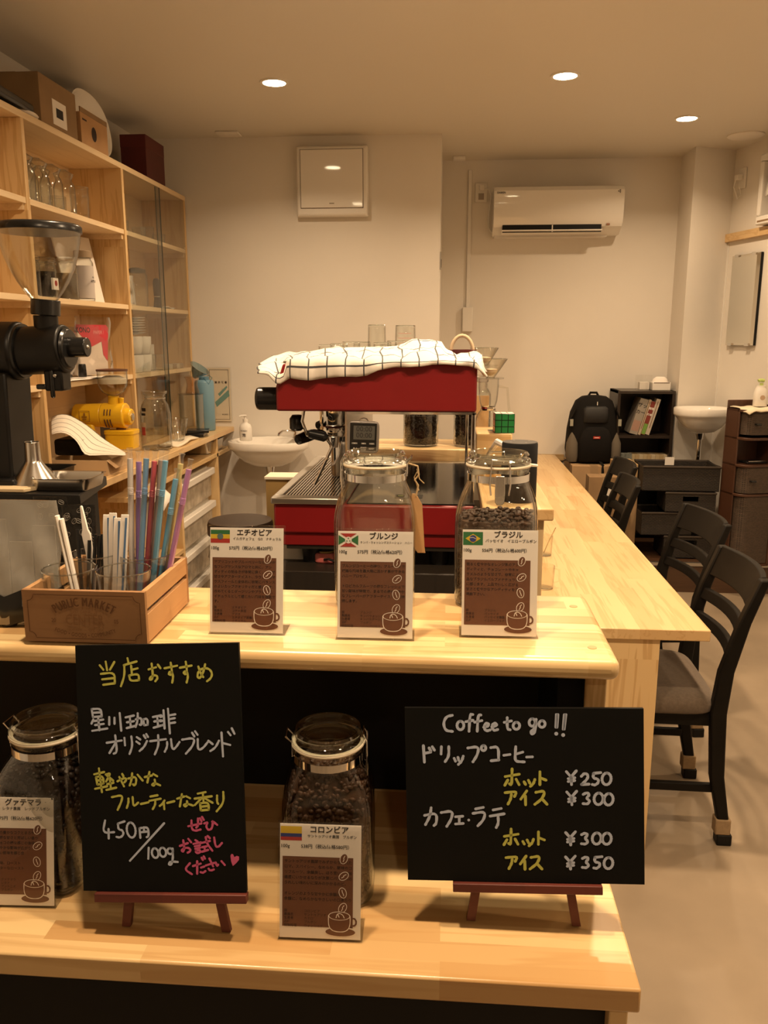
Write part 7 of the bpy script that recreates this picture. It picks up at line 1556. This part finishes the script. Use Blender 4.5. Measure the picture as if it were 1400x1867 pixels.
carton('cardboard_box', 'small tan cardboard box on the lower one beside the baskets', 1.035, 1.16, 5.11, 5.35, 0.601, 0.735, plain('cardboard_light', (0.47, 0.31, 0.15), 0.85), False)
# backpack
t = thing('backpack', 'black hiking backpack with grey side pockets on a cardboard box', 'backpack', ((at_y(1037, 800, bgy).x + at_y(1140, 800, bgy).x) / 2 - 0.02, bgy + 0.08, btop), 0.05)
bw = (at_y(1138, 800, bgy).x - at_y(1040, 800, bgy).x) / 2; bh = at_y(1095, 722, bgy).z - btop
def bring(z, kx, ky, cyy=0.0): return [(x * kx, y * ky + cyy, z) for x, y in ellipse(36, bw, 0.10, 3.0)]
MB().loft([bring(0, 0.80, 0.8), bring(0.01, 0.92, 0.95), bring(bh * 0.2, 1.0, 1.0), bring(bh * 0.5, 0.96, 1.0), bring(bh * 0.75, 0.86, 0.9), bring(bh * 0.92, 0.68, 0.75), bring(bh * 0.985, 0.45, 0.5), bring(bh, 0.2, 0.3)]).build('main_body', m_nylon, t, smooth=60)
MB().loft([bring(z, kx, ky, -0.095) for z, kx, ky in ((0.015, 0.55, 0.3), (0.03, 0.62, 0.42), (bh * 0.35, 0.62, 0.45), (bh * 0.5, 0.5, 0.35), (bh * 0.55, 0.3, 0.2))]).build('front_pocket', m_nylon, t, smooth=60)
MB().loft([bring(z, kx, ky, -0.075) for z, kx, ky in ((bh * 0.60, 0.40, 0.25), (bh * 0.62, 0.48, 0.35), (bh * 0.82, 0.46, 0.33), (bh * 0.85, 0.36, 0.2))]).build('upper_pocket', plain('black_cloth', (0.016, 0.016, 0.017), 0.6), t, smooth=60)
for s in (-1, 1):
    MB().loft([[(s * (bw * 0.80) + x * k, -0.055 + y * k, z) for x, y in ellipse(20, bw * 0.24, 0.055, 2.5)] for z, k in ((0.012, 0.8), (0.05, 1.0), (bh * 0.3, 0.9), (bh * 0.46, 0.3), (bh * 0.49, 0.1))]).build('side_pocket', m_mesh_gray, t, smooth=60)
    MB().tube([(s * bw * 0.75, -0.07, bh * 0.80), (s * bw * 0.97, -0.075, bh * 0.62), (s * bw * 0.98, -0.07, bh * 0.52)], 0.012, 8, flat=0.4).build('strap', m_nylon, t)
    MB().box(s * bw * 0.90 - 0.010, s * bw * 0.90 + 0.010, -0.092, -0.080, bh * 0.56, bh * 0.66).build('buckle', plain('reflect_grey', (0.32, 0.31, 0.25), 0.4), t)
MB().tube([(-0.035, 0.02, bh * 0.97), (-0.02, 0.02, bh + 0.015), (0.02, 0.02, bh + 0.015), (0.035, 0.02, bh * 0.97)], 0.008, 8).build('grab_handle', m_nylon, t)
b = MB(); b.box(-0.022, 0.022, -0.1435, -0.138, bh * 0.385, bh * 0.42); b.box(-0.015, 0.015, -0.1440, -0.1434, bh * 0.398, bh * 0.405, 1); b.build('red_patch', [plain('patch_red', (0.40, 0.03, 0.02), 0.5), m_paper], t, smooth=0)
o = MB(); o.box(-0.002, 0.002, -0.112, -0.108, bh * 0.87, bh * 0.92); o.build('zip_pull', m_paper, t)
MB().tube([(-bw, -0.05, 0.02), (-bw - 0.05, -0.09, 0.004), (-bw - 0.10, -0.10, 0.004)], 0.008, 6, flat=0.3).build('loose_strap', m_nylon, t); MB().tube([(bw * 0.2, -0.12, 0.02), (bw * 0.22, -0.19, 0.004), (bw * 0.22, -0.195, -0.06)], 0.009, 6, flat=0.3).build('loose_strap', m_nylon, t)
# black bookshelf
kx0, kx1, ky0, ky1, kz1 = 1.09, 1.452, 5.49, 5.77, at_y(1180, 713, 5.49).z
t = thing('bookshelf', 'low black open shelf with leaning magazines against the pier', 'shelf', ((kx0 + kx1) / 2, ky0, PZ)); w_ = (kx1 - kx0) / 2; h = kz1 - PZ; d = ky1 - ky0
for s in (-1, 1): bx('side', (s * w_ - (0.018 if s > 0 else 0), s * w_ + (0.018 if s < 0 else 0), 0, d, 0, h), m_espresso_wood, t, 0.001)
bx('top', (-w_, w_, -0.003, d, h - 0.018, h), plain('shelf_top_black', (0.03, 0.022, 0.017), 0.3), t, 0.001); bx('back', (-w_, w_, d - 0.006, d, 0, h), m_espresso_wood, t)
sh1 = at_y(1180, 794, 5.50).z - PZ; sh2_ = at_y(1180, 852, 5.50).z - PZ
for z in (sh1, sh1 - 0.30, 0.05): bx('shelf_board', (-w_ + 0.018, w_ - 0.018, 0.004, d - 0.006, z - 0.018, z), m_espresso_wood, t)
m_sp = plain('page_edge', (0.62, 0.56, 0.46), 0.8)
mx0 = (kx0 + kx1) / 2
for i, (cx, wdt, hh_, cm, lab, deco) in enumerate(((1.292, 0.052, 0.235, (0.30, 0.27, 0.23), 'thick grey magazine with black print leaning at the left of the row', 'grey'), (1.312, 0.016, 0.235, (0.45, 0.38, 0.28), 'thin cream magazine between the grey and the red-brown one', 'cream'), (1.3405, 0.026, 0.222, (0.20, 0.035, 0.025), 'red-brown book with a green foot in the black bookshelf', 'red'), (1.3685, 0.026, 0.238, (0.50, 0.44, 0.36), 'pale book at the right end of the leaning row', 'pale'))):
    t2 = thing('magazine', lab, 'magazine', (cx - 0.06, ky0 + 0.03, PZ + sh1 + 0.0006), rot=(0, math.radians(15), 0), group='magazines in the black bookshelf')
    dz_ = wdt * math.sin(math.radians(15)); t2.location.z += dz_ if False else 0.0
    b = MB(); b.box(-wdt, 0, 0, 0.18, 0.0, hh_); b.build('cover', plain('mag_' + deco, cm, 0.5), t2)
    bx('pages', (-wdt + 0.002, -0.002, 0.004, 0.181, 0.001, hh_ + 0.0005), m_sp, t2)
    Mq = frame((-wdt / 2, -0.0006, hh_ * 0.6), (1, 0, 0), (0, 0, 1)); b = MB()
    if deco == 'grey': b.text('サッ', 0.032, 0, 0.05, Mq, 0, 'CENTER', 0.02); b.text('カー', 0.030, 0, 0.005, Mq, 0, 'CENTER', 0.02); b.add([(-0.024, -0.12, 0), (0.024, -0.12, 0), (0.024, -0.05, 0), (-0.024, -0.05, 0)], [(0, 1, 2, 3)], 1, Mq)
    elif deco == 'red': b.text('珈琲', 0.018, 0, 0.04, Mq @ Matrix.Rotation(0, 4, 'Z'), 2, 'CENTER', 0.02); b.text('の本', 0.018, 0, 0.0, Mq, 2, 'CENTER', 0.02); b.add([(-0.012, -0.13, 0), (0.012, -0.13, 0), (0.012, -0.06, 0), (-0.012, -0.06, 0)], [(0, 1, 2, 3)], 3, Mq)
    else: b.add([(-0.002, -0.10, 0), (0.002, -0.10, 0), (0.002, 0.08, 0), (-0.002, 0.08, 0)], [(0, 1, 2, 3)], 4, Mq)
    b.build('spine_print', [m_ink, plain('dusty_pink', (0.36, 0.22, 0.17), 0.6), m_paper, plain('leaf_green', (0.16, 0.32, 0.06), 0.6), m_brown], t2, smooth=0)
zlow = PZ + sh1 - 0.30 + 0.0006
for i in range(9):
    o = bx('paperback', (-0.0125, 0.0125, 0, 0.12, 0, 0.17), plain('pb_%d' % (i % 3), ((0.42, 0.33, 0.19), (0.38, 0.28, 0.15), (0.46, 0.38, 0.25))[i % 3], 0.7), None, 0.001, (1.215 + 0.0262 * i, ky0 + 0.03, zlow))
    tag(o, f'tan paperback on the lower board of the black bookshelf, {["first", "second", "third", "fourth", "fifth", "sixth", "seventh", "eighth", "ninth"][i]} from the left', 'book', 'tan paperbacks in the black bookshelf')
o = bx('picture_book', (-0.05, 0.05, 0, 0.03, 0, 0.18), plain('blue_grey_cover', (0.16, 0.17, 0.15), 0.6, vary=0.5, vscale=40), None, 0.001, (1.155, ky0 + 0.02, zlow)); tag(o, 'blue-grey picture book left of the tan paperbacks', 'book')
# tissue box and acrylic stand on top
t = thing('tissue_box', 'white tissue box with a scalloped slot on the black bookshelf', 'tissue box', (1.375, 5.60, kz1 + 0.0005))
bx('box', (-0.058, 0.058, -0.05, 0.06, 0, 0.052), m_white, t, 0.003); b = MB(); b.loft([[(x, y, 0.052 + z) for x, y in ellipse(24, 0.05 * k, 0.03 * k)] for z, k in ((0, 1), (0.02, 0.9), (0.034, 0.5))]); b.build('tissue', m_paper, t, smooth=60); bx('slot', (-0.05, 0.05, -0.0508, -0.049, 0.046, 0.0512), plain('slot_brown', (0.14, 0.10, 0.07), 0.7), t)
t = thing('acrylic_case', 'small clear acrylic case beside the tissue box', 'case', (1.275, 5.62, kz1 + 0.0005)); MB().loft([ring(4, a, 2, z) for a, z in ((0.055, 0), (0.055, 0.095), (0.053, 0.095), (0.053, 0.004))]).build('shell', m_acryl, t, smooth=0); bx('white_cards', (-0.03, 0.03, -0.03, 0.03, 0.005, 0.05), m_paper, t)
# washbasin on the pier
basin('corner_basin', 'white washbasin on the pier beside the black bookshelf', 1.585, 5.33, 1.063, 0.175, 0.155, 0.14)
# slim brown cabinet with wicker drawers, square to the right wall
cs = 0.56; cw, cd, chh = 0.225, 0.20, at_y(1350, 741, 5.08).z - PZ
co = rw(cs, cw / 2 + 0.04, PZ)
t = thing('wicker_cabinet', 'slim red-brown cabinet with rounded fronts and wicker drawers by the right wall', 'cabinet', co, RW_ROT)
def rr(w_, d_, z, rad=0.07):          # front rounded at the left corner
    pts = [(w_, 0.0), (w_, -d_)]
    for i in range(7): a = -PI / 2 - PI / 2 * i / 6; pts.append((-w_ + rad + rad * math.cos(a), -d_ + rad + rad * math.sin(a)))
    pts.append((-w_, 0.0)); return [(x, y, z) for x, y in pts][::-1]
hwc = cw / 2
bx('back_panel', (-hwc, hwc, -0.008, 0.0, 0.0, chh + 0.045), m_brown_wood, t, 0.004); bx('side_panel', (hwc - 0.014, hwc, -cd, 0.0, 0.0, chh + 0.02), m_brown_wood, t, 0.003); bx('side_panel', (-hwc, -hwc + 0.010, -cd + 0.07, 0.0, 0.0, chh), m_brown_wood, t, 0.002)
zz = [0.0, 0.43, 0.60, 0.755, chh]
for z in zz: MB().loft([rr(hwc, cd, max(0, z - 0.014)), rr(hwc, cd, z if z > 0 else 0.014)]).build('shelf_board', m_brown_wood, t, bevel=0.002)
def wfront(z0, z1, nm, knob=False):
    f = MB().loft([rr(hwc - 0.016, cd - 0.004, z0, 0.062), rr(hwc - 0.016, cd - 0.004, z1, 0.062)]).build(nm, m_wicker_b, t, smooth=50)
    if knob: MB().tube([(-0.05, -cd + 0.004, (z0 + z1) / 2), (-0.05, -cd - 0.018, (z0 + z1) / 2), (-0.03, -cd - 0.022, (z0 + z1) / 2)], 0.006, 8).build('knob', m_black_p, f)
wfront(0.018, 0.414, 'wicker_door'); wfront(0.436, 0.582, 'wicker_drawer', True); wfront(0.772, chh - 0.016, 'wicker_drawer', True)
bz = PZ + chh + 0.001
def cab(x, y): a = RW_ROT; return (co.x + x * math.cos(a) - y * math.sin(a), co.y + x * math.sin(a) + y * math.cos(a))
R14 = Matrix.Rotation(RW_ROT, 4, 'Z')
def edge(u): return 0.006 * math.sin(u * 9)
rows = []
for j in range(7):
    v = j / 6; yv = -0.02 - v * (cd - 0.005); rows.append([(-hwc + 0.006 + (cw - 0.03) * i / 9, yv - (edge(i) if j == 6 else 0), 0.006 + 0.003 * math.sin(i * 1.4 + j) - (0.012 if j == 6 else 0) - (0.016 * max(0, 1 - i / 1.5) if j > 3 else 0)) for i in range(10)])
o = MB().sheet(rows, 0.006).build('hand_towel', plain('cream_towel', (0.74, 0.66, 0.50), 0.95, bump=(250, 0.5, 0.002)), None, (co.x, co.y, bz), rot=(0, 0, RW_ROT), smooth=70); tag(o, 'cream hand towel covering the top of the brown cabinet', 'towel')
lx, ly = cab(0.035, -0.09)
t = thing('lotion_bottle', 'white lotion bottle with a lime pump on the cream towel', 'bottle', (lx, ly, bz + 0.013))
MB().lathe([(0.034, 0, 3), (0.036, 0.004, 3), (0.036, 0.07, 3), (0.030, 0.098, 2.5), (0.026, 0.106, 2), (0.026, 0.116, 2), (0.012, 0.118, 2)], 32).build('bottle', m_white_g, t, smooth=60); b = MB(); b.cyl((0, 0, 0.118), (0, 0, 0.132), 0.010); b.tube([(0.012, 0, 0.145), (-0.012, -0.004, 0.147), (-0.02, -0.006, 0.143)], 0.010, 8); b.build('pump', plain('lime_cap', (0.50, 0.62, 0.20), 0.4), t)
MB().cyl((0.0, -0.0365, 0.05), (0.0, -0.0358, 0.05), 0.014, n=20).build('round_print', plain('faded_print', (0.5, 0.36, 0.25), 0.6), t)
lx, ly = cab(0.01, -0.10)
t = thing('metal_tools', 'flat shiny tools lying in the open slot of the brown cabinet', 'tools', (lx, ly, PZ + 0.601), RW_ROT)
MB().box(-0.06, 0.07, -0.05, 0.04, 0.0, 0.012).build('dark_case', m_black_p, t, bevel=0.004); MB().tube([(-0.06, -0.06, 0.016), (0.0, -0.07, 0.018), (0.06, -0.055, 0.016)], 0.006, 8, flat=0.5).build('blade', m_steel, t)
# stack of dark wicker baskets
def basket(label, cx, cy, z, w_, d_, h_, rz, hole, order):
    t = thing('wicker_basket', label, 'basket', (cx, cy, z), rz, group='dark wicker baskets')
    hw2, hd = w_ / 2, d_ / 2; th = 0.008; b = MB()
    hx, hz0_, hz1_ = 0.045, h_ - 0.050, h_ - 0.020
    def wall(x0, x1, y0, y1): b.box(x0, x1, y0, y1, 0.0, h_)
    if hole:
        for (x0, x1, z0, z1) in ((-hw2, -hx, 0, h_), (hx, hw2, 0, h_), (-hx, hx, 0, hz0_), (-hx, hx, hz1_, h_)): b.box(x0, x1, -hd, -hd + th, z0, z1)
    else: wall(-hw2, hw2, -hd, -hd + th)
    wall(-hw2, hw2, hd - th, hd); wall(-hw2, -hw2 + th, -hd + th, hd - th); wall(hw2 - th, hw2, -hd + th, hd - th); b.box(-hw2, hw2, -hd, hd, -0.0, 0.006)
    b.build('woven_body', m_wicker, t)
    b = MB(); b.tube([(-hw2, -hd, h_), (hw2, -hd, h_), (hw2, hd, h_), (-hw2, hd, h_)], 0.007, 8, 0, True); b.build('rim', plain('wicker_rim', (0.035, 0.024, 0.016), 0.5), t)
    return t
basket('lowest dark wicker basket of the stack, with a handle hole', 1.46, 5.10, PZ + 0.0005, 0.30, 0.24, 0.135, 0.0, True, 0)
basket('second lowest dark wicker basket, shifted to the left', 1.315, 5.10, PZ + 0.145, 0.30, 0.24, 0.135, 0.04, False, 1)
basket('third dark wicker basket from below, its handle hole facing out', 1.45, 5.09, PZ + 0.29, 0.29, 0.24, 0.115, -0.03, True, 2)
tb = basket('topmost and widest dark wicker basket of the stack', 1.388, 5.115, PZ + 0.415, 0.445, 0.27, 0.145, -0.02, False, 3)
o = bx('white_card', (-0.028, 0.028, -0.001, 0.001, 0, 0.05), m_paper, None, 0, (1.375, 5.228, PZ + 0.415 + 0.12)); tag(o, 'small white card inside the topmost wicker basket', 'card')
